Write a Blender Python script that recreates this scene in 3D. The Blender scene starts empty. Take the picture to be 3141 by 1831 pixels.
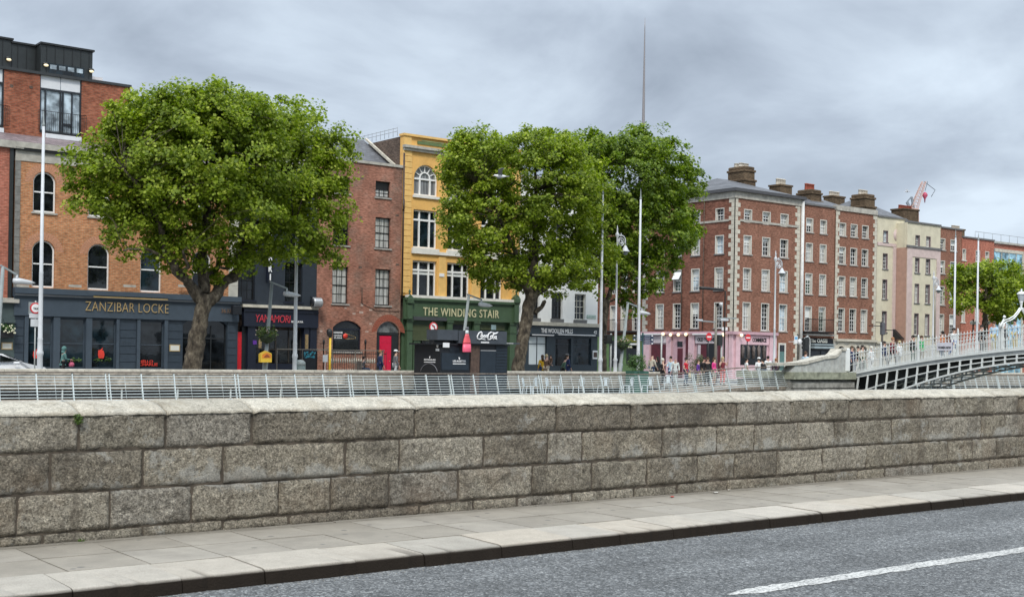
import bpy, bmesh, math, random
import numpy as np
from mathutils import Vector, Matrix, noise
R = math.radians
rnd = random.Random(7)
C = bpy.context.scene.collection
sc = bpy.context.scene
# ---------------------------------------------------------------- camera
F_PX, CX, HY, ROLL, EYE = 3840.0, 1570.5, 1084.0, 0.016, 1.65
YAW = R(52.0)                       # view axis is 52 deg from the street direction (+X)
FWD = Vector((math.cos(YAW), math.sin(YAW), 0)); RT0 = Vector((math.sin(YAW), -math.cos(YAW), 0)); UP0 = Vector((0, 0, 1))
RT = RT0 * math.cos(ROLL) + UP0 * math.sin(ROLL); UP = -RT0 * math.sin(ROLL) + UP0 * math.cos(ROLL)
cam = bpy.data.cameras.new('camera'); camo = bpy.data.objects.new('camera', cam); C.objects.link(camo)
cam.sensor_width = 36; cam.lens = F_PX / 3141 * 36; cam.shift_y = (HY - 915.5) / 3141; cam.clip_end = 3000
M = Matrix((RT, UP, -FWD)).transposed().to_4x4(); M.translation = (0, 0, EYE); camo.matrix_world = M
sc.camera = camo
# ---------------------------------------------------------------- light and sky
SUN_EL, SUN_AZ = R(48), R(-128)     # direction the light comes from (behind the viewer, high)
sd = Vector((math.cos(SUN_EL) * math.cos(SUN_AZ), math.cos(SUN_EL) * math.sin(SUN_AZ), math.sin(SUN_EL)))
sun = bpy.data.lights.new('sun', 'SUN'); suno = bpy.data.objects.new('sun', sun); C.objects.link(suno)
sun.energy = 1.5; sun.angle = R(12); sun.color = (1, .95, .87)
suno.rotation_euler = sd.to_track_quat('Z', 'Y').to_euler()
w = bpy.data.worlds.new('World'); sc.world = w; w.use_nodes = True
nt = w.node_tree; N = nt.nodes; L = nt.links; N.clear()
def nd(t, **k):
    n = N.new(t)
    for a, b in k.items(): setattr(n, a, b)
    return n
out = nd('ShaderNodeOutputWorld'); bg = nd('ShaderNodeBackground')
sky = nd('ShaderNodeTexSky', sky_type='NISHITA', sun_disc=False)
sky.sun_elevation = SUN_EL; sky.sun_rotation = math.pi / 2 - SUN_AZ; sky.altitude = 10
tc = nd('ShaderNodeTexCoord'); sep = nd('ShaderNodeSeparateXYZ'); L.new(tc.outputs['Generated'], sep.inputs[0])
def mth(op, a, b=None, c=None, clamp=False):
    n = nd('ShaderNodeMath', operation=op, use_clamp=clamp)
    for i, v in enumerate((a, b, c)):
        if v is None: continue
        if isinstance(v, (int, float)): n.inputs[i].default_value = v
        else: L.new(v, n.inputs[i])
    return n.outputs[0]
zz = mth('MAXIMUM', sep.outputs[2], 0.0); den = mth('ADD', zz, 0.34)
cmb = nd('ShaderNodeCombineXYZ'); L.new(mth('DIVIDE', sep.outputs[0], den), cmb.inputs[0]); L.new(mth('DIVIDE', sep.outputs[1], den), cmb.inputs[1])
n1 = nd('ShaderNodeTexNoise'); n1.inputs['Scale'].default_value = 2.1; n1.inputs['Detail'].default_value = 7; n1.inputs['Roughness'].default_value = .54; n1.inputs['Distortion'].default_value = .25
mp = nd('ShaderNodeMapping'); mp.inputs['Location'].default_value = (5.6, -2.4, 0); L.new(cmb.outputs[0], mp.inputs[0]); L.new(mp.outputs[0], n1.inputs['Vector'])
n2 = nd('ShaderNodeTexNoise'); n2.inputs['Scale'].default_value = .8; n2.inputs['Detail'].default_value = 3
mp2 = nd('ShaderNodeMapping'); mp2.inputs['Location'].default_value = (7.3, 4.4, 0); L.new(cmb.outputs[0], mp2.inputs[0]); L.new(mp2.outputs[0], n2.inputs['Vector'])
f = mth('ADD', mth('MULTIPLY', n1.outputs[0], .6), mth('MULTIPLY', n2.outputs[0], .4))
cr = nd('ShaderNodeValToRGB'); L.new(f, cr.inputs[0]); e = cr.color_ramp.elements
e[0].position = .37; e[0].color = (.185, .218, .270, 1)
e[1].position = .615; e[1].color = (.48, .55, .625, 1)
m_ = e.new(.49); m_.color = (.310, .358, .425, 1)
mixc = nd('ShaderNodeMixRGB'); mixc.inputs[0].default_value = .93
sks = nd('ShaderNodeMixRGB', blend_type='MULTIPLY'); sks.inputs[0].default_value = 1; sks.inputs[2].default_value = (.06, .06, .06, 1); L.new(sky.outputs[0], sks.inputs[1])
L.new(sks.outputs[0], mixc.inputs[1]); L.new(cr.outputs[0], mixc.inputs[2])
# an overcast sky is about three times brighter overhead than near the horizon
gr = mth('ADD', mth('MULTIPLY', mth('POWER', mth('MULTIPLY', mth('SUBTRACT', zz, .26), 1.35, None, True), .8), 2.6), 1.0)
mr = nd('ShaderNodeMixRGB', blend_type='MULTIPLY'); mr.inputs[0].default_value = 1; L.new(mixc.outputs[0], mr.inputs[1])
cg = nd('ShaderNodeCombineXYZ')
for i, k_ in enumerate((1.0, .955, .87)): L.new(mth('MULTIPLY', mth('SUBTRACT', gr, 1.0), k_) and mth('MULTIPLY_ADD', mth('SUBTRACT', gr, 1.0), k_, 1.0), cg.inputs[i])
L.new(cg.outputs[0], mr.inputs[2]); L.new(mr.outputs[0], bg.inputs[0]); bg.inputs[1].default_value = 1.0; L.new(bg.outputs[0], out.inputs[0])
sc.view_settings.view_transform = 'Standard'; sc.view_settings.look = 'None'; sc.view_settings.gamma = 1; sc.view_settings.exposure = 0.72
sc.render.film_transparent = False
# ---------------------------------------------------------------- pixel <-> world helpers (survey of the photograph onto real planes)
def ray(px, py):
    a = (px - CX) / F_PX; b = (HY - py) / F_PX
    return (FWD + RT * a + UP * b)
ORG = Vector((0, 0, EYE))
def atY(px, py, Y): d = ray(px, py); return ORG + d * (Y / d.y)
def atX(px, py, X): d = ray(px, py); return ORG + d * (X / d.x)
def atZ(px, py, z): d = ray(px, py); return ORG + d * ((z - EYE) / d.z)
# ---------------------------------------------------------------- object helpers
def tag(o, label=None, cat=None, group=None, kind=None):
    if label: o['label'] = label
    if cat: o['category'] = cat
    if group: o['group'] = group
    if kind: o['kind'] = kind
    return o
def thing(name, loc, label, cat, group=None, rz=0):
    o = bpy.data.objects.new(name, None); C.objects.link(o); o.location = loc; o.rotation_euler = (0, 0, rz); o.empty_display_size = .2
    return tag(o, label, cat, group)
def worigin(o):
    v = Vector((0, 0, 0))
    while o is not None: v = v + o.location; o = o.parent
    return v
def F0(s, d, z): return (s, d, z)
class MB:
    def __init__(s, T=None): s.v = []; s.f = []; s.m = []; s.T = T or F0; s.mi = 0; s.sm = []
    def add(s, vs, fs, sm=False):
        b = len(s.v); s.v += [tuple(s.T(*p)) for p in vs]
        for f in fs: s.f.append([b + i for i in f]); s.m.append(s.mi); s.sm.append(sm)
    def box(s, x0, x1, y0, y1, z0, z1, bev=0):
        if bev <= 0:
            s.add([(x0, y0, z0), (x1, y0, z0), (x1, y1, z0), (x0, y1, z0), (x0, y0, z1), (x1, y0, z1), (x1, y1, z1), (x0, y1, z1)],
                  [(0, 3, 2, 1), (4, 5, 6, 7), (0, 1, 5, 4), (1, 2, 6, 5), (2, 3, 7, 6), (3, 0, 4, 7)])
        else:
            b = bev; vs = []
            for (zc, zi) in ((z0, b), (z1, -b)):
                pass
            P = []
            def ring(x0, x1, y0, y1, z): return [(x0, y0, z), (x1, y0, z), (x1, y1, z), (x0, y1, z)]
            P += ring(x0 + b, x1 - b, y0 + b, y1 - b, z0)
            P += ring(x0, x1, y0, y1, z0 + b)
            P += ring(x0, x1, y0, y1, z1 - b)
            P += ring(x0 + b, x1 - b, y0 + b, y1 - b, z1)
            fs = [(3, 2, 1, 0), (12, 13, 14, 15)]
            for k in range(3):
                for i in range(4):
                    j = (i + 1) % 4; fs.append((k * 4 + i, k * 4 + j, k * 4 + 4 + j, k * 4 + 4 + i))
            s.add(P, fs)
    def bar(s, p, q, w, h=None):
        p = Vector(p); q = Vector(q); h = h or w; d = (q - p).normalized()
        u = d.cross(Vector((0, 0, 1)))
        if u.length < 1e-3: u = Vector((1, 0, 0))
        u.normalize(); v = d.cross(u); P = []
        for c in (p, q):
            for a, b in ((-1, -1), (1, -1), (1, 1), (-1, 1)): P.append(tuple(c + u * a * w / 2 + v * b * h / 2))
        s.add(P, [(0, 3, 2, 1), (4, 5, 6, 7), (0, 1, 5, 4), (1, 2, 6, 5), (2, 3, 7, 6), (3, 0, 4, 7)])
    def tube(s, pts, rad, n=8, sm=True, cap=True):
        pts = [Vector(p) for p in pts]
        if isinstance(rad, (int, float)): rad = [rad] * len(pts)
        P = []; u = None
        for i, p in enumerate(pts):
            d = (pts[min(i + 1, len(pts) - 1)] - pts[max(i - 1, 0)])
            if d.length < 1e-9: d = Vector((0, 0, 1))
            d.normalize()
            if u is None:
                u = d.cross(Vector((0, 0, 1)))
                if u.length < .05: u = d.cross(Vector((0, 1, 0)))
            else: u = u - d * u.dot(d)
            if u.length < 1e-6: u = d.orthogonal()
            u.normalize(); v = d.cross(u)
            for k in range(n):
                a = 2 * math.pi * k / n; P.append(tuple(p + (u * math.cos(a) + v * math.sin(a)) * rad[i]))
        fs = []
        for i in range(len(pts) - 1):
            for k in range(n):
                l = (k + 1) % n; fs.append((i * n + k, i * n + l, i * n + n + l, i * n + n + k))
        if cap: fs.append(tuple(reversed(range(n)))); fs.append(tuple(range((len(pts) - 1) * n, len(pts) * n)))
        s.add(P, fs, sm)
    def lathe(s, prof, c=(0, 0, 0), n=16, sm=True):
        P = []; c = Vector(c)
        for r, z in prof:
            for k in range(n):
                a = 2 * math.pi * k / n; P.append((c.x + r * math.cos(a), c.y + r * math.sin(a), c.z + z))
        fs = []
        for i in range(len(prof) - 1):
            for k in range(n):
                l = (k + 1) % n; fs.append((i * n + k, i * n + l, i * n + n + l, i * n + n + k))
        fs.append(tuple(reversed(range(n)))); fs.append(tuple(range((len(prof) - 1) * n, len(prof) * n)))
        s.add(P, fs, sm)
    def prism(s, poly, d0, d1, ax='y'):      # poly in (s,z), extruded along depth
        n = len(poly)
        P = [(a, d0, b) for a, b in poly] + [(a, d1, b) for a, b in poly]
        if ax == 'x': P = [(d0, a, b) for a, b in poly] + [(d1, a, b) for a, b in poly]
        if ax == 'z': P = [(a, b, d0) for a, b in poly] + [(a, b, d1) for a, b in poly]
        s.add(P, [tuple(range(n)), tuple(reversed(range(n, 2 * n)))] + [(i, n + i, n + (i + 1) % n, (i + 1) % n) for i in range(n)])
    def ball(s, c, r, n=10, m=7, sc=(1, 1, 1)):
        prof = [(math.sin(math.pi * i / m) * r, -math.cos(math.pi * i / m) * r) for i in range(m + 1)]
        P = []
        for rr, z in prof:
            for k in range(n):
                a = 2 * math.pi * k / n; P.append((c[0] + max(rr, 1e-4) * math.cos(a) * sc[0], c[1] + max(rr, 1e-4) * math.sin(a) * sc[1], c[2] + z * sc[2]))
        fs = [(i * n + k, i * n + (k + 1) % n, i * n + n + (k + 1) % n, i * n + n + k) for i in range(m) for k in range(n)]
        s.add(P, fs, True)
    def build(s, name, mat, parent=None, origin=None, local=False):
        if parent is not None and not local: o0 = worigin(parent)
        elif origin is not None: o0 = Vector(origin)
        elif parent is None and not local:
            a = np.array(s.v); o0 = Vector(((a[:, 0].min() + a[:, 0].max()) / 2, (a[:, 1].min() + a[:, 1].max()) / 2, a[:, 2].min()))
        else: o0 = Vector((0, 0, 0))
        me = bpy.data.meshes.new(name)
        me.from_pydata([(x - o0.x, y - o0.y, z - o0.z) for x, y, z in s.v], [], s.f)
        me.polygons.foreach_set('use_smooth', s.sm)
        mats = mat if isinstance(mat, (list, tuple)) else [mat]
        for m in mats: me.materials.append(m)
        if len(mats) > 1: me.polygons.foreach_set('material_index', s.m)
        bm = bmesh.new(); bm.from_mesh(me); bmesh.ops.recalc_face_normals(bm, faces=bm.faces); bm.to_mesh(me); bm.free()
        me.update()
        o = bpy.data.objects.new(name, me); C.objects.link(o)
        if parent is not None: o.parent = parent
        elif not local: o.location = o0
        return o
def copy_tree(o, parent=None):
    c = o.copy(); C.objects.link(c); c.parent = parent
    for ch in list(o.children): copy_tree(ch, c)
    return c
# ---------------------------------------------------------------- materials
MC = {}
def newmat(name):
    m = bpy.data.materials.new(name); m.use_nodes = True; t = m.node_tree; t.nodes.clear()
    o = t.nodes.new('ShaderNodeOutputMaterial'); b = t.nodes.new('ShaderNodeBsdfPrincipled'); t.links.new(b.outputs[0], o.inputs[0])
    return m, t, b
def NN(t, ty, **k):
    n = t.nodes.new(ty)
    for a, b in k.items():
        if a in n.inputs.keys() if isinstance(a, str) and a in [i.name for i in n.inputs] else False: n.inputs[a].default_value = b
        else: setattr(n, a, b)
    return n
def noise_n(t, scale, detail=4, rough=.55, vec=None, w=None):
    n = t.nodes.new('ShaderNodeTexNoise'); n.inputs['Scale'].default_value = scale; n.inputs['Detail'].default_value = detail; n.inputs['Roughness'].default_value = rough
    if vec is not None: t.links.new(vec, n.inputs['Vector'])
    return n.outputs[0]
def ramp(t, fac, pts):
    r = t.nodes.new('ShaderNodeValToRGB'); t.links.new(fac, r.inputs[0]); e = r.color_ramp.elements
    e[0].position = pts[0][0]; e[0].color = (*pts[0][1], 1); e[1].position = pts[-1][0]; e[1].color = (*pts[-1][1], 1)
    for p, c in pts[1:-1]: k = e.new(p); k.color = (*c, 1)
    return r.outputs[0]
def g3(v): return (v, v, v)
def mul(t, a, b, fac=1.0, mode='MULTIPLY'):
    n = t.nodes.new('ShaderNodeMixRGB'); n.blend_type = mode
    if isinstance(fac, (int, float)): n.inputs[0].default_value = fac
    else: t.links.new(fac, n.inputs[0])
    for i, v in ((1, a), (2, b)):
        if isinstance(v, tuple): n.inputs[i].default_value = (*v[:3], 1)
        else: t.links.new(v, n.inputs[i])
    return n.outputs[0]
def bump(t, b, h, strength=.3, dist=.02):
    n = t.nodes.new('ShaderNodeBump'); n.inputs['Strength'].default_value = strength; n.inputs['Distance'].default_value = dist
    t.links.new(h, n.inputs['Height']); t.links.new(n.outputs[0], b.inputs['Normal']); return n
def pos(t): return t.nodes.new('ShaderNodeNewGeometry').outputs['Position']
def objc(t): return t.nodes.new('ShaderNodeTexCoord').outputs['Object']
def paint(name, col, rough=.5, metal=0, var=.12, scale=3.0, bmp=.0, spec=.5, dirt=0.0):
    if name in MC: return MC[name]
    m, t, b = newmat(name); p = pos(t)
    n = noise_n(t, scale, 6, .6, p)
    c = mul(t, tuple(col), ramp(t, n, [(.3, g3(1 - var * 1.6)), (.7, g3(1 + var))]))
    if dirt > 0:
        mpn = t.nodes.new('ShaderNodeMapping'); mpn.inputs['Scale'].default_value = (4, 4, .5); t.links.new(p, mpn.inputs[0])
        d = noise_n(t, 1.6, 7, .65, mpn.outputs[0])
        c = mul(t, c, (.34, .30, .25), ramp(t, d, [(.50, g3(0)), (.72, g3(dirt))]), 'MIX')
    t.links.new(c, b.inputs['Base Color']); b.inputs['Roughness'].default_value = rough; b.inputs['Metallic'].default_value = metal
    b.inputs['Specular IOR Level'].default_value = spec
    if bmp: bump(t, b, noise_n(t, 40, 4, .6, p), bmp, .01)
    MC[name] = m; return m
def brick(name, c1, c2, mortar, patches=None, bw=.23, bh=.079, ms=.011, soot=.35, mixn=None):
    if name in MC: return MC[name]
    m, t, b = newmat(name); p = pos(t)
    s = t.nodes.new('ShaderNodeSeparateXYZ'); t.links.new(p, s.inputs[0])
    a = t.nodes.new('ShaderNodeMath'); a.operation = 'ADD'; t.links.new(s.outputs[0], a.inputs[0]); t.links.new(s.outputs[1], a.inputs[1])
    cb = t.nodes.new('ShaderNodeCombineXYZ'); t.links.new(a.outputs[0], cb.inputs[0]); t.links.new(s.outputs[2], cb.inputs[1])
    br = t.nodes.new('ShaderNodeTexBrick'); t.links.new(cb.outputs[0], br.inputs['Vector'])
    br.inputs['Scale'].default_value = 1; br.inputs['Brick Width'].default_value = bw; br.inputs['Row Height'].default_value = bh
    br.inputs['Mortar Size'].default_value = ms; br.inputs['Mortar Smooth'].default_value = .3; br.inputs['Bias'].default_value = 0
    br.inputs['Color1'].default_value = (*c1, 1); br.inputs['Color2'].default_value = (*c2, 1); br.inputs['Mortar'].default_value = (*mortar, 1)
    c = br.outputs['Color']
    if patches:
        n = noise_n(t, .33, 5, .62, p); c = mul(t, c, patches, ramp(t, n, [(.44, g3(0)), (.58, g3(.75))]), 'MIX')
    # per-brick colour wander
    mpn = t.nodes.new('ShaderNodeMapping'); mpn.inputs['Scale'].default_value = (4.4, 4.4, 12.7); t.links.new(p, mpn.inputs[0])
    wn = t.nodes.new('ShaderNodeTexNoise'); wn.inputs['Scale'].default_value = 1.0; wn.inputs['Detail'].default_value = 2; t.links.new(mpn.outputs[0], wn.inputs['Vector'])
    c = mul(t, c, ramp(t, wn.outputs[0], [(.3, g3(.62)), (.5, g3(1.0)), (.72, g3(1.38))]))
    n = noise_n(t, .8, 7, .68, p); c = mul(t, c, ramp(t, n, [(.32, g3(1 - soot)), (.62, g3(1.1))]))
    t.links.new(c, b.inputs['Base Color']); b.inputs['Roughness'].default_value = .9; b.inputs['Specular IOR Level'].default_value = .2
    bump(t, b, br.outputs['Fac'], -.5, .006)
    MC[name] = m; return m
def glass_dark(name, col=(.008, .010, .012), rough=.04, refl=.5, curt=None):
    if name in MC: return MC[name]
    m, t, b = newmat(name); p = pos(t)
    n = noise_n(t, 1.7, 3, .5, p)
    if curt:
        mpn = t.nodes.new('ShaderNodeMapping'); mpn.inputs['Scale'].default_value = (9, 9, .35); t.links.new(p, mpn.inputs[0])
        f = noise_n(t, 1.6, 3, .5, mpn.outputs[0]); c = ramp(t, f, [(.38, tuple(x * .45 for x in curt)), (.56, curt)])
        t.links.new(c, b.inputs['Base Color'])
    else:
        c = mul(t, tuple(col), ramp(t, n, [(.35, g3(.4)), (.65, g3(1.9))])); t.links.new(c, b.inputs['Base Color'])
    b.inputs['Roughness'].default_value = rough; b.inputs['Specular IOR Level'].default_value = refl
    b.inputs['Coat Weight'].default_value = .12 if not curt else .3; b.inputs['Coat Roughness'].default_value = .02
    bump(t, b, n, .25, .01)
    MC[name] = m; return m
def emis(name, col, st):
    if name in MC: return MC[name]
    m, t, b = newmat(name); b.inputs['Base Color'].default_value = (*col, 1); b.inputs['Emission Color'].default_value = (*col, 1); b.inputs['Emission Strength'].default_value = st
    MC[name] = m; return m
# ---------------------------------------------------------------- lettering (real raised letters, built from outline curves)
def text_mesh(s, stroke=0.0, shear=0.0, sp=1.0):
    cu = bpy.data.curves.new('lettering', 'FONT'); cu.body = s; cu.size = 1; cu.offset = stroke; cu.shear = shear; cu.space_character = sp; cu.resolution_u = 3
    o = bpy.data.objects.new('lettering', cu); C.objects.link(o)
    dg = bpy.context.evaluated_depsgraph_get(); dg.update(); me = bpy.data.meshes.new_from_object(o.evaluated_get(dg))
    vs = [tuple(v.co) for v in me.vertices]; fs = [tuple(p.vertices) for p in me.polygons]
    bpy.data.objects.remove(o); bpy.data.curves.remove(cu); bpy.data.meshes.remove(me)
    return vs, fs
def lettering(T, s, s0, s1, z0, z1, d, mat, parent, thick=.03, name='lettering', stroke=0.0, shear=0.0, sp=1.0, z0b=None):
    vs, fs = text_mesh(s, stroke, shear, sp)
    xs = [v[0] for v in vs]; ys = [v[1] for v in vs]; ax, bx, ay, by = min(xs), max(xs), min(ys), max(ys)
    mb = MB(T); k = len(vs)
    def q(v, dd): return (s0 + (v[0] - ax) / (bx - ax) * (s1 - s0), dd, z0 + (v[1] - ay) / (by - ay) * (z1 - z0))
    P = [q(v, d - thick) for v in vs] + [q(v, d) for v in vs]
    from collections import Counter
    ec = Counter()
    for f in fs:
        for i in range(len(f)): ec[frozenset((f[i], f[(i + 1) % len(f)]))] += 1
    side = []
    for f in fs:
        for i in range(len(f)):
            a, b = f[i], f[(i + 1) % len(f)]
            if ec[frozenset((a, b))] == 1: side.append((a, b, b + k, a + k))
    mb.add(P, list(fs) + side)
    return mb.build(name, mat, parent)
# ================================================================= GROUND, RIVER, FAR STREET
YW = 10.6          # near face of the near parapet
YB = 47.5          # far boardwalk railing
YQ = 51.0          # far quay parapet (river face)
YF = 65.0          # far house fronts
mb = MB(); prof = [(-300, -.16), (11.1, -.16), (11.1, -6), (YQ, -6), (YQ, -.16), (1600, -.16)]
for i in range(len(prof) - 1):
    (y0, z0), (y1, z1) = prof[i], prof[i + 1]; mb.add([(-600, y0, z0), (1200, y0, z0), (1200, y1, z1), (-600, y1, z1)], [(0, 1, 2, 3)])
mgr = paint('ground_earth', (.16, .15, .14), .95, var=.2)
tag(mb.build('ground', mgr), kind='structure')
# river water
m, t, b = newmat('river_water'); b.inputs['Base Color'].default_value = (.035, .045, .03, 1); b.inputs['Roughness'].default_value = .12
bump(t, b, noise_n(t, 1.4, 6, .6, pos(t)), .6, .08)
mb = MB(); mb.add([(-600, 11.1, -4.4), (1200, 11.1, -4.4), (1200, YQ, -4.4), (-600, YQ, -4.4)], [(0, 1, 2, 3)]); tag(mb.build('river', m), kind='structure')

# asphalt road on the near side
m, t, b = newmat('asphalt'); p = pos(t)
vo = t.nodes.new('ShaderNodeTexVoronoi'); vo.inputs['Scale'].default_value = 78; t.links.new(p, vo.inputs['Vector'])
vo2 = t.nodes.new('ShaderNodeTexVoronoi'); vo2.inputs['Scale'].default_value = 38; t.links.new(p, vo2.inputs['Vector'])
sx = t.nodes.new('ShaderNodeSeparateXYZ'); t.links.new(vo.outputs['Color'], sx.inputs[0])
sx2 = t.nodes.new('ShaderNodeSeparateXYZ'); t.links.new(vo2.outputs['Color'], sx2.inputs[0])
c = ramp(t, sx.outputs[0], [(0, (.052, .054, .054)), (.4, (.108, .112, .113)), (.8, (.165, .170, .171)), (1, (.29, .29, .28))])
c = mul(t, c, ramp(t, sx2.outputs[1], [(0, g3(.55)), (.6, g3(1.05)), (1, g3(1.5))]))
c = mul(t, c, ramp(t, noise_n(t, .9, 6, .6, p), [(.3, g3(.78)), (.7, g3(1.16))]))
mps = t.nodes.new('ShaderNodeMapping'); mps.inputs['Scale'].default_value = (.08, 1.6, 1); t.links.new(p, mps.inputs[0])
c = mul(t, c, ramp(t, noise_n(t, 1.0, 4, .5, mps.outputs[0]), [(.35, g3(.76)), (.65, g3(1.14))]))
c = mul(t, c, (.045, .043, .040), ramp(t, noise_n(t, 1.7, 7, .72, p), [(.56, g3(0)), (.74, g3(.5))]), 'MIX')
t.links.new(c, b.inputs['Base Color']); b.inputs['Roughness'].default_value = .82
bump(t, b, vo.outputs['Distance'], .75, .012); ASPH = m
mb = MB(); mb.add([(-60, -9, -.118), (160, -9, -.118), (160, 8.62, -.118), (-60, 8.62, -.118)], [(0, 1, 2, 3)]); tag(mb.build('road', m), kind='structure')
# dashed/continuous lane line, worn paint
m, t, b = newmat('road_paint'); p = pos(t)
n = noise_n(t, 34, 6, .7, p); n2 = noise_n(t, 5, 4, .6, p)
c = ramp(t, n, [(.40, (.13, .13, .13)), (.48, (.44, .435, .41)), (.62, (.62, .61, .58))]); c = mul(t, c, ramp(t, n2, [(.3, g3(.75)), (.6, g3(1.04))]))
t.links.new(c, b.inputs['Base Color']); b.inputs['Roughness'].default_value = .7; bump(t, b, n, .5, .01)
mb = MB(); q0 = atZ(2232, 1822, -.114); q1 = atZ(3141, 1684, -.114)
n_ = 120; xs = np.linspace(q0.x, q0.x + 9.0, n_); P = []
for i, x in enumerate(xs):
    yy = q0.y + (q1.y - q0.y) * (x - q0.x) / (q1.x - q0.x); wob = .016
    tip = min(1, .25 + (x - xs[0]) / .35)
    P += [(x, yy - .085 * tip + rnd.uniform(-wob, wob), -.114), (x, yy + .085 * tip + rnd.uniform(-wob, wob), -.114)]
mb.add(P, [(2 * i, 2 * i + 2, 2 * i + 3, 2 * i + 1) for i in range(n_ - 1)]); tag(mb.build('road_marking', m), kind='structure')

# paving slabs : one sheet of separate slabs, joints real
m, t, b = newmat('paving_slab'); p = pos(t); ge = t.nodes.new('ShaderNodeNewGeometry')
c = ramp(t, ge.outputs['Random Per Island'], [(0, (.265, .238, .195)), (.5, (.295, .266, .220)), (1, (.325, .296, .25))])
c = mul(t, c, ramp(t, noise_n(t, 3.0, 7, .65, p), [(.3, g3(.84)), (.7, g3(1.10))]))
c = mul(t, c, ramp(t, noise_n(t, 130, 3, .7, p), [(.32, g3(.83)), (.68, g3(1.12))]))
vv = t.nodes.new('ShaderNodeTexVoronoi'); vv.inputs['Scale'].default_value = 3.6; t.links.new(p, vv.inputs['Vector'])
c = mul(t, c, (.13, .12, .11), ramp(t, vv.outputs['Distance'], [(.09, g3(.85)), (.12, g3(0))]), 'MIX')     # trodden gum spots
t.links.new(c, b.inputs['Base Color']); b.inputs['Roughness'].default_value = .86; SLAB = m
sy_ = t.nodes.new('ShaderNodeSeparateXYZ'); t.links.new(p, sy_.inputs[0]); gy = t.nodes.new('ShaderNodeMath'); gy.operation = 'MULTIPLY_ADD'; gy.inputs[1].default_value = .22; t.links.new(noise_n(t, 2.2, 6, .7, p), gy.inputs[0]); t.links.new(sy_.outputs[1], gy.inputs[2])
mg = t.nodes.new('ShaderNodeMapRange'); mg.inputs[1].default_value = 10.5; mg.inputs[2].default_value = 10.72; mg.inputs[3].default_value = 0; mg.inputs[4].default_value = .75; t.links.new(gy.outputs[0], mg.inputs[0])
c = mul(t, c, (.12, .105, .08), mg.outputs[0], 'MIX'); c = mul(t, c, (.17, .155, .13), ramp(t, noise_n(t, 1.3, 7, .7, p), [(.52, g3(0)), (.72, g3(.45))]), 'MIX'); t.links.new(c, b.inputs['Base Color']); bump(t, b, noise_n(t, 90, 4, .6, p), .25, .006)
mb = MB(); r2 = random.Random(3)
def slab(mb, x0, x1, y0, y1, z, g=.006, dz=.004):
    a = [z + r2.uniform(-dz, dz) for _ in range(4)]
    P = [(x0 + g, y0 + g, a[0]), (x1 - g, y0 + g, a[1]), (x1 - g, y1 - g, a[2]), (x0 + g, y1 - g, a[3])]
    P += [(x0 + g / 3, y0 + g / 3, z - .03), (x1 - g / 3, y0 + g / 3, z - .03), (x1 - g / 3, y1 - g / 3, z - .03), (x0 + g / 3, y1 - g / 3, z - .03)]
    mb.add(P, [(0, 1, 2, 3)] + [(i, (i + 1) % 4, (i + 1) % 4 + 4, i + 4) for i in range(4)])
x = -12.0
while x < 60:
    w_ = .63 + r2.uniform(-.012, .012)
    slab(mb, x, x + w_, 9.22, 9.89, 0); slab(mb, x, x + w_, 9.89, 10.50, 0.0)
    x += w_
x = -12
while x < 60:
    w_ = r2.uniform(.8, 1.3); slab(mb, x, x + w_, 10.50, 10.66, .004, g=.003); x += w_
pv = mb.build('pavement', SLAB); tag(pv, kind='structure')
mb = MB(); mb.add([(-60, 9.2, -.012), (160, 9.2, -.012), (160, 10.7, -.012), (-60, 10.7, -.012)], [(0, 1, 2, 3)])
tag(mb.build('pavement_bed', paint('joint_sand', (.085, .075, .06), .95)), kind='structure')
# kerb stones
m, t, b = newmat('kerb_granite'); p = pos(t); ge = t.nodes.new('ShaderNodeNewGeometry')
c = ramp(t, ge.outputs['Random Per Island'], [(0, (.40, .37, .32)), (.5, (.45, .415, .36)), (.8, (.47, .42, .35)), (1, (.50, .46, .40))])
c = mul(t, c, ramp(t, noise_n(t, 120, 3, .75, p), [(.3, g3(.74)), (.7, g3(1.16))]))
c = mul(t, c, ramp(t, noise_n(t, 4, 6, .65, p), [(.3, g3(.86)), (.7, g3(1.08))]))
# road grime on the low face of the kerb (a stain of tyre dirt, keyed to the stone's height)
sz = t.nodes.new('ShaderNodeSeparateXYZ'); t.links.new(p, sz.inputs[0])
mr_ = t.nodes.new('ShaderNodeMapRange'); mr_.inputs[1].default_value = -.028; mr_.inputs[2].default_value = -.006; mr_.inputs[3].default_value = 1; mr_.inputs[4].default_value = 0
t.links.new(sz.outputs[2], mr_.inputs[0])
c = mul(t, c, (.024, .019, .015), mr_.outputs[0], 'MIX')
t.links.new(c, b.inputs['Base Color']); b.inputs['Roughness'].default_value = .95; b.inputs['Specular IOR Level'].default_value = .08; bump(t, b, noise_n(t, 60, 5, .7, p), .8, .014)
KJ = [237, 572, 826, 1104, 1315, 1550, 1767, 1912, 2076, 2209, 2373, 2534, 2661, 2867, 2966]
xs = [atZ(px, 1831 - (px - 480) * .110 - 25, 0).x if 1 else 0 for px in KJ]
kx = []
for px in KJ:
    u = (px - CX) / F_PX; Yk = 8.56; kx.append(Yk * (math.cos(YAW) + math.sin(YAW) * u) / (math.sin(YAW) - math.cos(YAW) * u))
kx = [kx[0] - 3.4, kx[0] - 2.6, kx[0] - 1.75, kx[0] - .9] + kx
while kx[0] > -14: kx.insert(0, kx[0] - r2.uniform(.8, 1.1))
while kx[-1] < 60: kx.append(kx[-1] + r2.uniform(.8, 1.2))
mb = MB()
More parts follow.
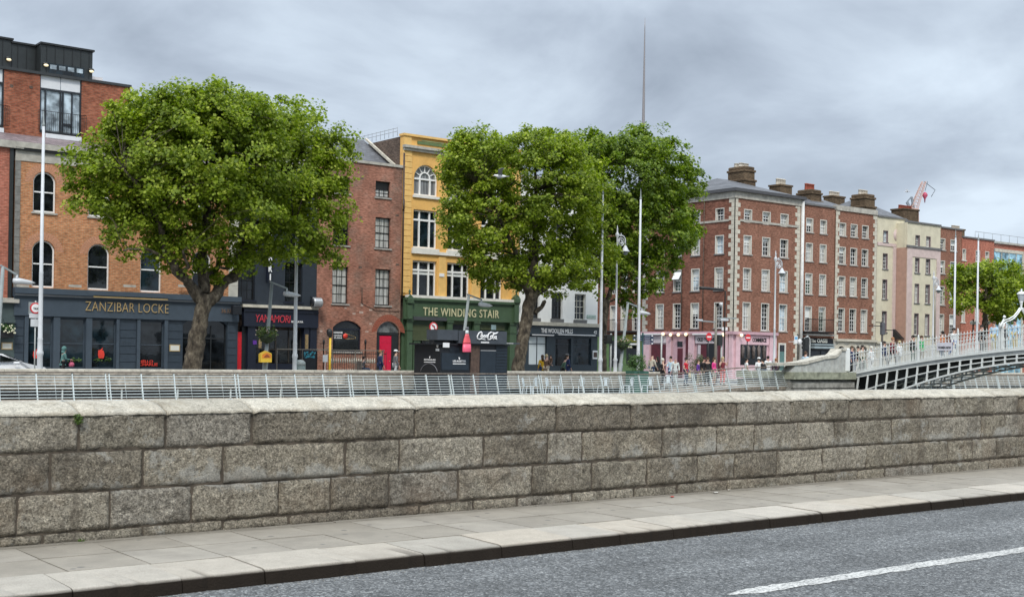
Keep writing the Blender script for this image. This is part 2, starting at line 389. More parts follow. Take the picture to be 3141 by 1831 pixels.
for i in range(len(kx) - 1):
    x0, x1 = kx[i] + .004, kx[i + 1] - .004; dy = r2.uniform(-.008, .008); zt = r2.uniform(-.006, .006)
    n = max(4, int((x1 - x0) / .05)); prof = [(9.20, -.02), (9.195, .004), (8.62, -.003), (8.585, -.010), (8.57, -.03), (8.555, -.13)]
    P = []
    for k in range(n + 1):
        xx = x0 + (x1 - x0) * k / n
        en = min(k, n - k) * .05; ro = .012 * max(0, 1 - en / .06) if r2.random() < .9 else .03
        for j, (y, z) in enumerate(prof):
            jit = noise.noise(Vector((xx * 7, y * 9 + j, i))) * .008 if j >= 2 else 0
            P.append((xx, y + dy + jit + (ro * .5 if j >= 3 else 0), z + zt + (jit * .6 if j in (2, 3) else 0) - (ro * .4 if j in (2, 3) else 0)))
    k_ = len(prof); fs = [(k * k_ + j, k * k_ + j + 1, (k + 1) * k_ + j + 1, (k + 1) * k_ + j) for k in range(n) for j in range(k_ - 1)]
    fs += [tuple(range(k_)), tuple(reversed(range(n * k_, (n + 1) * k_)))]
    mb.add(P, fs)
tag(mb.build('kerb', m), kind='structure')
mb = MB(); mb.box(-14, 60, 8.6, 9.19, -.16, -.035); tag(mb.build('kerb_bed', paint('kerb_joint', (.05, .045, .04), .95)), kind='structure')
# grit gathered in the gutter and at the wall foot
mb = MB()
for i in range(900):
    x = r2.uniform(0, 22)
    if r2.random() < .62: y = 8.54 - abs(r2.gauss(0, .10)); z = -.117
    else: y = 10.58 - abs(r2.gauss(0, .06)); z = .004
    s_ = r2.uniform(.002, .006); a = r2.uniform(0, 3)
    P = [(x + s_ * math.cos(a + k * 2.1), y + s_ * math.sin(a + k * 2.1), z) for k in range(3)] + [(x, y, z + s_)]
    mb.add(P, [(0, 1, 3), (1, 2, 3), (2, 0, 3)])
tag(mb.build('grit', paint('grit', (.42, .38, .30), .9, var=.3, scale=30)), 'loose grit lying along the kerb and the foot of the wall', 'grit', kind='stuff')
# litter
def litter(px, py, col, lab, L_=.06, z=.006):
    p = atZ(px, py, z); mb = MB(); a = r2.uniform(-.5, .5); n = 6; P = []
    for i in range(n + 1):
        for k in (-1, 1):
            P.append((p.x + L_ * (i / n - .5) * math.cos(a) - k * .018 * math.sin(a), p.y + L_ * (i / n - .5) * math.sin(a) + k * .018 * math.cos(a), z + .012 * abs(math.sin(i * 1.3 + k))))
    P += [(x, y, zz - .0012) for x, y, zz in P[:]]
    q = 2 * (n + 1)
    fs = [(2 * i, 2 * i + 2, 2 * i + 3, 2 * i + 1) for i in range(n)] + [(q + 2 * i + 1, q + 2 * i + 3, q + 2 * i + 2, q + 2 * i) for i in range(n)]
    mb.add(P, fs); tag(mb.build('litter', paint('litter_' + str(px), col, .6)), lab, 'litter')
litter(2062, 1524, (.55, .10, .08), 'crumpled red wrapper lying at the foot of the granite wall', .09)
litter(2196, 1511, (.75, .73, .68), 'flat white paper scrap lying on the pavement near the wall', .11)
litter(2236, 1503, (.70, .66, .60), 'small pale crumpled tissue beside the white paper scrap', .05)

# ================================================================= NEAR GRANITE PARAPET
m, t, b = newmat('granite_rough'); p = pos(t); ge = t.nodes.new('ShaderNodeNewGeometry')
c = ramp(t, ge.outputs['Random Per Island'], [(0, (.31, .27, .21)), (.3, (.39, .35, .275)), (.55, (.43, .38, .295)), (.8, (.50, .45, .36)), (1, (.41, .375, .315))])
# crystalline speckle
vo = t.nodes.new('ShaderNodeTexVoronoi'); vo.inputs['Scale'].default_value = 85; t.links.new(p, vo.inputs['Vector'])
sx = t.nodes.new('ShaderNodeSeparateXYZ'); t.links.new(vo.outputs['Color'], sx.inputs[0])
c = mul(t, c, ramp(t, sx.outputs[0], [(0, g3(.52)), (.3, g3(.86)), (.75, g3(1.12)), (1, g3(1.55))]))
n1_ = noise_n(t, 22, 7, .72, p); c = mul(t, c, ramp(t, n1_, [(.34, g3(.42)), (.47, g3(.92)), (.56, g3(1.08)), (.70, g3(1.45))]))
# weather stains: dark patches, pale lime bloom, rusty warmth
ns = noise_n(t, 2.1, 7, .66, p); c = mul(t, c, (.12, .105, .085), ramp(t, ns, [(.51, g3(0)), (.70, g3(.66))]), 'MIX')
vs_ = t.nodes.new('ShaderNodeMapping'); vs_.inputs['Location'].default_value = (5, 2, 9); t.links.new(p, vs_.inputs[0])
nl = noise_n(t, 2.6, 8, .74, vs_.outputs[0])
szz = t.nodes.new('ShaderNodeSeparateXYZ'); t.links.new(p, szz.inputs[0]); mz = t.nodes.new('ShaderNodeMath'); mz.operation = 'MULTIPLY_ADD'; mz.inputs[1].default_value = .0045; mz.inputs[2].default_value = 0; t.links.new(szz.outputs[0], mz.inputs[0])
mzs = t.nodes.new('ShaderNodeMath'); mzs.operation = 'SUBTRACT'; t.links.new(szz.outputs[2], mzs.inputs[0]); t.links.new(mz.outputs[0], mzs.inputs[1])
bandr = ramp(t, mzs.outputs[0], [(.37, g3(0)), (.405, g3(.13)), (.47, g3(.10)), (.60, g3(0))])
adl = t.nodes.new('ShaderNodeMath'); adl.operation = 'ADD'; t.links.new(nl, adl.inputs[0]); t.links.new(bandr, adl.inputs[1])
c = mul(t, c, (.56, .545, .49), ramp(t, adl.outputs[0], [(.585, g3(0)), (.645, g3(.72))]), 'MIX')
vr = t.nodes.new('ShaderNodeMapping'); vr.inputs['Location'].default_value = (15, 7, 1); t.links.new(p, vr.inputs[0])
nr = noise_n(t, 1.2, 4, .6, vr.outputs[0]); c = mul(t, c, (.30, .205, .13), ramp(t, nr, [(.55, g3(0)), (.75, g3(.45))]), 'MIX')
mst = t.nodes.new('ShaderNodeMapping'); mst.inputs['Scale'].default_value = (4.5, 4.5, .55); t.links.new(p, mst.inputs[0])
c = mul(t, c, (.15, .125, .095), ramp(t, noise_n(t, 1.5, 6, .6, mst.outputs[0]), [(.54, g3(0)), (.68, g3(.55))]), 'MIX')
c = mul(t, c, ramp(t, noise_n(t, 48, 5, .75, p), [(.36, g3(.62)), (.5, g3(1.0)), (.66, g3(1.3))]))
t.links.new(c, b.inputs['Base Color']); b.inputs['Roughness'].default_value = .92; b.inputs['Specular IOR Level'].default_value = .25
hn = t.nodes.new('ShaderNodeMath'); hn.operation = 'ADD'; t.links.new(noise_n(t, 38, 7, .75, p), hn.inputs[0]); t.links.new(noise_n(t, 120, 3, .7, p), hn.inputs[1])
bump(t, b, hn.outputs[0], 1.0, .042); GRAN = m
m, t, b = newmat('granite_coping'); p = pos(t); ge = t.nodes.new('ShaderNodeNewGeometry')
c = ramp(t, ge.outputs['Random Per Island'], [(0, (.44, .405, .33)), (.5, (.51, .47, .39)), (1, (.57, .53, .44))])
vo = t.nodes.new('ShaderNodeTexVoronoi'); vo.inputs['Scale'].default_value = 110; t.links.new(p, vo.inputs['Vector'])
sx = t.nodes.new('ShaderNodeSeparateXYZ'); t.links.new(vo.outputs['Color'], sx.inputs[0])
c = mul(t, c, ramp(t, sx.outputs[0], [(0, g3(.68)), (.3, g3(.94)), (.8, g3(1.05)), (1, g3(1.22))]))
c = mul(t, c, ramp(t, noise_n(t, 6, 8, .75, p), [(.3, g3(.60)), (.5, g3(.97)), (.65, g3(1.12))]))
ns = noise_n(t, 3.1, 7, .7, p); c = mul(t, c, ramp(t, noise_n(t, 30, 5, .75, p), [(.35, g3(.72)), (.5, g3(1.0)), (.66, g3(1.12))])); c = mul(t, c, (.30, .245, .165), ramp(t, ns, [(.50, g3(0)), (.72, g3(.6))]), 'MIX')
t.links.new(c, b.inputs['Base Color']); b.inputs['Roughness'].default_value = .88; b.inputs['Specular IOR Level'].default_value = .25
bump(t, b, noise_n(t, 45, 6, .7, p), .9, .022); GCOP = m
MORT = paint('mortar_dark', (.080, .064, .047), .95, var=.3, scale=9, bmp=.6)
def zc(k, X):      # course levels, drifting slightly along the wall as in the photo
    A = [-.02, .083, .415, .757, 1.075]; B = [-.05, .150, .478, .832, 1.120]
    u = (X - 3.0) / 15.5; u = max(-.6, min(u, 1.6)); return A[k] + (B[k] - A[k]) * u
def joints(pxs, ypx, seed, lo, hi):
    xs = [atY(a, ypx + (a - 1570) * ysl, YW).x for a in pxs]; r = random.Random(seed)
    while xs[0] > -14: xs.insert(0, xs[0] - r.uniform(lo, hi))
    while xs[-1] < 60: xs.append(xs[-1] + r.uniform(lo, hi))
    return xs
ysl = -.04
J1 = joints([242, 510, 775, 1274, 1708, 1937, 2264, 2427, 2607, 2825, 2930, 3050, 3124], 1290, 1, .7, 1.3)
J2 = joints([157, 439, 687, 1062, 1228, 1485, 1682, 1787, 2033, 2201, 2316, 2449, 2560, 2737, 2849, 3011, 3085], 1400, 2, .5, 1.0)
J3 = joints([54, 339, 590, 856, 1017, 1195, 1409, 1635, 1817, 1987, 2141, 2255, 2384, 2525, 2657, 2907, 2984, 3059, 3125], 1500, 3, .5, 1.0)
J4 = joints([133, 439, 685, 890, 1288, 1454, 1589, 1757, 1946, 2079, 2231, 2345, 2502, 2630, 2716, 2862, 3035], 1590, 4, .7, 1.3)
def sstep(t): t = max(0, min(1, t)); return t * t * (3 - 2 * t)
def rock_block(mb, x0, x1, zf0, zf1, seed, amp=.017, step=.022):
    g = .007
    x0 += g; x1 -= g; nx = max(3, int((x1 - x0) / step)); h = zf1(x0) - zf0(x0) - 2 * g; nz = max(3, int(h / step)); P = []
    tilt = (rnd.uniform(-.01, .01), rnd.uniform(-.008, .008)); off = rnd.uniform(-.006, .008)
    for k in range(nz + 1):
        for i in range(nx + 1):
            x = x0 + (x1 - x0) * i / nx; z0 = zf0(x) + g; z1 = zf1(x) - g; z = z0 + (z1 - z0) * k / nz
            e = min(x - x0, x1 - x, z - z0, z1 - z); rd = .028 * (1 - sstep((e + .004) / .035))
            q = Vector((x * 1.0, seed * 3.3, z))
            d = noise.fractal(q * 7, 1.0, 2.0, 3) * amp * 1.1 + noise.fractal(q * 26, .9, 2.1, 3) * amp * .75
            wx = noise.noise(q * 9 + Vector((5, 0, 0))) * .007 * (1 if e < .01 else .4); wz = noise.noise(q * 9 + Vector((0, 9, 3))) * .007 * (1 if e < .01 else .4)
            y = YW - .004 + off + rd - d * (.5 + .5 * sstep(e / .03)) + tilt[0] * (i / nx - .5) + tilt[1] * (k / nz - .5)
            P.append((x + wx, y, z + wz))
    fs = [(k * (nx + 1) + i, k * (nx + 1) + i + 1, (k + 1) * (nx + 1) + i + 1, (k + 1) * (nx + 1) + i) for k in range(nz) for i in range(nx)]
    # skirt back into the wall
    b0 = len(P); rim = [i for i in range(nx + 1)] + [k * (nx + 1) + nx for k in range(1, nz + 1)] + [nz * (nx + 1) + i for i in range(nx - 1, -1, -1)] + [k * (nx + 1) for k in range(nz - 1, 0, -1)]
    P += [(P[i][0], YW + .10, P[i][2]) for i in rim]; n = len(rim)
    fs += [(rim[i], b0 + i, b0 + (i + 1) % n, rim[(i + 1) % n]) for i in range(n)]
    mb.add(P, fs, True)
wall = thing('parapet_wall', (10, YW + .25, 0), 'long grey granite parapet wall of rough blocks beside the near pavement', 'wall')
mb = MB()
for JJ, a, bb in ((J4, 0, 1), (J3, 1, 2), (J2, 2, 3)):
    for i in range(len(JJ) - 1):
        if JJ[i + 1] < -3 or JJ[i] > 27: continue
        rock_block(mb, JJ[i], JJ[i + 1], lambda X, a=a: zc(a, X), lambda X, bb=bb: zc(bb, X), i + a * 40)
for i in range(len(J1) - 1):       # rough front of the coping stones
    if J1[i + 1] < -3 or J1[i] > 27: continue
    rock_block(mb, J1[i], J1[i + 1], lambda X: zc(3, X), lambda X: zc(4, X) + .012, i + 200)
mb.build('stone_course', GRAN, wall)
mb = MB(); mb.box(-14, 60, YW + .022, YW + .50, -.2, 1.03); mb.build('mortar_core', MORT, wall)
mb = MB()
for i in range(len(J1) - 1):       # smooth weathered top of the coping
    if J1[i + 1] < -6 or J1[i] > 40: continue
    x0, x1 = J1[i] + .008, J1[i + 1] - .008; n = max(3, int((x1 - x0) / .04)); P = []
    ps = [(-.012, -.010), (-.016, .006), (.010, .022), (.06, .040), (.12, .062), (.19, .082), (.27, .094), (.36, .098), (.49, .098), (.515, .08), (.52, -.05)]
    zo = rnd.uniform(-.005, .006)
    for k in range(n + 1):
        x = x0 + (x1 - x0) * k / n; e = min(k, n - k) * (x1 - x0) / n; rd = .010 * (1 - sstep(e / .03))
        for (dy, dz) in ps:
            q = Vector((x * 5, dy * 5, i)); d = noise.fractal(q * 2, 1, 2, 3) * (.008 if dz < .05 else .006)
            ch = max(0, noise.noise(Vector((x * 3.3, i * 2.0, dy * 3))) - .33) * .05 if dz < .03 else 0
            P.append((x, YW + dy + ch, zc(4, x) + dz + d + zo - rd - ch * .5))
    k_ = len(ps); fs = [(k * k_ + j, k * k_ + j + 1, (k + 1) * k_ + j + 1, (k + 1) * k_ + j) for k in range(n) for j in range(k_ - 1)]
    fs += [tuple(range(k_)), tuple(reversed(range(n * k_, (n + 1) * k_)))]
    mb.add(P, fs, True)
mb.build('coping', GCOP, wall)
mb = MB(); mb.box(-60, 160, 11.10, 11.25, -6, .2); mb.build('river_face', paint('quay_stone', (.24, .22, .19), .9, var=.3), wall)
# little fern growing in the joint
def leafpatch(mb, c, rad, n, ls, seed, flat=.7, up=0):
    r = random.Random(seed)
    for i in range(n):
        a = Vector((r.gauss(0, 1), r.gauss(0, 1), r.gauss(0, 1) * flat)).normalized() * rad * r.random() ** .5
        p = Vector(c) + a; u = Vector((r.uniform(-1, 1), r.uniform(-1, 1), r.uniform(-1, 1))).normalized(); v = u.orthogonal().normalized(); s_ = ls * r.uniform(.6, 1.3)
        w_ = u.cross(v)
        mb.add([tuple(p - u * s_), tuple(p + v * s_ * .5), tuple(p + u * s_), tuple(p - v * s_ * .5)], [(0, 1, 2, 3)])
def leafmat(name, cols, trans=.25, rough=.55):
    if name in MC: return MC[name]
    m = bpy.data.materials.new(name); m.use_nodes = True; t = m.node_tree; t.nodes.clear()
    o = t.nodes.new('ShaderNodeOutputMaterial'); b = t.nodes.new('ShaderNodeBsdfPrincipled'); tr = t.nodes.new('ShaderNodeBsdfTranslucent'); mx = t.nodes.new('ShaderNodeMixShader')
    ge = t.nodes.new('ShaderNodeNewGeometry'); c = ramp(t, ge.outputs['Random Per Island'], cols)
    n = noise_n(t, .55, 4, .6, ge.outputs['Position']); c = mul(t, c, ramp(t, n, [(.35, (.68, .70, .60)), (.65, (1.22, 1.15, 1.0))]))
    t.links.new(c, b.inputs['Base Color']); b.inputs['Roughness'].default_value = rough; b.inputs['Specular IOR Level'].default_value = .35
    c2 = mul(t, c, (1.3, 1.45, .5)); t.links.new(c2, tr.inputs[0]); mx.inputs[0].default_value = trans
    t.links.new(b.outputs[0], mx.inputs[1]); t.links.new(tr.outputs[0], mx.inputs[2]); t.links.new(mx.outputs[0], o.inputs[0]); MC[name] = m; return m
LG = leafmat('leaf_weed', [(0, (.05, .10, .02)), (1, (.12, .20, .04))])
pf = atY(240, 1285, YW - .02); pl = thing('fern', pf - Vector((0, 0, .06)), 'small green fern sprouting from a joint of the granite wall', 'plant')
mb = MB(); leafpatch(mb, pf, .045, 90, .013, 4, 1.5); mb.build('foliage', LG, pl)
mb = MB()
for k in range(5): mb.tube([pf + Vector((0, .03, -.05)), pf + Vector((rnd.uniform(-.03, .03), -.01, rnd.uniform(-.06, .05)))], .002, 4)
mb.build('stem', LG, pl)
pf = atY(248, 1656, YW - .03); mb = MB(); leafpatch(mb, pf, .03, 40, .01, 5, .5); tag(mb.build('weed', LG), 'tiny weed growing at the foot of the granite wall', 'plant')
# ================================================================= FAR QUAY: STREET, PARAPET
FS = paint('far_asphalt', (.12, .125, .13), .9, var=.2)
mb = MB(); mb.add([(-200, YQ + .4, -.12), (400, YQ + .4, -.12), (400, 400, -.12), (-200, 400, -.12)], [(0, 1, 2, 3)]); tag(mb.build('far_road', FS), kind='structure')
FPV = paint('far_paving', (.36, .35, .32), .9, var=.15)
mb = MB(); mb.box(-60, 72, 61.5, YF + .5, -.115, 0); mb.box(-60, 55.6, YQ + .45, 54.2, -.115, 0); mb.box(70.5, 250, 61.5, YF + .5, -.115, 0.001); mb.box(66.5, 250, YQ + .45, 54.2, -.115, 0)
mb.box(55.6, 66.5, YB - .1, 54.2, -.115, 0.002)
tag(mb.build('far_pavement', FPV), kind='structure')
# ------ quay parapet and quay wall on the far bank
m, t, b = newmat('quay_granite'); p = pos(t)
s_ = t.nodes.new('ShaderNodeSeparateXYZ'); t.links.new(p, s_.inputs[0]); a_ = t.nodes.new('ShaderNodeMath'); a_.operation = 'ADD'; t.links.new(s_.outputs[0], a_.inputs[0]); t.links.new(s_.outputs[1], a_.inputs[1])
cb = t.nodes.new('ShaderNodeCombineXYZ'); t.links.new(a_.outputs[0], cb.inputs[0]); t.links.new(s_.outputs[2], cb.inputs[1])
br = t.nodes.new('ShaderNodeTexBrick'); t.links.new(cb.outputs[0], br.inputs['Vector']); br.inputs['Scale'].default_value = 1; br.inputs['Brick Width'].default_value = 1.15; br.inputs['Row Height'].default_value = .36
br.inputs['Mortar Size'].default_value = .014; br.inputs['Color1'].default_value = (.235, .215, .175, 1); br.inputs['Color2'].default_value = (.30, .275, .23, 1); br.inputs['Mortar'].default_value = (.16, .15, .13, 1)
c = mul(t, br.outputs['Color'], ramp(t, noise_n(t, 2.2, 7, .7, p), [(.3, g3(.62)), (.65, g3(1.15))]))
t.links.new(c, b.inputs['Base Color']); b.inputs['Roughness'].default_value = .9; bump(t, b, noise_n(t, 22, 5, .7, p), .4, .02); QG = m
WH = paint('coping_light', (.50, .47, .40), .85, var=.25, scale=4)
XG0, XG1 = atY(2028, 1135, YQ).x, atY(2425, 1120, YQ).x     # gap in the parapet at the bridge
qw = thing('quay_wall', (20, YQ, 0), 'pale granite quay parapet on the far bank behind the boardwalk railing', 'wall')
mb = MB(); mb.box(-80, XG0, YQ, YQ + .45, -6, .60); mb.build('stonework', QG, qw)
mb = MB(); x = -40.0
while x < XG0:
    w_ = min(rnd.uniform(1.0, 1.7), XG0 - x); mb.box(x + .006, x + w_ - .006, YQ - .05, YQ + .5, .60, .735, .02); x += w_
mb.build('coping', WH, qw)
mb = MB(); mb.box(XG0, 67.5, YQ, YQ + .45, -6, -.13); mb.build('base_course', QG, qw)
qw2 = thing('quay_wall', (90, YQ, 0), 'grey granite quay parapet seen underneath the white bridge arch', 'wall')
mb = MB(); mb.box(67.5, 200, YQ, YQ + .45, -6, .66); mb.build('stonework', QG, qw2)
mb = MB(); mb.box(67.5, 200, YQ - .05, YQ + .5, .662, .80, .02); mb.build('coping', WH, qw2)
# ------ boardwalk
WOOD = paint('deck_timber', (.30, .255, .205), .8, var=.3, scale=6)
WOODD = paint('rail_timber', (.20, .165, .135), .7, var=.3, scale=6)
XA = atY(2420, 1130, YB).x
def dz(X): return -.45 + .42 * sstep((X - 46.5) / 8.5)
mb = MB(); xs = np.arange(-20, XA + .01, 1.0); xs = list(xs) + [XA]
for i in range(len(xs) - 1):
    mb.add([(xs[i], YB - .2, dz(xs[i])), (xs[i + 1], YB - .2, dz(xs[i + 1])), (xs[i + 1], YQ, dz(xs[i + 1])), (xs[i], YQ, dz(xs[i])),
            (xs[i], YB - .2, dz(xs[i]) - .18), (xs[i + 1], YB - .2, dz(xs[i + 1]) - .18)], [(0, 1, 2, 3), (0, 4, 5, 1)])
tag(mb.build('boardwalk', WOOD), kind='structure')
RS = paint('rail_steel', (.68, .74, .73), .35, metal=.25, var=.1)
def railing(name, X0, X1, Y, zf, lab, nb=9, sp=1.36, grp=None):
    r = thing(name, (X0, Y, zf(X0)), lab, 'railing', grp)
    H = 1.12; n = max(1, round((X1 - X0) / sp)); st = (X1 - X0) / n
    def P(x, k, off=0): return (x, Y - .34 + .36 * k + off, zf(x) + H * k)
    for i in range(n + 1):
        x = X0 + i * st
        for dx in ((-.07, .07) if i % 4 == 0 else (0,)):
            mb = MB(); a, b_, c_ = P(x + dx, 0), P(x + dx, .5), P(x + dx, .97)
            mb.bar((a[0], a[1], a[2] - .12), c_, .028 if dx else .034, .085); mb.build('post', RS, r)
    for k in range(nb):
        kk = .06 + .82 * k / (nb - 1); mb = MB()
        mb.tube([P(X0 + i * st * .5, kk, -.02) for i in range(2 * n + 1)], .0165, 6); mb.build('bar', RS, r)
    mb = MB()
    for i in range(n):
        a = P(X0 + i * st, 1); b_ = P(X0 + (i + 1) * st, 1); mb.bar((a[0] + .003, a[1], a[2]), (b_[0] - .003, b_[1], b_[2]), .15, .055)
    mb.build('handrail', WOODD, r)
    # little tie rods at mid span
    mb = MB()
    for i in range(n):
        x = X0 + (i + .5) * st; mb.tube([P(x, .05, -.02), P(x, .9, -.02)], .008, 5)
    mb.build('tie_rod', RS, r)
    return r
XR0 = atY(1085, 1150, YB).x
nsec = 5.44; x0 = XR0 - nsec * 3
railing('boardwalk_railing', x0, XR0 + nsec * round((XA - XR0) / nsec) if False else XA, YB, dz, 'long pale steel boardwalk railing with slanted posts and wooden handrail on the far bank')
railing('boardwalk_railing', 68.6, 96, YB, lambda x: -.40, 'steel boardwalk railing seen below the white bridge arch at the far right')
mb = MB(); mb.add([(67.6, YB - .2, -.40), (140, YB - .2, -.40), (140, YQ, -.40), (67.6, YQ, -.40)], [(0, 1, 2, 3)]); tag(mb.build('boardwalk', WOOD), kind='structure')
# long timber bench with painted-in shade below the seat, left part of the boardwalk
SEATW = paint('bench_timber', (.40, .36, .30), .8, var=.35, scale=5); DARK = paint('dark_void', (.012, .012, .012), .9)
XBe = atY(1088, 1180, 50).x
bench = thing('boardwalk_bench', (12, 50.4, -.45), 'long weathered timber bench with a dark underside along the boardwalk', 'bench')
mb = MB(); x = -8.0
while x < XBe:
    e = min(x + 2.4, XBe); mb.box(x + .01, e - .01, 50.0, 50.85, -.06, .0, .01); x = e
mb.build('seat', SEATW, bench)
mb = MB()
for k in range(4): mb.box(-8, XBe, 50.90 - .01 * k, 50.94, .06 + .15 * k, .18 + .15 * k)
mb.build('backrest', SEATW, bench)
mb = MB(); mb.box(-8, XBe, 50.10, 50.90, -.45, -.062); mb.build('seat_shade', DARK, bench)  # solid near-black block stands in for the shade beneath the seat
x = -7.5
while x < XBe:
    mb = MB(); mb.box(x, x + .05, 50.03, 50.095, -.45, -.062); mb.build('leg', RS, bench); x += 2.4
# ================================================================= KIOSK
BLK = paint('kiosk_black', (.012, .014, .018), .45, var=.1); NAV = paint('kiosk_navy', (.016, .026, .038), .5); SGR = paint('sign_grey', (.055, .065, .078), .6)
BRN = paint('kiosk_wood', (.095, .06, .045), .7, var=.25, scale=8); WHT = paint('white_paint', (.80, .80, .80), .5, var=.04); REDP = paint('red_paint', (.62, .03, .05), .45)
Yk = 48.35; T = F0
xk0 = atY(1350, 1120, Yk).x; xk1 = atY(1556, 1120, Yk).x; zk1 = atY(1352, 1057, Yk).z; Yk2 = 50.55
kio = thing('coffee_kiosk', ((xk0 + xk1) / 2, 49.4, -.45), 'black coffee kiosk on the boardwalk with a grey soft drink sign on its roof', 'kiosk')
mb = MB(); mb.box(xk0, xk1, Yk, Yk2, -.44, zk1); mb.build('body', BLK, kio)
mb = MB(); mb.box(xk0 - .25, xk1 + .05, Yk - .10, Yk2 + .1, zk1, zk1 + .07); mb.build('roof', BLK, kio)
def kp(px, py): v = atY(px, py, Yk); return v.x, v.z
a = kp(1354, 1082); b_ = kp(1436, 1135); mb = MB(); mb.box(a[0], b_[0], Yk - .03, Yk, b_[1], a[1]); sp_ = mb.build('serving_hatch', NAV, kio)
mb = MB()
for k in range(5): z = kp(1400, 1062 + k * 4.2)[1]; mb.box(kp(1378, 1060)[0], kp(1408, 1060)[0], Yk - .025, Yk, z - .018, z + .018)
mb.build('shutter', NAV, kio)
a = kp(1443, 1057); b_ = kp(1469, 1139); mb = MB()
for k in range(6):
    w_ = (b_[0] - a[0]) / 6; mb.box(a[0] + k * w_ + .004, a[0] + (k + 1) * w_ - .004, Yk - .04, Yk, -.44, a[1])
mb.build('timber_panel', BRN, kio)
a = kp(1473, 1074); b_ = kp(1519, 1139); mb = MB(); mb.box(a[0], b_[0], Yk - .03, Yk, -.44, a[1]); dr = mb.build('door', NAV, kio)
mb = MB(); mb.box(a[0], b_[0], Yk - .045, Yk - .03, a[1] - .03, a[1] + .01); mb.build('door_trim', paint('metal_trim', (.35, .36, .37), .4), dr)
mb = MB(); a = kp(1521, 1057); b_ = kp(1553, 1139)
for k in range(16):
    z = a[1] - k * .15; mb.box(a[0], b_[0], Yk - .035, Yk, z - .13, z - .01)
mb.build('slats', NAV, kio)
a = kp(1355, 1051); b_ = kp(1374, 1066); mb = MB(); mb.box(a[0], b_[0], Yk - .12, Yk - .09, b_[1], a[1], .01); mb.build('notice', WHT, kio)
# logo on the front and on the left side (small white heart-leaf mark over the lettering)
def logo(T, s0, s1, z0, z1, d, par):
    lettering(T, 'LES-ALLETTES', s0, s1, z0 + .30 * (z1 - z0), z0 + .55 * (z1 - z0), d, WHT, par, .012, stroke=.03)
    mb = MB(T); mb.box(s0, s1, d - .012, d, z0, z0 + .11 * (z1 - z0)); c_ = (s0 + s1) / 2; h = z1 - z0
    mb.prism([(c_ - .02 * h, z0 + .58 * h), (c_ - .14 * h, z0 + .82 * h), (c_ - .10 * h, z1), (c_ + .02 * h, z0 + .93 * h), (c_ + .13 * h, z0 + .84 * h), (c_ + .05 * h, z0 + .66 * h)], d - .012, d)
    mb.build('emblem', WHT, par)
a = kp(1388, 1094); b_ = kp(1427, 1117); logo(F0, a[0], b_[0], b_[1], a[1], Yk - .032, kio)
def TS(s, d, z): return (xk0 + d, s, z)
def ks(px, py): v = atX(px, py, xk0); return v.y, v.z
a = ks(1336, 1092); b_ = ks(1301, 1111); logo(TS, a[0], b_[0], b_[1], a[1], -.004, kio)
for o in list(kio.children):
    pass
mb = MB(TS); a = ks(1343, 1055); mb.ball((a[0], -.02, a[1] - .08), .09, 10, 6, (1, .3, 1)); mb.box(a[0] - .13, a[0] + .13, -.03, -.004, a[1] - .33, a[1] - .21); mb.build('side_notice', WHT, kio)
mb = MB(TS); c0 = ks(1316, 1150); pts = [(c0[0] + .75 * math.cos(q), -.01, c0[1] + .55 * math.sin(q)) for q in np.linspace(0.3, math.pi - .3, 12)]; mb.tube(pts, .02, 5); mb.build('round_decal', paint('decal_grey', (.18, .18, .2), .6), kio)
# roof sign with lettering and bottle
Ys = 48.2
def sp(px, py): v = atY(px, py, Ys); return v.x, v.z
a = sp(1342, 1009); b_ = sp(1552, 1056); sgn = thing('roof_sign', ((a[0] + b_[0]) / 2, Ys + .3, zk1 + .07), 'dark grey roof sign with white script lettering above the kiosk', 'sign')
zt, zb = a[1], zk1 + .075
mb = MB(); mb.box(a[0], sp(1405, 1040)[0], Ys, Ys + .9, sp(1370, 1043)[1], zt - .02); mb.box(sp(1405, 1040)[0] + .02, b_[0], Ys - .06, Ys + .9, sp(1500, 1055)[1], zt - .03); mb.build('sign_box', SGR, sgn)
mb = MB(); mb.box(a[0] + .02, b_[0], Ys + .3, Ys + .7, zb, sp(1370, 1043)[1]); mb.build('support', BLK, sgn)
# script letters as tubes
a = sp(1460, 1016); b_ = sp(1521, 1045); W_ = b_[0] - a[0]; H_ = a[1] - b_[1]
strokes = [
 [(.20, .95), (.10, .80), (.02, .45), (.03, .18), (.12, .10), (.22, .18), (.42, .08)], [(.20, .95), (.26, .80), (.20, .62)],
 [(.25, .60), (.19, .45), (.22, .30), (.29, .38), (.30, .55), (.25, .60)], [(.40, .58), (.33, .48), (.34, .32), (.42, .34)], [(.50, .58), (.43, .50), (.42, .34), (.50, .38), (.52, .60), (.52, .34), (.56, .33)],
 [(.78, .88), (.70, .95), (.58, .75), (.53, .35), (.55, .10), (.64, .12), (.70, .22)], [(.78, .88), (.90, .80), (1.05, .95), (.96, .80), (.84, .72)],
 [(.72, .55), (.67, .40), (.70, .22), (.77, .34), (.77, .50), (.72, .55)], [(.84, .80), (.80, .60), (.79, .20), (.84, .16)], [(.95, .50), (.88, .44), (.86, .22), (.93, .22), (.97, .52), (.95, .18), (1.0, .16)]]
mb = MB()
for st in strokes:
    mb.tube([(a[0] + W_ * x, Ys - .08, b_[1] + H_ * z) for x, z in st], .033, 6)
mb.build('script_lettering', WHT, sgn)
lettering(F0, 'SOFT DRINKS', *[sp(1473, 1050)[0], sp(1498, 1050)[0]], sp(1480, 1052)[1], sp(1480, 1048)[1], Ys - .062, WHT, sgn, .01) if False else None
mb = MB(); q = sp(1473, 1052); q2 = sp(1498, 1048); n_ = 9
for k in range(n_):
    w_ = (q2[0] - q[0]) / n_; mb.box(q[0] + k * w_, q[0] + (k + .78) * w_, Ys - .075, Ys - .06, q[1], q2[1])
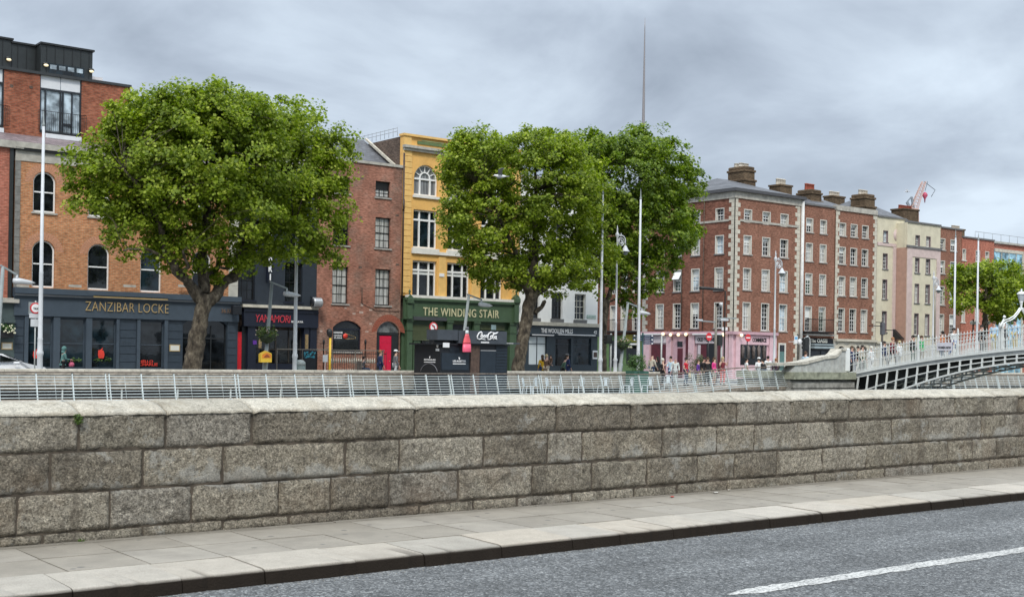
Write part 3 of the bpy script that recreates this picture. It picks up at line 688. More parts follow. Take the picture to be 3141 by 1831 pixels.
mb.build('small_lettering', WHT, sgn)
# bottle cutout sign
bt = thing('bottle_sign', (*sp(1424, 1080)[:1], Ys - .2, sp(1424, 1080)[1]), 'large red cola bottle figure fixed to the kiosk front beside the roof sign', 'sign')
c_, zb0 = sp(1424, 1080); zt0 = sp(1424, 1003)[1]; h = zt0 - zb0
PB = paint('bottle_red', (.72, .10, .12), .35, var=.1); PR = paint('bottle_label', (.80, .12, .20), .4, var=.05); PG = paint('bottle_glass', (.62, .66, .66), .2, var=.1); PK = paint('bottle_cap', (.16, .16, .17), .5)
def lat(prof, name, mt): mb = MB(lambda x, y, z: (x, (y - (Ys - .2)) * .45 + Ys - .2, z)); mb.lathe([(r * h, zb0 + z * h) for r, z in prof], (c_, Ys - .2, 0), 16); mb.build(name, mt, bt)
lat([(.20, 0), (.205, .03), (.205, .12), (.19, .34)], 'label', PR); lat([(.205, .341), (.18, .40), (.15, .52), (.10, .65), (.085, .72)], 'bottle_body', PB); lat([(.086, .721), (.075, .78), (.072, .88)], 'neck', PG); lat([(.085, .881), (.085, .97), (.07, 1.0)], 'cap', PK)
# small projecting board at the right end of the kiosk
bx = thing('board_sign', (sp(1552, 1050)[0] + .3, Ys, sp(1552, 1056)[1]), 'long narrow grey board with tiny white lettering sticking out right of the kiosk', 'sign')
p0 = sp(1552, 1048); p1 = sp(1598, 1056); mb = MB(); mb.box(p0[0] + .005, p1[0], Ys + .1, Ys + .2, p1[1], p0[1] - .04); mb.build('board', SGR, bx)
mb = MB()
for k in range(8): mb.box(p0[0] + .06 + k * .06, p0[0] + .10 + k * .06, Ys + .085, Ys + .1, p1[1] + .05, p0[1] - .09)
mb.build('small_lettering', WHT, bx)
# ================================================================= TREES
LT = leafmat('plane_leaf', [(0, (.10, .155, .012)), (.35, (.175, .25, .018)), (.7, (.27, .355, .030)), (1, (.42, .49, .10))], .42)
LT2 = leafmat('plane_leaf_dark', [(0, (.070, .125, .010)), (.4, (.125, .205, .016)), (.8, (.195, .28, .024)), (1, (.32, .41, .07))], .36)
m, t, b = newmat('plane_bark'); p = pos(t)
mpn = t.nodes.new('ShaderNodeMapping'); mpn.inputs['Scale'].default_value = (1, 1, .55); t.links.new(p, mpn.inputs[0])
c = ramp(t, noise_n(t, 5, 7, .68, mpn.outputs[0]), [(.34, (.022, .017, .012)), (.48, (.07, .055, .038)), (.60, (.145, .120, .085)), (.72, (.26, .23, .175))])
t.links.new(c, b.inputs['Base Color']); b.inputs['Roughness'].default_value = .95; bump(t, b, noise_n(t, 7, 8, .7, mpn.outputs[0]), 1, .12); BARK = m
LEAF = [(-.10, -.50), (.10, -.50), (.55, -.28), (.34, 0), (.60, .28), (.22, .26), (0, .62), (-.22, .26), (-.60, .28), (-.34, 0), (-.55, -.28)]
LEAF = np.array([(x, y, abs(x) * .25) for x, y in LEAF])
def leaves(name, cent, nrm_bias, size, mat, parent, seed):
    """many real leaf faces: cent (n,3)"""
    r = np.random.RandomState(seed); n = len(cent); k = len(LEAF)
    z = r.normal(size=(n, 3)); z[:, 2] = np.abs(z[:, 2]) * 1.0 + .35; z += nrm_bias * .9; z /= np.linalg.norm(z, axis=1)[:, None]
    a = r.normal(size=(n, 3)); x = np.cross(a, z); x /= np.linalg.norm(x, axis=1)[:, None]; y = np.cross(z, x)
    s = size * r.uniform(.55, 1.25, (n, 1, 1))
    P = cent[:, None, :] + s * (LEAF[None, :, 0:1] * x[:, None, :] + LEAF[None, :, 1:2] * y[:, None, :] + LEAF[None, :, 2:3] * z[:, None, :])
    o0 = np.array(worigin(parent)); P = (P - o0).reshape(-1, 3)
    me = bpy.data.meshes.new(name); me.vertices.add(n * k); me.vertices.foreach_set('co', P.astype(np.float32).ravel())
    me.loops.add(n * k); me.loops.foreach_set('vertex_index', np.arange(n * k, dtype=np.int32)); me.polygons.add(n)
    me.polygons.foreach_set('loop_start', np.arange(0, n * k, k, dtype=np.int32)); me.polygons.foreach_set('loop_total', np.full(n, k, dtype=np.int32))
    me.materials.append(mat); me.update(calc_edges=True); me.validate()
    o = bpy.data.objects.new(name, me); C.objects.link(o); o.parent = parent; return o
def plane_tree(lab, Y, base, trunk, limbs, ells, nclump, per, seed, mat=LT, leafsize=.21, cl=.55, deep=.9, pxr=1.0, cat='tree', grp='plane trees along the far quay', thin=0):
    """base px; trunk/limb paths as (px, py, dy, radius m); crown lobes as (px, py, rx px, ry px, dy)"""
    r = np.random.RandomState(seed); pr = random.Random(seed)
    b0 = atY(base[0], 1100, Y); T_ = thing('plane_tree', (b0.x, Y, 0), lab, cat, grp)
    def W(px, py, dy=0): return atY(px, py, Y + dy)
    mb = MB()
    tp = [W(a, b_, dy) for a, b_, dy, rr in trunk]; tr = [rr for *_, rr in trunk]
    pts = []; rads = []
    tp = [Vector((tp[0].x - (tp[1].x - tp[0].x) * .3, Y, -.05))] + tp; tr = [tr[0] * 1.15] + tr
    for i in range(len(tp) - 1):
        for k in range(6):
            q = k / 6; pts.append(tp[i].lerp(tp[i + 1], q)); rads.append(tr[i] * (1 - q) + tr[i + 1] * q)
    pts.append(tp[-1]); rads.append(tr[-1])
    b1 = len(mb.v); mb.tube(pts, rads, 20)
    ax = pts
    for i in range(b1, len(mb.v)):          # burrs and flutes on the trunk
        v = Vector(mb.v[i]); c_ = ax[(i - b1) // 20]; d = v - c_; 
        k = 1 + .22 * noise.noise(v * 1.9 + Vector((seed, 0, 0))) + .16 * noise.noise(v * 4.5 + Vector((0, seed, 0))) + .07 * noise.noise(v * 11)
        mb.v[i] = tuple(c_ + d * k)
    mb.build('trunk', BARK, T_)
    # crown sample points
    E = []
    for (cx, cy, rx, ry, *o) in ells:
        c_ = W(cx, cy, o[0] if o else 0); mpp = (c_ - ORG).dot(FWD) / F_PX
        E.append((np.array(c_), rx * mpp, ry * mpp, rx * mpp * deep))
    vol = np.array([e[1] * e[2] * e[3] for e in E]) ** .8; pr_ = vol / vol.sum()
    RTn = np.array(RT0); FWn = np.array(FWD); Zn = np.array((0, 0, 1.0))
    cc = []; nb = []
    while len(cc) < nclump:
        e = E[r.choice(len(E), p=pr_)]; d = r.normal(size=3); d /= np.linalg.norm(d)
        rad = r.uniform(.25, 1.0) ** .45 if r.rand() < .9 else 1.0 + r.uniform(0, .07)
        q = e[0] + (RTn * d[0] * e[1] + Zn * d[2] * e[2] + FWn * d[1] * e[3]) * rad
        # drop those deep inside another lobe half of the time
        cc.append(q); nb.append(d)
    cc = np.array(cc); nb = np.array(nb)
    cent = []; bias = []
    for q, d in zip(cc, nb):
        k = int(per * r.uniform(.5, 1.5)); rr = cl * r.uniform(.55, 1.25)
        o = r.normal(size=(k, 3)); o /= np.linalg.norm(o, axis=1)[:, None]; o *= (r.rand(k, 1) ** .5) * rr; o[:, 2] *= .7
        cent.append(q + o); bias.append(np.repeat((RTn * d[0] + Zn * max(d[2], -.1) + FWn * d[1])[None], k, 0))
    cent = np.concatenate(cent); bias = np.concatenate(bias)
    leaves('crown', cent, bias, leafsize, mat, T_, seed)
    # limbs, then secondary branches reaching out to the clumps
    lp = []
    for L_ in limbs:
        P = [W(a, b_, dy) for a, b_, dy, rr in L_]; rr = [q[3] for q in L_]; pts = []; rads = []
        for i in range(len(P) - 1):
            for k in range(4):
                q = k / 4; v = P[i].lerp(P[i + 1], q); v = v + Vector([noise.noise(v * 1.3 + Vector((k_, seed, 0))) * .16 for k_ in range(3)]) * (1 if i + k else 0)
                pts.append(v); rads.append(rr[i] * (1 - q) + rr[i + 1] * q)
        pts.append(P[-1]); rads.append(rr[-1]); mb = MB(); b1 = len(mb.v); mb.tube(pts, rads, 10)
        for i in range(len(mb.v)):
            v = Vector(mb.v[i]); c_ = pts[min(i // 10, len(pts) - 1)]; mb.v[i] = tuple(c_ + (v - c_) * (1 + .25 * noise.noise(v * 5)))
        mb.build('limb', BARK, T_); lp += [(v, rd) for v, rd in zip(pts, rads)]
    mb = MB(); lv = np.array([tuple(v) for v, _ in lp])
    for q in cc[r.permutation(len(cc))[:int(nclump * .28)]]:
        dd = np.linalg.norm(lv - q, axis=1) + np.maximum(0, lv[:, 2] - q[2]) * .8; i = int(np.argmin(dd)); v0, rd = lp[i]; q = Vector(q)
        L_ = (q - v0).length
        if L_ < .3 or L_ > 4.2: continue
        mid = v0.lerp(q, .5) + Vector((pr.uniform(-.2, .2), pr.uniform(-.2, .2), .12 * L_)); mid2 = v0.lerp(q, .78) + Vector((pr.uniform(-.15, .15), pr.uniform(-.15, .15), .06 * L_))
        r0 = min(rd * .4, .014 + .011 * L_); mb.tube([v0, mid, mid2, q], [r0, r0 * .7, r0 * .45, r0 * .2], 5)
    if mb.v: mb.build('branches', BARK, T_)
    return T_
plane_tree('largest plane tree, big round leafy crown on a knobbly trunk before the orange brick hotel', 53.2, (592, 1131),
    [(592, 1131, 0, .42), (600, 1060, 0, .40), (612, 1000, 0, .36), (620, 950, 0, .36), (632, 905, 0, .40)],
    [[(618, 920, 0, .30), (590, 880, -.1, .24), (545, 835, -.3, .20), (515, 790, -.5, .17), (490, 700, -.8, .13), (440, 600, -1, .09), (380, 520, -1.2, .05)],
     [(640, 925, 0, .30), (672, 880, .1, .25), (715, 850, .3, .23), (745, 770, .4, .19), (775, 680, .6, .14), (850, 560, .8, .09), (930, 480, 1, .05)],
     [(628, 900, 0, .26), (620, 820, .1, .24), (625, 740, .2, .20), (640, 620, .3, .15), (650, 480, .2, .10), (660, 360, .2, .05)],
     [(620, 860, .2, .16), (668, 820, .6, .12), (690, 780, 1.2, .09), (650, 690, 2, .06)],
     [(545, 835, -.3, .08), (580, 820, -.8, .07), (560, 770, -1.4, .05)], [(745, 770, .4, .08), (700, 818, .1, .07), (660, 822, -.2, .05)],
     [(515, 790, -.5, .08), (440, 760, -.9, .06), (380, 770, -1.2, .04)], [(775, 680, .6, .09), (900, 700, -.5, .06), (1000, 760, -1, .03)]],
    [(650, 470, 300, 205), (640, 400, 210, 110), (760, 430, 130, 115), (540, 415, 130, 100), (430, 480, 110, 120), (430, 520, 175, 175), (890, 500, 175, 190, .5), (640, 350, 210, 82), (500, 350, 130, 75), (800, 365, 130, 75), (640, 640, 300, 120), (330, 560, 115, 120), (970, 480, 115, 130), (960, 650, 105, 135), (1000, 800, 50, 50), (400, 720, 110, 70), (300, 640, 75, 75), (870, 740, 130, 80), (240, 510, 40, 60), (1060, 450, 35, 50), (560, 760, 120, 70), (350, 365, 60, 45), (760, 810, 90, 45), (660, 830, 60, 40)],
    1500, 84, 11, leafsize=.13, cl=.60)
plane_tree('middle plane tree with a dense crown covering the yellow building and the white house', 53.2, (1590, 1131),
    [(1590, 1131, 0, .36), (1600, 1060, 0, .34), (1612, 990, 0, .32), (1625, 930, 0, .34), (1632, 890, 0, .38)],
    [[(1625, 900, 0, .26), (1610, 840, -.1, .22), (1585, 780, -.3, .14), (1540, 680, -.5, .10), (1470, 560, -.6, .05)],
     [(1640, 900, 0, .28), (1670, 880, .2, .24), (1700, 840, .3, .18), (1750, 740, .5, .12), (1800, 620, .6, .06)],
     [(1632, 890, 0, .22), (1635, 800, .2, .18), (1640, 680, .3, .13), (1640, 480, .2, .06)], [(1640, 960, 0, .16), (1662, 945, -.2, .12), (1672, 925, -.4, .10)]],
    [(1610, 560, 235, 150), (1470, 500, 120, 100), (1610, 455, 180, 60, .2), (1420, 520, 70, 110), (1740, 520, 120, 115), (1500, 660, 130, 130), (1700, 680, 150, 130), (1400, 660, 60, 90), (1820, 650, 70, 110), (1640, 800, 130, 90), (1790, 790, 80, 90), (1500, 800, 110, 60), (1860, 760, 40, 60), (1440, 440, 60, 40), (1380, 470, 40, 40), (1545, 850, 70, 45), (1740, 860, 100, 50), (1690, 410, 45, 40), (1810, 900, 45, 25)],
    1000, 80, 12, leafsize=.13, cl=.55)
plane_tree('rear darker plane tree at the side street corner in front of the red brick block', 56.5, (1850, 1131),
    [(1848, 1131, 0, .24), (1850, 1060, 0, .22), (1852, 990, 0, .20), (1862, 920, 0, .19)],
    [[(1860, 930, 0, .16), (1880, 850, 0, .13), (1920, 740, .2, .10), (1960, 600, .3, .05)], [(1858, 960, 0, .14), (1850, 880, -.2, .12), (1840, 760, -.3, .09), (1850, 560, 0, .05)], [(1880, 880, 0, .09), (1960, 840, .3, .07), (2040, 720, .5, .04)]],
    [(1920, 560, 190, 130), (1780, 470, 110, 75), (1920, 450, 120, 52), (2040, 520, 90, 90), (2080, 610, 75, 110), (1960, 700, 160, 130), (1850, 700, 100, 140), (2110, 700, 55, 60), (1960, 850, 90, 85), (2060, 780, 60, 50), (1700, 450, 60, 50), (1990, 430, 60, 45), (1880, 830, 70, 80), (2120, 560, 42, 60), (1950, 930, 40, 40)],
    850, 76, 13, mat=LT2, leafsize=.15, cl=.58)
plane_tree('bushy plane tree at far right behind the white footbridge', 56.0, (3020, 1050),
    [(3020, 1050, 0, .24), (3020, 1000, 0, .22), (3022, 960, 0, .2), (3024, 930, 0, .2)],
    [[(3024, 930, 0, .15), (2990, 880, 0, .1), (2960, 850, 0, .05)], [(3024, 930, 0, .15), (3060, 880, .2, .1), (3100, 850, .3, .05)], [(3024, 930, 0, .12), (3024, 860, 0, .06)]],
    [(3020, 885, 100, 75), (2950, 900, 50, 65), (3090, 900, 80, 80), (3140, 890, 70, 80), (3050, 835, 70, 35), (2980, 840, 45, 30), (3180, 930, 60, 70), (2945, 850, 35, 30), (3060, 960, 60, 30)],
    460, 60, 14, leafsize=.17, cl=.6)
# ================================================================= HOUSE BUILDING KIT
class Face:
    def __init__(s, kind, v): s.k = kind; s.v = v
    def T(s, a, d, z): return (a, s.v + d, z) if s.k == 'Y' else (s.v + d, a, z)
    def p(s, px, py, off=0):
        q = atY(px, py, s.v + off) if s.k == 'Y' else atX(px, py, s.v + off); return (q.x if s.k == 'Y' else q.y), q.z
    def r(s, x0, y0, x1, y1, off=0):      # pixel rectangle -> (s0,s1,z0,z1)
        xm, ym = (x0 + x1) / 2, (y0 + y1) / 2; a, b = s.p(x0, ym, off)[0], s.p(x1, ym, off)[0]
        return min(a, b), max(a, b), s.p(xm, y1, off)[1], s.p(xm, y0, off)[1]
    def row(s, xref, yt, yb, cols):
        z1 = s.p(xref, yt)[1]; z0 = s.p(xref, yb)[1]; ym = (yt + yb) / 2; o = []
        for a, b in cols:
            q = sorted((s.p(a, ym)[0], s.p(b, ym)[0])); o.append((q[0], q[1], z0, z1))
        return o
def arc_pts(s0, s1, zs, zt, n=10):
    c = (s0 + s1) / 2; h = zt - zs; hw = (s1 - s0) / 2
    if h > hw * .98: return [(c - hw * math.cos(math.pi * i / n), zs + h * math.sin(math.pi * i / n)) for i in range(n + 1)]
    Rr = (hw * hw + h * h) / (2 * h); a0 = math.asin(hw / Rr)
    return [(c + Rr * math.sin(-a0 + 2 * a0 * i / n), zs + h - Rr + Rr * math.cos(-a0 + 2 * a0 * i / n)) for i in range(n + 1)]
def wallmesh(F, s0, s1, z0, z1, holes, mat, par, th=.32, name='wall', d=0.0):
    """holes: (a,b,c,d[,rise]) ; one connected sheet with reveals"""
    mb = MB(F.T); S = sorted({round(v, 4) for v in [s0, s1] + [h[0] for h in holes] + [h[1] for h in holes]}); Z = sorted({round(v, 4) for v in [z0, z1] + [h[2] for h in holes] + [h[3] for h in holes]})
    S = [v for v in S if s0 - 1e-3 <= v <= s1 + 1e-3]; Z = [v for v in Z if z0 - 1e-3 <= v <= z1 + 1e-3]
    idx = {}; P = []; fs = []
    def vi(i, k, dd):
        if (i, k, dd) not in idx: idx[(i, k, dd)] = len(P); P.append((S[i], d + dd, Z[k]))
        return idx[(i, k, dd)]
    def hole(i, k):
        if i < 0 or k < 0 or i >= len(S) - 1 or k >= len(Z) - 1: return True
        cs, cz = (S[i] + S[i + 1]) / 2, (Z[k] + Z[k + 1]) / 2
        return any(h[0] < cs < h[1] and h[2] < cz < h[3] for h in holes)
    for i in range(len(S) - 1):
        for k in range(len(Z) - 1):
            if hole(i, k): continue
            fs.append((vi(i, k, 0), vi(i + 1, k, 0), vi(i + 1, k + 1, 0), vi(i, k + 1, 0)))
            for (a, b, ni, nk) in (((i, k), (i, k + 1), i - 1, k), ((i + 1, k), (i + 1, k + 1), i + 1, k), ((i, k), (i + 1, k), i, k - 1), ((i, k + 1), (i + 1, k + 1), i, k + 1)):
                if hole(ni, nk): fs.append((vi(*a, 0), vi(*b, 0), vi(*b, th), vi(*a, th)))
    mb.add(P, fs)
    for h in holes:
        if len(h) > 4 and h[4]:
            pts = arc_pts(h[0], h[1], h[3] - h[4], h[3], 12); m = len(pts) // 2
            for side in (pts[:m + 1] + [(h[0], h[3])], pts[m:] + [(h[1], h[3])]):
                # fan of thin wedges from the corner
                cn = side[-1]; q = side[:-1]
                for j in range(len(q) - 1):
                    mb.add([(cn[0], d, cn[1]), (q[j][0], d, q[j][1]), (q[j + 1][0], d, q[j + 1][1])], [(0, 1, 2)])
                    mb.add([(q[j][0], d, q[j][1]), (q[j + 1][0], d, q[j + 1][1]), (q[j + 1][0], d + th, q[j + 1][1]), (q[j][0], d + th, q[j][1])], [(0, 1, 2, 3)])
    return mb.build(name, mat, par)
def window(par, F, h, fr, pane, rec=.16, fw=.06, cols=1, rows=2, mid=.5, sill=None, sur=None, lab=None, mw=.022, sillz=.09, blind=None, d=0.0, mids=True, surw=.09, name='window', sash=None, sillo=.07):
    s0, s1, z0, z1 = h[:4]; rise = h[4] if len(h) > 4 else 0
    mb = MB(F.T); b = fw; d0, d1 = d + rec, d + rec + .05; g = .003; e0, e1, y0, y1 = s0 + g, s1 - g, z0 + g, z1 - g
    zs = z1 - rise
    mb.box(e0, e0 + b, d0, d1, y0, zs if rise else y1); mb.box(e1 - b, e1, d0, d1, y0, zs if rise else y1); mb.box(e0 + b, e1 - b, d0, d1, y0, y0 + b * 1.2)
    if not rise: mb.box(e0 + b, e1 - b, d0, d1, y1 - b, y1)
    else:
        o = arc_pts(e0, e1, zs, y1, 14); i_ = arc_pts(e0 + b, e1 - b, zs, y1 - b, 14)
        for j in range(len(o) - 1): mb.prism([o[j], o[j + 1], i_[j + 1], i_[j]], d0, d1)
    zm = z0 + (z1 - z0) * mid
    if mids: mb.box(e0 + b, e1 - b, d0 - .012, d1 - .012, zm - b * .45, zm + b * .45)
    for c_ in range(1, cols):
        x = e0 + b + (e1 - e0 - 2 * b) * c_ / cols; top = y1 - b if not rise else zs + rise * .8; mb.box(x - mw / 2, x + mw / 2, d0 + .008, d1 - .006, y0 + b, top)
    for (a_, b_) in ((y0 + b, zm), (zm, y1 - b)):
        for r_ in range(1, rows):
            z = a_ + (b_ - a_) * r_ / rows; mb.box(e0 + b, e1 - b, d0 + .011, d1 - .009, z - mw / 2, z + mw / 2)
    wo = mb.build(name, fr, par); 
    if lab: wo['label'] = lab
    mb = MB(F.T)
    if rise: mb.prism([(s0 + .01, z0 + .01), (s1 - .01, z0 + .01)] + list(reversed(arc_pts(s0 + .01, s1 - .01, zs, z1 - .01, 14))), d0 + .032, d0 + .04)
    else: mb.box(s0 + .01, s1 - .01, d0 + .032, d0 + .04, z0 + .01, z1 - .01)
    mb.build('pane', pane, wo)
    if blind:
        f, bm = blind; mb = MB(F.T); mb.box(s0 + b + .01, s1 - b - .01, d0 + .020, d0 + .030, z1 - b - (z1 - z0) * f, z1 - b); mb.build('blind', bm, wo)
    if sash:
        mb = MB(F.T); w_ = s1 - s0 - 2 * b; a_ = zm if zm else z0
        mb.add([F0(s0 + b, d0 - .02, z1 - b), F0(s1 - b, d0 - .02, z1 - b), F0(s1 - b - .02, d0 - sash, zm + .1), F0(s0 + b + .02, d0 - sash, zm + .1),
                F0(s0 + b, d0 - .05, z1 - b), F0(s1 - b, d0 - .05, z1 - b), F0(s1 - b - .02, d0 - sash - .03, zm + .1), F0(s0 + b + .02, d0 - sash - .03, zm + .1)], [(0, 1, 2, 3), (4, 5, 6, 7), (0, 1, 5, 4), (1, 2, 6, 5), (2, 3, 7, 6), (3, 0, 4, 7)]); mb.build('open_sash', fr, wo)
    if sill is not None:
        mb = MB(F.T); mb.box(s0 - .08, s1 + .08, d - sillo, d + rec + .02, z0 - sillz, z0 - .002); mb.build('sill', sill, wo)
    if sur is not None:
        mb = MB(F.T); t_ = surw; o = -.012 + d
        mb.box(s0 + .002, s0 + t_ * .35, o, d0, z0, z1 - .002); mb.box(s1 - t_ * .35, s1 - .002, o, d0, z0, z1 - .002); mb.box(s0 + .002 + t_ * .35, s1 - .002 - t_ * .35, o, d0, z1 - t_ * .4, z1 - .002)
        mb.build('surround', sur, wo)
    return wo
def pb(mb, F, x0, y0, x1, y1, d0, d1, bev=0):
    a, b, c, d = F.r(x0, y0, x1, y1); mb.box(a, b, d0, d1, c, d, bev)
def piece(name, par, F, mat, rects, **k):
    mb = MB(F.T)
    for r in rects: pb(mb, F, *r)
    return mb.build(name, mat, par)
def quoins(par, F, s, z0, z1, mat, w0=.55, w1=.32, h=.34, side=1, both=False):
    mb = MB(F.T); z = z0; i = 0
    while z < z1 - .05:
        w_ = w0 if i % 2 == 0 else w1; zz1 = min(z + h, z1); a, b = (s, s + w_) if side > 0 else (s - w_, s)
        mb.box(a, b, -.035, .02, z + .006, zz1 - .006, .006); z += h; i += 1
    return mb.build('quoin_strip', mat, par)
def chimney(par, X0, X1, Y0, Y1, z0, z1, mat, potm, npots, potlab=None, cap=True, steps=True, poth=.55, potr=.14, capm=None, rows=1):
    mb = MB(); h = z1 - z0
    if steps:
        mb.box(X0, X1, Y0, Y1, z0, z0 + h * .35); mb.box(X0 - .08, X1 + .08, Y0 - .08, Y1 + .08, z0 + h * .35, z0 + h * .45, .04); mb.box(X0 + .06, X1 - .06, Y0 + .06, Y1 - .06, z0 + h * .45, z0 + h * .76)
        mb.box(X0 - .02, X1 + .02, Y0 - .02, Y1 + .02, z0 + h * .76, z0 + h * .86, .03); mb.box(X0 + .08, X1 - .08, Y0 + .08, Y1 - .08, z0 + h * .86, z1, .06)
    else:
        mb.box(X0, X1, Y0, Y1, z0, z1 - .14); mb.box(X0 - .07, X1 + .07, Y0 - .07, Y1 + .07, z1 - .14, z1)
    c = mb.build('chimney', mat, par)
    for r_ in range(rows):
        for k in range(npots):
            mb = MB(); x = X0 + .2 + (X1 - X0 - .4) * (k + .5) / npots; y = (Y0 + Y1) / 2 + (r_ - (rows - 1) / 2) * .5
            pr = [(potr * 1.1, 0), (potr, .05), (potr * .85, poth * .8), (potr * 1.05, poth * .84), (potr * 1.05, poth * .95), (potr * .7, poth)]
            mb.lathe(pr, (x, y, z1 + .003), 9); mb.build('chimney_pot', potm, c)
    return c
def pitched(par, X0, X1, Y0, Y1, z0, zr, mat, hipL=0, hipR=0, name='roof'):
    ym = (Y0 + Y1) / 2; P = [(X0, Y0, z0), (X1, Y0, z0), (X1, Y1, z0), (X0, Y1, z0), (X0 + hipL, ym, zr), (X1 - hipR, ym, zr)]
    mb = MB(); mb.add(P, [(0, 1, 5, 4), (2, 3, 4, 5), (0, 4, 3), (1, 2, 5), (0, 3, 2, 1)]); return mb.build(name, mat, par)
def slate(name, c0):
    m, t, b = newmat(name); p = pos(t); s = t.nodes.new('ShaderNodeSeparateXYZ'); t.links.new(p, s.inputs[0])
    cb = t.nodes.new('ShaderNodeCombineXYZ'); t.links.new(s.outputs[0], cb.inputs[0]); t.links.new(s.outputs[2], cb.inputs[1])
    br = t.nodes.new('ShaderNodeTexBrick'); t.links.new(cb.outputs[0], br.inputs['Vector']); br.inputs['Scale'].default_value = 1; br.inputs['Brick Width'].default_value = .32; br.inputs['Row Height'].default_value = .16; br.inputs['Mortar Size'].default_value = .008
    br.inputs['Color1'].default_value = (*c0, 1); br.inputs['Color2'].default_value = (*[x * 1.5 for x in c0], 1); br.inputs['Mortar'].default_value = (*[x * .35 for x in c0], 1)
    c = mul(t, br.outputs['Color'], ramp(t, noise_n(t, 1.4, 6, .65, p), [(.3, g3(.75)), (.7, g3(1.2))])); t.links.new(c, b.inputs['Base Color']); b.inputs['Roughness'].default_value = .6; bump(t, b, br.outputs['Fac'], -.6, .02); return m
# shared finishes
BR_ORANGE = brick('brick_orange', (.44, .165, .070), (.50, .22, .10), (.38, .27, .17), bw=.24, bh=.082, ms=.013, soot=.25)
BR_NEWRED = brick('brick_newred', (.29, .085, .045), (.34, .12, .065), (.20, .12, .09), soot=.3)
BR_BROWN = brick('brick_brown', (.215, .108, .078), (.30, .165, .12), (.31, .245, .20), patches=(.36, .155, .105), soot=.4)
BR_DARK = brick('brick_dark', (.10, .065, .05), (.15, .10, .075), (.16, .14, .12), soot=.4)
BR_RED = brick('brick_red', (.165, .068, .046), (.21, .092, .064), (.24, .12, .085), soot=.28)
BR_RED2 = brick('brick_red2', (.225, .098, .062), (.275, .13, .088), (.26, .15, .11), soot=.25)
BR_CHIM = brick('brick_chimney', (.115, .075, .045), (.15, .10, .06), (.12, .10, .07), soot=.45)
BR_TERR = brick('brick_terrace', (.36, .11, .07), (.41, .145, .095), (.40, .20, .15), soot=.2)
STONE = paint('trim_stone', (.42, .40, .35), .85, var=.2, dirt=.35); STONEL = paint('quoin_stone', (.56, .52, .43), .8, var=.15, dirt=.2); STONED = paint('stone_dark', (.20, .195, .18), .85, var=.25)
SILL = paint('sill_stone', (.36, .34, .31), .85, var=.2); SILLD = paint('sill_grey', (.15, .15, .15), .8)
WFR = paint('white_frame', (.80, .80, .78), .4, var=.03); BFR = paint('black_frame', (.012, .012, .013), .4); CREAM = paint('cream_sash', (.62, .60, .52), .5)
SLATE = slate('slate_grey', (.09, .092, .10)); SLATEP = slate('slate_purple', (.17, .135, .14))
G0 = glass_dark('glass_dark'); G1 = glass_dark('glass_blue', (.008, .016, .022)); GC = glass_dark('glass_net_curtain', rough=.05, curt=(.50, .50, .47)); GW = glass_dark('glass_painted_sky', (.30, .36, .40), rough=.05); GG = glass_dark('glass_green', (.05, .075, .06))  # GW: sky reflection painted in as a pale base colour
POTC = paint('pot_cream', (.55, .50, .42), .8); POTR = paint('pot_red', (.30, .07, .04), .8); BLIND = paint('roller_blind', (.72, .74, .72), .7, var=.04)
GOLD = paint('gold_letter', (.50, .36, .17), .4, metal=.2); IRON = paint('iron_black', (.014, .014, .015), .5)
def body(par, X0, X1, Y0, Y1, z1, mat, th=.33, name='side_wall'):
    mb = MB(); mb.box(X0, X1, Y0 + th, Y1, 0.0, z1 - .02); return mb.build(name, mat, par)
FQ = Face('Y', YF)
# ================================================================= 1  ORANGE BRICK HOTEL
F = FQ; xa = F.p(39, 1000)[0]; xb = F.p(728, 1000)[0]
h1 = thing('brick_hotel', ((xa + xb) / 2, YF, 0), 'orange brick hotel with arched windows over a long slate blue shopfront', 'building')
zf = F.p(41, 881)[1]; zw = F.p(100, 497)[1]; zpar = F.p(60, 436)[1]
body(h1, xa, xb, YF, YF + 12, zpar, BR_NEWRED)
c1 = [(98, 168), (269, 336), (431, 496), (590, 648)]
r1 = F.row(133, 737, 882, c1); r2_ = [(a, b, *F.row(133, 527, 652, [(98, 168)])[0][2:]) for a, b, _, _ in r1]
hs = [(*h, (h[1] - h[0]) * .42) for h in r1 + r2_]
wallmesh(F, xa, xb, zf, zw, hs, BR_ORANGE, h1)
for i, h in enumerate(hs):
    window(h1, F, h, WFR, G0 if i not in (2,) else G1, rec=.14, fw=.075, rows=1, sill=STONE if i > 3 else None)
for h in hs:
    mb = MB(F.T); c_ = (h[0] + h[1]) / 2; zs = h[3] - h[4]; o = arc_pts(h[0] - .03, h[1] + .03, zs - .03, h[3] + .02, 22); q = arc_pts(h[0] - .42, h[1] + .42, zs - .12, h[3] + .40, 22)
    for j in range(22):
        def L2(a, b, k): return (a[0] + (b[0] - a[0]) * k, a[1] + (b[1] - a[1]) * k)
        mb.prism([L2(o[j], o[j + 1], .10), L2(o[j], o[j + 1], .90), L2(q[j], q[j + 1], .90), L2(q[j], q[j + 1], .10)], -.008, .006)
    mb.build('arch_bricks', paint('rubbed_brick', (.50, .25, .15), .9, var=.2, scale=12), h1)
mb = MB(F.T); z1_, z2_, z3_ = F.p(100, 497)[1], F.p(100, 466)[1], F.p(100, 458)[1]
mb.box(xa, xb, -.04, .3, z1_ + .002, z2_); mb.box(xa - .05, xb + .05, -.22, .3, z3_, zpar); mb.build('cornice', STONE, h1)
mb = MB(F.T); mb.box(xa, xb, -.16, .2, z2_ + .002, z3_ - .002); mb.build('gutter', IRON, h1)
quoins(h1, F, xa, zf, zw, STONED, .26, .26, .42, 1); quoins(h1, F, xb - .58, zf, zw, paint('render_pilaster', (.48, .46, .40), .85), .56, .56, .62, 1)
zs1 = F.p(60, 402)[1]
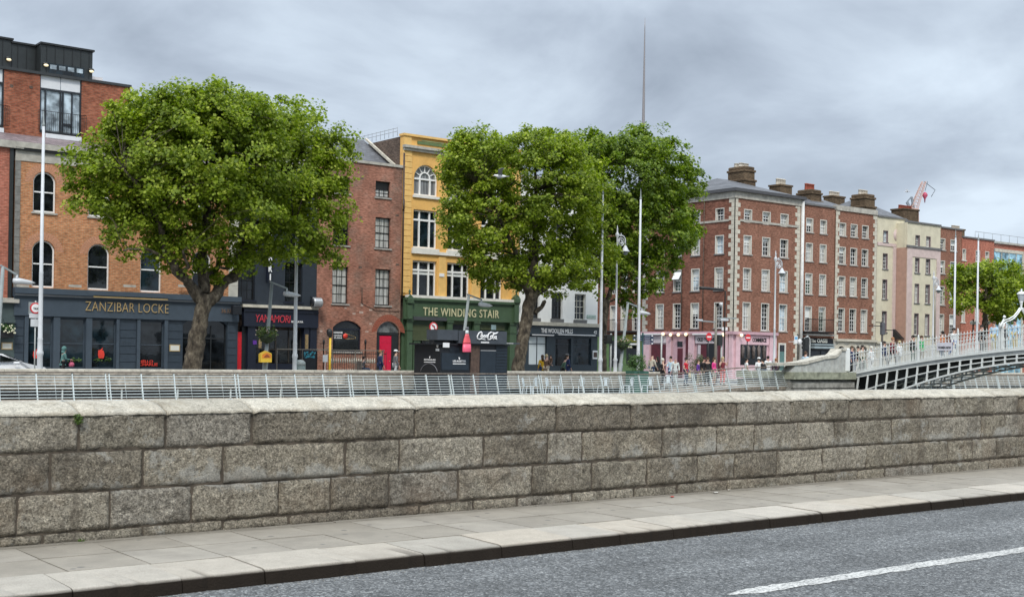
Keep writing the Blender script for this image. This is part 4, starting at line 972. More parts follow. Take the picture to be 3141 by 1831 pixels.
mb = MB(); mb.add([(xa - .02, YF + .10, zpar + .01), (xb, YF + .10, zpar + .01), (xb, YF + 2.0, zs1 + .15), (xa - .02, YF + 2.0, zs1 + .15), (xa - .02, YF + 2.0, zpar), (xb, YF + 2.0, zpar)], [(0, 1, 2, 3), (0, 3, 4), (1, 5, 2), (4, 3, 2, 5)]); mb.build('roof', SLATEP, h1)
# shopfront
SB = paint('shop_blue', (.035, .050, .068), .5, var=.08); SB2 = paint('shop_blue_light', (.055, .075, .098), .5, var=.08)
zfb = F.p(41, 967)[1]
g_ = F.row(84, 974, 1128, [(84, 159), (182, 259), (280, 353), (427, 500)]); en = F.row(626, 968, 1160, [(559, 694)])[0]; en = (en[0], en[1], 0.02, F.p(626, 985 - 14)[1])
en = (*en, .45)
wallmesh(F, xa, xb, 0, zfb, g_ + [en], SB, h1, th=.25, name='shopfront', d=-.06)
for i, h in enumerate(g_): window(h1, F, h, SB2, G1 if i < 3 else G0, rec=.10, fw=.045, rows=1, mid=.5, d=-.06, name='shop_window', sill=SB, sillz=.06)
piece('pilaster', h1, F, SB2, []) if 0 else None
for (p0, p1) in ((72, 84), (161, 181), (261, 279), (354, 363), (417, 427), (501, 512)):
    mb = MB(F.T); a, b = F.p(p0, 1050)[0], F.p(p1, 1050)[0]; mb.box(a, b, -.16, -.062, 0, zfb - .004); mb.build('pilaster', SB2, h1)
for (p0, p1) in ((41, 71), (364, 416), (513, 557), (695, 723)):
    mb = MB(F.T); a, b = F.p(p0, 1050)[0], F.p(p1, 1050)[0]
    for k in range(8): mb.box(a + .01, b - .01, -.10, -.061, .05 + k * .42, .05 + k * .42 + .39)
    mb.build('panelling', SB, h1)
mb = MB(F.T); mb.box(xa, xb, -.20, .0, zfb + .002, zf - .45); mb.box(xa - .04, xb + .04, -.30, .0, zf - .448, zf - .30); mb.box(xa - .04, xb + .04, -.42, .0, zf - .298, zf - .01); mb.build('fascia', SB2, h1)
mb = MB(F.T); mb.box(xa, xb, -.315, -.302, zf - .40, zf - .33); mb.build('trim_strip', paint('trim_pale', (.32, .33, .34), .5), h1)
a = F.r(261, 928, 516, 957)
o_ = -.20
a0 = F.p(261, 941, o_)[0]; a1 = F.p(516, 947, o_)[0]; zz0 = F.p(388, 957, o_)[1]; zz1 = F.p(388, 929, o_)[1]
lettering(F.T, 'ZANZIBAR LOCKE', a0, a1, zz0, zz1, -.235, GOLD, h1, .025, stroke=-.012, sp=1.05)
a = F.r(673, 948, 704, 960); lettering(F.T, '36', a[0], a[0] + .45 * (a[1] - a[0]), a[2], a[3], -.235, paint('bronze_letter', (.2, .12, .07), .5), h1, .02); lettering(F.T, '37', a[0] + .55 * (a[1] - a[0]), a[1], a[2], a[3], -.235, paint('bronze_letter', (.2, .12, .07), .5), h1, .02)
mb = MB(F.T); a = F.r(278, 911, 506, 917); mb.box(a[0], a[1], -.42, -.40, a[2], a[3]); mb.build('sign_light_bar', GOLD, h1)
for x in (205, 372, 540, 45): mb = MB(F.T); a = F.r(x, 878, x + 38, 884); mb.box(a[0], a[1], -.34, -.25, a[2] + .04, a[3] + .06); mb.build('flood_light', STONE, h1)
DOORD = paint('door_dark', (.016, .018, .02), .4); mb = MB(F.T); mb.box(en[0] + .02, en[1] - .02, .14, .18, .02, en[3] - .05); eo = mb.build('entrance', G0, h1)
mb = MB(F.T); zt_ = F.p(626, 1040)[1]
for x in (-.03, .32, .66, 1.0): xx = en[0] + (en[1] - en[0]) * max(x, 0); mb.box(xx - .03 + (.05 if x < 0 else -.03 if x == 1 else 0), xx + .03 + (.05 if x < 0 else -.03 if x == 1 else 0), .09, .138, .02, en[3] - .5)
mb.box(en[0] + .05, en[1] - .05, .085, .137, zt_, zt_ + .08); mb.build('door_frame', DOORD, eo)
REDS = paint('red_sign', (.70, .05, .03), .5); PLT = leafmat('leaf_pot', [(0, (.03, .07, .02)), (1, (.09, .16, .04))])
def logo_cup(px, py, w, hh):
    a = F.r(px - w / 2, py - hh / 2, px + w / 2, py + hh / 2); mb = MB(F.T); c_ = (a[0] + a[1]) / 2; W_ = a[1] - a[0]; H_ = a[3] - a[2]
    mb.prism([(c_ - .42 * W_, a[2] + .30 * H_), (c_ - .30 * W_, a[2]), (c_ + .30 * W_, a[2]), (c_ + .42 * W_, a[2] + .35 * H_), (c_ + .30 * W_, a[2] + .70 * H_), (c_ + .1 * W_, a[2] + .72 * H_), (c_ + .22 * W_, a[3]), (c_ - .05 * W_, a[2] + .80 * H_), (c_ - .38 * W_, a[2] + .72 * H_)], .02, .03)
    mb.build('window_emblem', REDS, h1)
logo_cup(311, 1082, 24, 34); logo_cup(110, 1084, 20, 30)
a = F.r(427, 1104, 484, 1112); lettering(F.T, 'HELLO', a[0], a[0] + (a[1] - a[0]) * .75, a[2], a[3], .03, REDS, h1, .012, stroke=.02)
a = F.r(427, 1113, 484, 1122); lettering(F.T, 'CHARLIE', a[0], a[1], a[2], a[3], .03, REDS, h1, .012, stroke=.02)
a = F.r(210, 1108, 250, 1120); lettering(F.T, 'CAFE', a[0] + .3, a[1], a[2], a[3], .03, REDS, h1, .012, stroke=.02) if 0 else None
for px in (222, 236, 300, 330):
    v = F.p(px, 1104); pt = MB(F.T); leafpatch(pt, (v[0], .02, v[1]), .22, 60, .07, px, .25); o = pt.build('window_plant', PLT, h1)
MENU = paint('menu_white', (.72, .70, .62), .5, var=.04)
def menu(px, py, w, hh, par):
    a = F.r(px - w / 2, py - hh / 2, px + w / 2, py + hh / 2); mb = MB(F.T); mb.box(a[0], a[1], -.14, -.104, a[2], a[3]); o = mb.build('menu_frame', GOLD, par)
    mb = MB(F.T); mb.box(a[0] + .05, a[1] - .05, -.146, -.141, a[2] + .05, a[3] - .05); mb.build('menu', MENU, o)
menu(533, 1067, 32, 21, h1)
# modern set-back storeys above
FU = Face('Y', YF + 2.0); FZ = Face('Y', YF + 3.0); FZ2 = Face('Y', YF + 2.2)
u0 = FU.p(-260, 300)[0]; u1 = FU.p(399, 300)[0]; zt1 = FU.p(10, 213)[1]; zb_ = FU.p(60, 404)[1] - .5
up = thing('rooftop_storey', ((u0 + u1) / 2, YF + 2, zb_), 'modern set-back red brick storey with tall dark-framed glazing above the hotel roof', 'building')
gh = FU.row(186, 230, 414, [(122, 250)])[0]; gh2 = FU.row(-60, 200, 390, [(-125, 12)])[0]; gh2 = (gh2[0], gh2[1], gh[2], gh[3])
wallmesh(FU, u0, u1, zb_, zt1, [gh, gh2], BR_NEWRED, up); mb = MB(); mb.box(u0, u1, YF + 2.33, YF + 11, zb_, zt1 - .02); mb.build('side_wall', BR_NEWRED, up)
mb = MB(FU.T); mb.box(u0, u1 + .05, -.08, .4, zt1, zt1 + .14); mb.build('coping', paint('zinc_edge', (.03, .034, .036), .5), up)
ZN = paint('frame_charcoal', (.018, .022, .028), .4); PNW = paint('panel_white', (.66, .68, .70), .5, var=.05); GLP = glass_dark('glass_painted_reflection', (.30, .36, .40), rough=.05)  # GLP: reflected pale sky painted into the pane colour
for g in (gh, gh2):
    W_ = g[1] - g[0]; H_ = g[3] - g[2]; zq = g[3] - H_ * .27
    mb = MB(FU.T); mb.box(g[0] + .01, g[1] - .01, .14, .20, g[2] + .01, g[3] - .01); wp = mb.build('glazing', GLP, up)
    mb = MB(FU.T)
    for k in (0, .14, .50, .56, .78, 1):
        x = g[0] + W_ * k; wd = .07; x = min(max(x, g[0] + .04), g[1] - .04); mb.box(x - wd / 2, x + wd / 2, .06, .138, g[2] + .02, zq)
    mb.box(g[0], g[1], .055, .137, zq - .05, zq + .05); mb.box(g[0] - .03, g[1] + .03, .05, .137, g[2], g[2] + .12); mb.box(g[0] + W_ * .56 + .04, g[0] + W_ * .78 - .04, .07, .137, g[2] + H_ * .16, g[2] + H_ * .20)
    mb.box(g[0] - .03, g[0] + .05, .05, .137, zq, g[3]); mb.box(g[1] - .05, g[1] + .03, .045, .137, g[2], g[3]); mb.build('frame', ZN, wp)
    mb = MB(FU.T); mb.box(g[0] + .06, g[0] + W_ * .5 - .02, .09, .136, zq + .055, g[3] - .02); mb.box(g[0] + W_ * .5 + .02, g[1] - .06, .09, .136, zq + .055, g[3] - .02); mb.build('white_panel', PNW, wp)
    mb = MB(FU.T); zr_ = g[2] + H_ * .36
    mb.tube([(g[0] - .08, -.10, zr_), (g[1] + .25, -.10, zr_)], .018, 5); mb.tube([(g[0] - .08, -.10, g[2] + .12), (g[1] + .25, -.10, g[2] + .12)], .018, 5)
    for k in range(27): x = g[0] - .08 + (W_ + .33) * k / 26; mb.tube([(x, -.10, g[2] + .12), (x, -.10, zr_ - (.0 if k % 6 else 0))], .009, 4)
    mb.build('balustrade', IRON, wp)
    mb = MB(FU.T); mb.box(g[0] + .3, g[1], -.1, .05, g[2] - .25, g[2] - .02); mb.build('sill', PNW, wp)
mb = MB(FU.T)
for (x, y) in ((35, 264), (95, 268)): a = FU.r(x - 5, y - 4, x + 5, y + 4); mb.box(a[0], a[1], -.02, .01, a[2], a[3])
mb.build('vent_grille', BR_DARK, up)
zn = thing('penthouse', (FZ.p(120, 170)[0], YF + 3, zt1 + .14), 'black standing seam zinc penthouse on top of the brick storey at upper left', 'building')
ZINC = paint('zinc_black', (.022, .027, .028), .45, var=.15); ZINC2 = paint('zinc_seam', (.012, .014, .015), .5)
def zbox(Fz, x0, x1, ytop, depth):
    s0, s1 = Fz.p(x0, 180)[0], Fz.p(x1, 180)[0]; z1 = Fz.p((x0 + x1) / 2 if x0 > -100 else 0, ytop)[1]; mb = MB(Fz.T); mb.box(s0, s1, 0, depth, zt1 + .1, z1); o = mb.build('cladding', ZINC, zn)
    mb = MB(Fz.T); x = s0 + .3
    while x < s1: mb.box(x - .012, x + .012, -.03, -.001, zt1 + .15, z1 - .06); x += .45
    mb.build('seam', ZINC2, o); mb = MB(Fz.T); mb.box(s0 - .05, s1 + .08, -.1, depth + .05, z1 + .001, z1 + .1); mb.build('roof_edge', ZINC2, o); return s0, s1, z1
zbox(FZ, -300, 35, 119, 6); zbox(FZ, 36, 124, 140, 6)
a = zbox(FZ2, 125, 284, 148, 7)
mb = MB(FZ2.T); g = FZ2.r(150, 202, 258, 233); n = 4
mb.box(g[0], g[1], -.02, -.002, zt1 + .2, g[3]); st = mb.build('strip_window', G1, zn); mb = MB(FZ2.T)
for k in range(n): x = g[0] + (g[1] - g[0]) * (k + .12) / n; mb.box(x, x + (g[1] - g[0]) / n * .72, -.035, -.021, zt1 + .42, g[3] - .08)
mb.build('pane', GLP, st)
LGT = emis('lamp_warm', (1, .85, .55), .3)
for (Fz, x, y) in ((FZ, 25, 183), (FZ2, 139, 200), (FZ2, 278, 219)):
    v = Fz.p(x, y); mb = MB(Fz.T); mb.ball((v[0], -.10, v[1] + .04), .17, 12, 6, (1, .5, .6)); lo = mb.build('bulkhead_lamp', ZINC2, zn); mb = MB(Fz.T); mb.ball((v[0], -.14, v[1] - .04), .13, 12, 6, (1, .5, .6)); mb.build('diffuser', LGT, lo)
mb = MB(); g = FZ.r(278, 226, 335, 250); mb.box(g[0], g[1], YF + 4, YF + 8, zt1, g[3]); tag(mb.build('roof_plant_box', PNW), 'pale plant housing on the roof beside the black penthouse', 'roof plant')
# ================================================================= 0  RED BRICK NEIGHBOUR AT THE LEFT EDGE
s0, s1 = F.p(-330, 900)[0], F.p(25, 900)[0]
h0 = thing('brick_house', ((s0 + s1) / 2, YF, 0), 'bright red brick house cut off by the left edge with a grey green shopfront', 'building')
zfa = F.p(10, 913)[1]; w0 = F.row(-60, 740, 870, [(-100, -35), (-250, -190)]); w1 = [(a, b, c + 4.2, d + 4.2) for a, b, c, d in w0]
wallmesh(F, s0, s1, zfa, F.p(10, 452)[1], w0 + w1, BR_TERR, h0)
for h in w0 + w1: window(h0, F, h, WFR, G0, sill=STONE)
body(h0, s0, s1, YF, YF + 11, F.p(10, 452)[1], BR_TERR)
mb = MB(F.T); zc0 = F.p(10, 452)[1]; mb.box(s0, s1 + .6, -.2, .3, zc0, zpar); mb.build('cornice', STONE, h0)
mb = MB(); mb.add([(s0, YF + .1, zpar), (s1 + .6, YF + .1, zpar), (s1 + .6, YF + 2.0, zs1 + .15), (s0, YF + 2.0, zs1 + .15)], [(0, 1, 2, 3)]); mb.build('roof', SLATEP, h0)
GSH = paint('shop_grey_green', (.06, .085, .085), .6)
mb = MB(F.T); mb.box(s0, s1 + .3, -.12, .3, 0, zfa - .25); sh0 = mb.build('shopfront', GSH, h0)
mb = MB(F.T); mb.box(s0, s1 + .45, -.35, .3, zfa - .248, zfa - .06); mb.box(s0, s1 + .3, -.15, .3, zfa - .058, zfa - .002); mb.build('cornice', STONE, h0)
mb = MB(F.T); mb.box(s1 - .25, s1 + .3, -.28, -.122, F.p(10, 990)[1], F.p(10, 980)[1]); mb.build('ledge', GSH, sh0)
menu(19, 1061, 34, 22, h0)
mb = MB(F.T); a, b = F.p(26, 700)[0], F.p(37, 700)[0]; mb.box(a, b, -.08, .3, zfa - .1, zpar - .3); mb.build('downpipe', ZINC, h0)
# ================================================================= 2  NAVY BUILDING
xa2 = xb + .01; xb2 = F.p(969, 1000)[0]; NVY = paint('wall_navy', (.020, .028, .040), .6, var=.15); NVP = paint('shop_navy', (.010, .014, .028), .45, var=.1)
h2 = thing('navy_restaurant', ((xa2 + xb2) / 2, YF, 0), 'dark navy painted restaurant building with red brush lettering behind the leaning street light', 'building')
z2f = F.p(850, 945)[1]; z2t = F.p(900, 492)[1]
cc2 = [(727, 783), (874, 928)]; rA = F.row(755, 797, 920, [cc2[0]]) + F.row(900, 806, 927, [cc2[1]]); zA = (rA[0][2:]); rA = [(a, b, *zA) for a, b, _, _ in rA]
rB = [(a, b, c + 3.0, d + 2.8) for a, b, c, d in rA]; rC = [(a, b, c + 5.7, d + 4.9) for a, b, c, d in rA]
wallmesh(F, xa2, xb2, z2f, z2t, rA + rB + rC, NVY, h2); body(h2, xa2, xb2, YF, YF + 10, z2t, BR_DARK)
for h in rA + rB + rC: window(h2, F, h, BFR, G0, cols=3, rows=2, sill=NVP, fw=.05, rec=.2)
mb = MB(F.T); mb.box(xa2, xb2, -.10, .0, z2t - .25, z2t + .12); mb.build('parapet_coping', STONE, h2)
mb = MB(F.T); a = F.r(737, 940, 968, 951); mb.box(a[0], a[1], -.38, .0, z2f - .02, z2f + .14); mb.build('cornice', STONEL, h2)
z2b = F.p(850, 1003)[1]
mb = MB(F.T); mb.box(xa2 + .25, xb2, -.28, .0, z2b, z2f - .03); mb.box(xa2 + .25, xb2, -.34, .0, z2f - .25, z2f - .18); mb.build('fascia', NVP, h2)
mb = MB(F.T); mb.box(xa2, xb2, .34, .40, 0.0, z2b + .1); mb.build('interior_back', DARK, h2)
a = F.r(783, 966, 890, 989, -.28); lettering(F.T, 'YAMAMORI', a[0], a[1], a[2], a[3], -.31, paint('neon_red', (.60, .05, .07), .5), h2, .025, stroke=-.01, shear=.12, sp=.92)
a = F.r(893, 984, 929, 990, -.28); lettering(F.T, 'IZAKAYA', a[0], a[1], a[2], a[3], -.31, WHT, h2, .02, stroke=.02)
for k, ch in enumerate('YAMAMORI'):
    yy = 850 - (7 - k) * 26; a = F.r(823 if ch != 'I' else 826.5, yy - 10, 834 if ch != 'I' else 830, yy + 10, -.3); lettering(F.T, ch, a[0], a[1], a[2], a[3], -.32, WHT, h2, .03, stroke=.035)
mb = MB(F.T); a = F.r(815, 655, 838, 668, -.3); b_ = F.r(815, 858, 838, 864, -.3); mb.box((a[0] + a[1]) / 2 - .02, (a[0] + a[1]) / 2 + .02, -.30, -.0, b_[2], a[3]); mb.build('sign_bracket', NVP, h2)
RDR = paint('door_red', (.58, .012, .02), .35, var=.05)
mb = MB(F.T); a = F.r(724, 1018, 741, 1160); mb.box(a[0], a[1], .02, .08, .05, a[3]); dd = mb.build('red_door', RDR, h2); dd['label'] = 'narrow bright red door'
mb = MB(F.T); mb.box(a[1] + .02, a[1] + .35, .05, .33, 0, z2b); mb.build('door_reveal', BLK, h2)
for (p0, p1) in ((756, 781), (928, 944), (947, 967)):
    mb = MB(F.T); a, b = F.p(p0, 1050)[0], F.p(p1, 1050)[0]; mb.box(a, b, -.18, .30, 0, z2b - .002); mb.build('pilaster', NVP, h2)
mb = MB(F.T); a = F.r(784, 1012, 926, 1110); mb.box(a[0], a[1], .22, .26, .9, a[3]); sw = mb.build('shop_window', G0, h2)
mb = MB(F.T)
for px in (784, 830, 850, 890, 926): x = F.p(px, 1060)[0]; mb.box(x - .03, x + .03, .16, .218, .0, a[3] + .1)
zq = F.p(850, 1072)[1]; mb.box(a[0], a[1], .165, .217, zq - .03, zq + .03); mb.build('frame', paint('frame_brown', (.03, .024, .02), .5), sw)
mb = MB(F.T); a = F.r(784, 1112, 926, 1160); mb.box(a[0], a[1], .12, .30, 0, .85); mb.build('stall_riser', NVP, h2)
CARV = paint('carved_wood', (.30, .21, .10), .7, var=.4, scale=14)
for (px, y0, y1) in ((792, 1040, 1068), (935, 1026, 1070)):
    mb = MB(F.T); a = F.r(px - 4, y0, px + 4, y1); mb.box(a[0], a[1], -.26, -.19, a[2], a[3], .02); mb.build('carved_post', CARV, h2)
mb = MB(F.T); a = F.r(771, 1044, 782, 1056); mb.box(a[0], a[1], -.21, -.183, a[2], a[3]); mb.build('purple_plaque', paint('purple', (.12, .03, .30), .5), h2)
# black projecting box sign and steel drum lantern on the facade
mb = MB(F.T); a = F.r(712, 938, 738, 965, -.6); mb.box(a[0], a[1], -.75, -.43, a[2], a[3], .02); tag(mb.build('box_sign', BLK), 'plain black box sign projecting between the hotel fascia and the navy restaurant', 'sign')
v = F.p(966, 928, -.5); dl = thing('drum_lantern', (v[0], YF - .5, v[1]), 'ribbed silver drum lantern fixed above the shopfront corner of the navy restaurant', 'lantern')
mb = MB(); P = [(v[0] + .12 + x, YF - .5 - x * .0, v[1]) for x in np.linspace(-.28, .28, 9)]; mb.tube(P, [.26, .31, .26, .31, .26, .31, .26, .31, .27], 18); mb.build('drum', paint('steel_bright', (.50, .51, .52), .35, metal=.5), dl)
mb = MB(); mb.tube([(v[0] - .20, YF - .5, v[1]), (v[0] - .155, YF - .5, v[1])], .25, 18); mb.build('end_plate', BLK, dl); mb = MB(); mb.bar((v[0], YF - .5, v[1] + .2), (v[0], YF, v[1] + .35), .05); mb.build('bracket', BLK, dl)
# terrace furniture in front of the navy restaurant
BB = paint('banner_black', (.015, .016, .02), .6)
bs = thing('barrier_banner', (F.p(945, 1100)[0], 62.6, 0), 'black cafe barrier with a blue green painted picture in front of the navy restaurant', 'barrier')
FT = Face('Y', 62.6); mb = MB(FT.T); a = FT.r(928, 1076, 973, 1125); mb.box(a[0], a[1], 0, .03, .1, a[3]); mb.build('panel', BB, bs)
mb = MB(FT.T); a2 = FT.r(934, 1080, 966, 1098); r4 = random.Random(5)
for k in range(26): x, z = r4.uniform(a2[0], a2[1]), r4.uniform(a2[2], a2[3]); s_ = .06; mb.prism([(x - s_, z - s_ * .5), (x + s_, z - s_ * .3), (x + s_ * .6, z + s_), (x - s_ * .4, z + s_ * .7)], -.012 - k * .0004, -.004)
mb.build('picture', paint('teal_paint', (.04, .25, .32), .5, var=.8, scale=9), bs)
mb = MB(FT.T)
for px in (850, 928, 972, 1020, 1090, 1175): x = FT.p(px, 1100)[0]; mb.box(x - .02, x + .02, .0, .04, 0, FT.p(px, 1073)[1])
x0, x1 = FT.p(850, 1073)[0], FT.p(1180, 1076)[0]; zz_ = FT.p(945, 1073)[1]; mb.box(x0, x1, -.0, .045, zz_, zz_ + .05); mb.build('top_rail', paint('rail_bronze', (.20, .18, .15), .5), bs)
mb = MB(); q = atY(991, 1088, 62.3); q2 = atY(1005, 1110, 62.3); mb.box(q.x - .0, q2.x, 62.3, 62.33, q2.z, q.z + .0); mb.box((q.x + q2.x) / 2 - .02, (q.x + q2.x) / 2 + .02, 62.31, 62.32, 0.02, q2.z); tag(mb.build('menu_board', WHT), 'white portrait notice board standing left of the yellow pole', 'notice board')
# ================================================================= 3  BROWN BRICK HOUSE
xa3 = xb2 + .01; xb3 = F.p(1229, 900)[0]
h3 = thing('brick_house', ((xa3 + xb3) / 2, YF, 0), 'narrow weathered brown brick house with a red arched door left of the yellow building', 'building')
z3t = F.p(1200, 512)[1]
w3 = F.row(1174, 557, 606, [(1152, 1197)]); w3b = F.row(1174, 668, 762, [(1151, 1198), (1020, 1067)]); w3c = F.row(1174, 826, 937, [(1151, 1198), (1019, 1068)])
w3b = [w3b[0], (w3c[1][0], w3c[1][1], *w3b[0][2:])]; w3.append((w3c[1][0], w3c[1][1], *w3[0][2:]))
sw3 = F.row(1064, 983, 1078, [(1021, 1108)])[0]; dr3 = F.row(1190, 986, 1128, [(1155, 1226)])[0]; dr3 = (dr3[0], dr3[1], .02, dr3[3])
hl = w3 + w3b + w3c + [(*sw3, .42), (*dr3, (dr3[1] - dr3[0]) * .42)]
wallmesh(F, xa3, xb3, 0, z3t, hl, BR_BROWN, h3); body(h3, xa3, xb3, YF, YF + 10, z3t - .3, BR_DARK)
for i, h in enumerate(w3 + w3b + w3c): window(h3, F, h, BFR, GC if i in (0, 2, 4, 5) else G0, cols=3, rows=2, rec=.15, fw=.055, sill=SILL, mw=.03, blind=(.45, BFR) if i == 0 else None)
mb = MB(F.T); mb.box(xa3, xb3, -.08, .35, z3t + .002, z3t + .16); mb.build('parapet_coping', STONE, h3)
pitched(h3, xa3, xb3, YF + .3, YF + 9, z3t - .3, z3t + 2.3, SLATE)
mb = MB(); mb.bar((xb3 - .12, YF + .4, z3t + .05), (xb3 - .12, YF + 4.2, z3t + 2.3), .14); mb.build('roof_flashing', STONEL, h3)
window(h3, F, (*sw3, .42), NVP, G0, rec=.12, fw=.09, rows=1, mid=.72, name='shop_window', sill=SILL)
lettering(F.T, 'YAMAMORI', *F.r(1026, 1017, 1054, 1023)[:2], *F.r(1026, 1017, 1054, 1023)[2:], .14, WHT, h3, .01, stroke=.03)
lettering(F.T, 'NOODLES', *F.r(1028, 1027, 1052, 1031)[:2], *F.r(1028, 1027, 1052, 1031)[2:], .14, WHT, h3, .01, stroke=.03)
lettering(F.T, 'SUSHI', *F.r(1028, 1034, 1052, 1038)[:2], *F.r(1028, 1034, 1052, 1038)[2:], .14, WHT, h3, .01, stroke=.03)
v = F.p(1063, 1031); mb = MB(F.T); mb.tube([(v[0], .145, v[1]), (v[0], .13, v[1])], .16, 16); em = mb.build('window_emblem', REDS, h3)
v2 = F.p(1094, 1036); mb = MB(F.T); mb.tube([(v[0], .14, v[1] + .16), (v2[0], .14, v2[1] + .05)], .014, 4); mb.tube([(v[0], .14, v[1] - .16), (v2[0], .14, v2[1] - .05)], .014, 4); mb.tube([(v2[0], .14, v2[1] - .05), (v2[0], .14, v2[1] + .05)], .014, 4); mb.build('emblem_rays', GOLD, em)
# red-washed brick arch, door
mb = MB(F.T); o = arc_pts(dr3[0] - .02, dr3[1] + .02, dr3[3] - .6, dr3[3] + .03, 22); q = arc_pts(dr3[0] - .36, dr3[1] + .36, dr3[3] - .7, dr3[3] + .42, 22)
for j in range(22): mb.prism([(o[j][0] * .94 + o[j + 1][0] * .06, o[j][1] * .94 + o[j + 1][1] * .06), (o[j][0] * .06 + o[j + 1][0] * .94, o[j][1] * .06 + o[j + 1][1] * .94), (q[j][0] * .06 + q[j + 1][0] * .94, q[j][1] * .06 + q[j + 1][1] * .94), (q[j][0] * .94 + q[j + 1][0] * .06, q[j][1] * .94 + q[j + 1][1] * .06)], -.006, .006)
mb.build('arch_bricks', paint('arch_red', (.30, .085, .05), .9, var=.25, scale=9), h3)
PLM = paint('door_crimson', (.60, .008, .05), .35, var=.05)
a = F.r(1167, 1030, 1203, 1160); mb = MB(F.T); mb.box(a[0], a[1], .14, .20, .04, a[3]); do = mb.build('red_door', PLM, h3)
mb = MB(F.T)
for (u, w_) in ((.12, .32), (.56, .32)):
    for (z0_, z1_) in ((.08, .42), (.46, .80), (.84, .95)):
        mb.box(a[0] + (a[1] - a[0]) * u, a[0] + (a[1] - a[0]) * (u + w_), .125, .139, .04 + (a[3] - .04) * z0_, .04 + (a[3] - .04) * z1_)
mb.build('door_panels', PLM, do)
mb = MB(F.T); mb.ball(((a[0] + a[1]) / 2 + .3, .11, 1.05), .03, 8, 5); mb.build('door_knob', GOLD, do)
mb = MB(F.T); mb.box(dr3[0] + .01, a[0] - .005, .12, .24, .02, a[3] + .05); mb.box(a[1] + .005, dr3[1] - .01, .12, .24, .02, a[3] + .05); mb.box(dr3[0] + .01, dr3[1] - .01, .10, .24, a[3] + .055, a[3] + .2); mb.build('door_frame', DOORD, h3)
mb = MB(F.T); mb.prism([(dr3[0] + .02, a[3] + .21), (dr3[1] - .02, a[3] + .21)] + list(reversed(arc_pts(dr3[0] + .02, dr3[1] - .02, a[3] + .4, dr3[3] - .02, 14))), .18, .22); mb.build('fanlight', glass_dark('fanlight_glass', (.13, .14, .14)), h3)
for (x, y) in ((1110, 548), (1219, 661), (1107, 667), (1105, 820), (1219, 812)): mb = MB(F.T); pb(mb, F, x - 5, y - 3, x + 5, y + 3, -.005, .01); mb.build('air_brick', BR_DARK, h3)
mb = MB(F.T); 
for (x, y, w_, hh) in ((1086, 962, 9, 5), (1108, 958, 12, 7), (1137, 951, 10, 5), (1137, 993, 8, 5), (1125, 1017, 10, 4), (1110, 935, 8, 9), (985, 1016, 8, 6), (1060, 945, 7, 4)): pb(mb, F, x - w_ / 2, y - hh / 2, x + w_ / 2, y + hh / 2, -.006, .01)
mb.build('patched_render', paint('patch_render', (.48, .36, .30), .9, var=.2), h3)
mb = MB(F.T); a = F.r(1105, 882, 1113, 930); xx = (a[0] + a[1]) / 2; mb.tube([(xx, -.05, a[3]), (xx, -.05, a[2])], .03, 6); zz_ = F.p(1160, 953)[1]; mb.tube([(xx, -.03, a[2]), (xx + 1.0, -.03, zz_), (xb3 - .1, -.03, zz_)], .015, 5); mb.build('cable', BR_DARK, h3)
# front railings with tall finials
rl = thing('area_railing', (F.p(1100, 1100)[0], 63.2, 0), 'black iron railings with three tall finials in front of the brown brick house', 'railing')
FR = Face('Y', 63.2); s0, s1 = FR.p(1001, 1100)[0], FR.p(1185, 1100)[0]; ztp = FR.p(1090, 1080)[1]; mb = MB(FR.T); x = s0
while x < s1: mb.tube([(x, 0, 0), (x, 0, ztp + .06)], .014, 4); x += .15
mb.box(s0, s1, -.02, .02, ztp - .1, ztp - .06); mb.box(s0, s1, -.02, .02, .15, .19); mb.build('bars', IRON, rl)
for px in (995, 1123, 1175): x = FR.p(px, 1080)[0]; zt_ = FR.p(px, 1040 if px < 1170 else 1075)[1]; mb = MB(FR.T); mb.tube([(x, .1, 0), (x, .1, zt_ - .3), (x, .1, zt_ - .28), (x, .1, zt_ - .1), (x, .1, zt_)], [.035, .035, .07, .07, .01], 7); mb.build('finial_post', IRON, rl)
# bottles standing in the area behind
mb = MB(FR.T); r5 = random.Random(2)
for k in range(20): x = s0 + .6 + k * .155; mb.lathe([(.05, 0), (.05, .18), (.02, .24), (.02, .3)], (x, .5, .93), 6)
for k in range(22): mb.lathe([(.055, 0), (.055, .12), (.03, .16)], (s0 + .5 + k * .14, .5, .42), 6)
mb.mi = 0; tag(mb.build('lamp_jars', paint('jar_cream', (.58, .56, .48), .3, var=.3, scale=20)), 'rows of pale jars standing behind the black area railings', 'jars', kind='stuff')
# ================================================================= 4  YELLOW BUILDING
xa4 = xb3 + .02; xb4 = F.p(1590, 900)[0]; YEL = paint('render_yellow', (.76, .435, .125), .8, var=.10, scale=2.5, dirt=.12); YEL2 = paint('yellow_trim', (.77, .48, .16), .8, var=.08)
GRN = paint('shop_green', (.060, .105, .055), .5, var=.1); GRND = paint('shutter_green', (.085, .105, .050), .55, var=.1); WSL = paint('white_course', (.72, .70, .64), .6, var=.08)
h4 = thing('yellow_house', ((xa4 + xb4) / 2, YF, 0), 'tall yellow rendered building with a green bookshop front and an arched top window', 'building')
z4t = F.p(1300, 425)[1]; z4c = F.p(1290, 457)[1]; z4f = F.p(1400, 914)[1]
b4 = [(1265, 1339), (1371, 1441), (1474, 1541)]; R1 = F.row(1302, 800, 911, b4); R2 = [(a, b, *F.row(1302, 645, 762, [b4[0]])[0][2:]) for a, b, _, _ in R1]; R3 = [(a, b, *F.row(1302, 506, 601, [b4[0]])[0][2:]) for a, b, _, _ in R1]
R3a = [(*h, (h[1] - h[0]) * .49) for h in R3]
wallmesh(F, xa4, xb4, z4f, z4t, R1 + R2 + R3a, YEL, h4, th=.35)
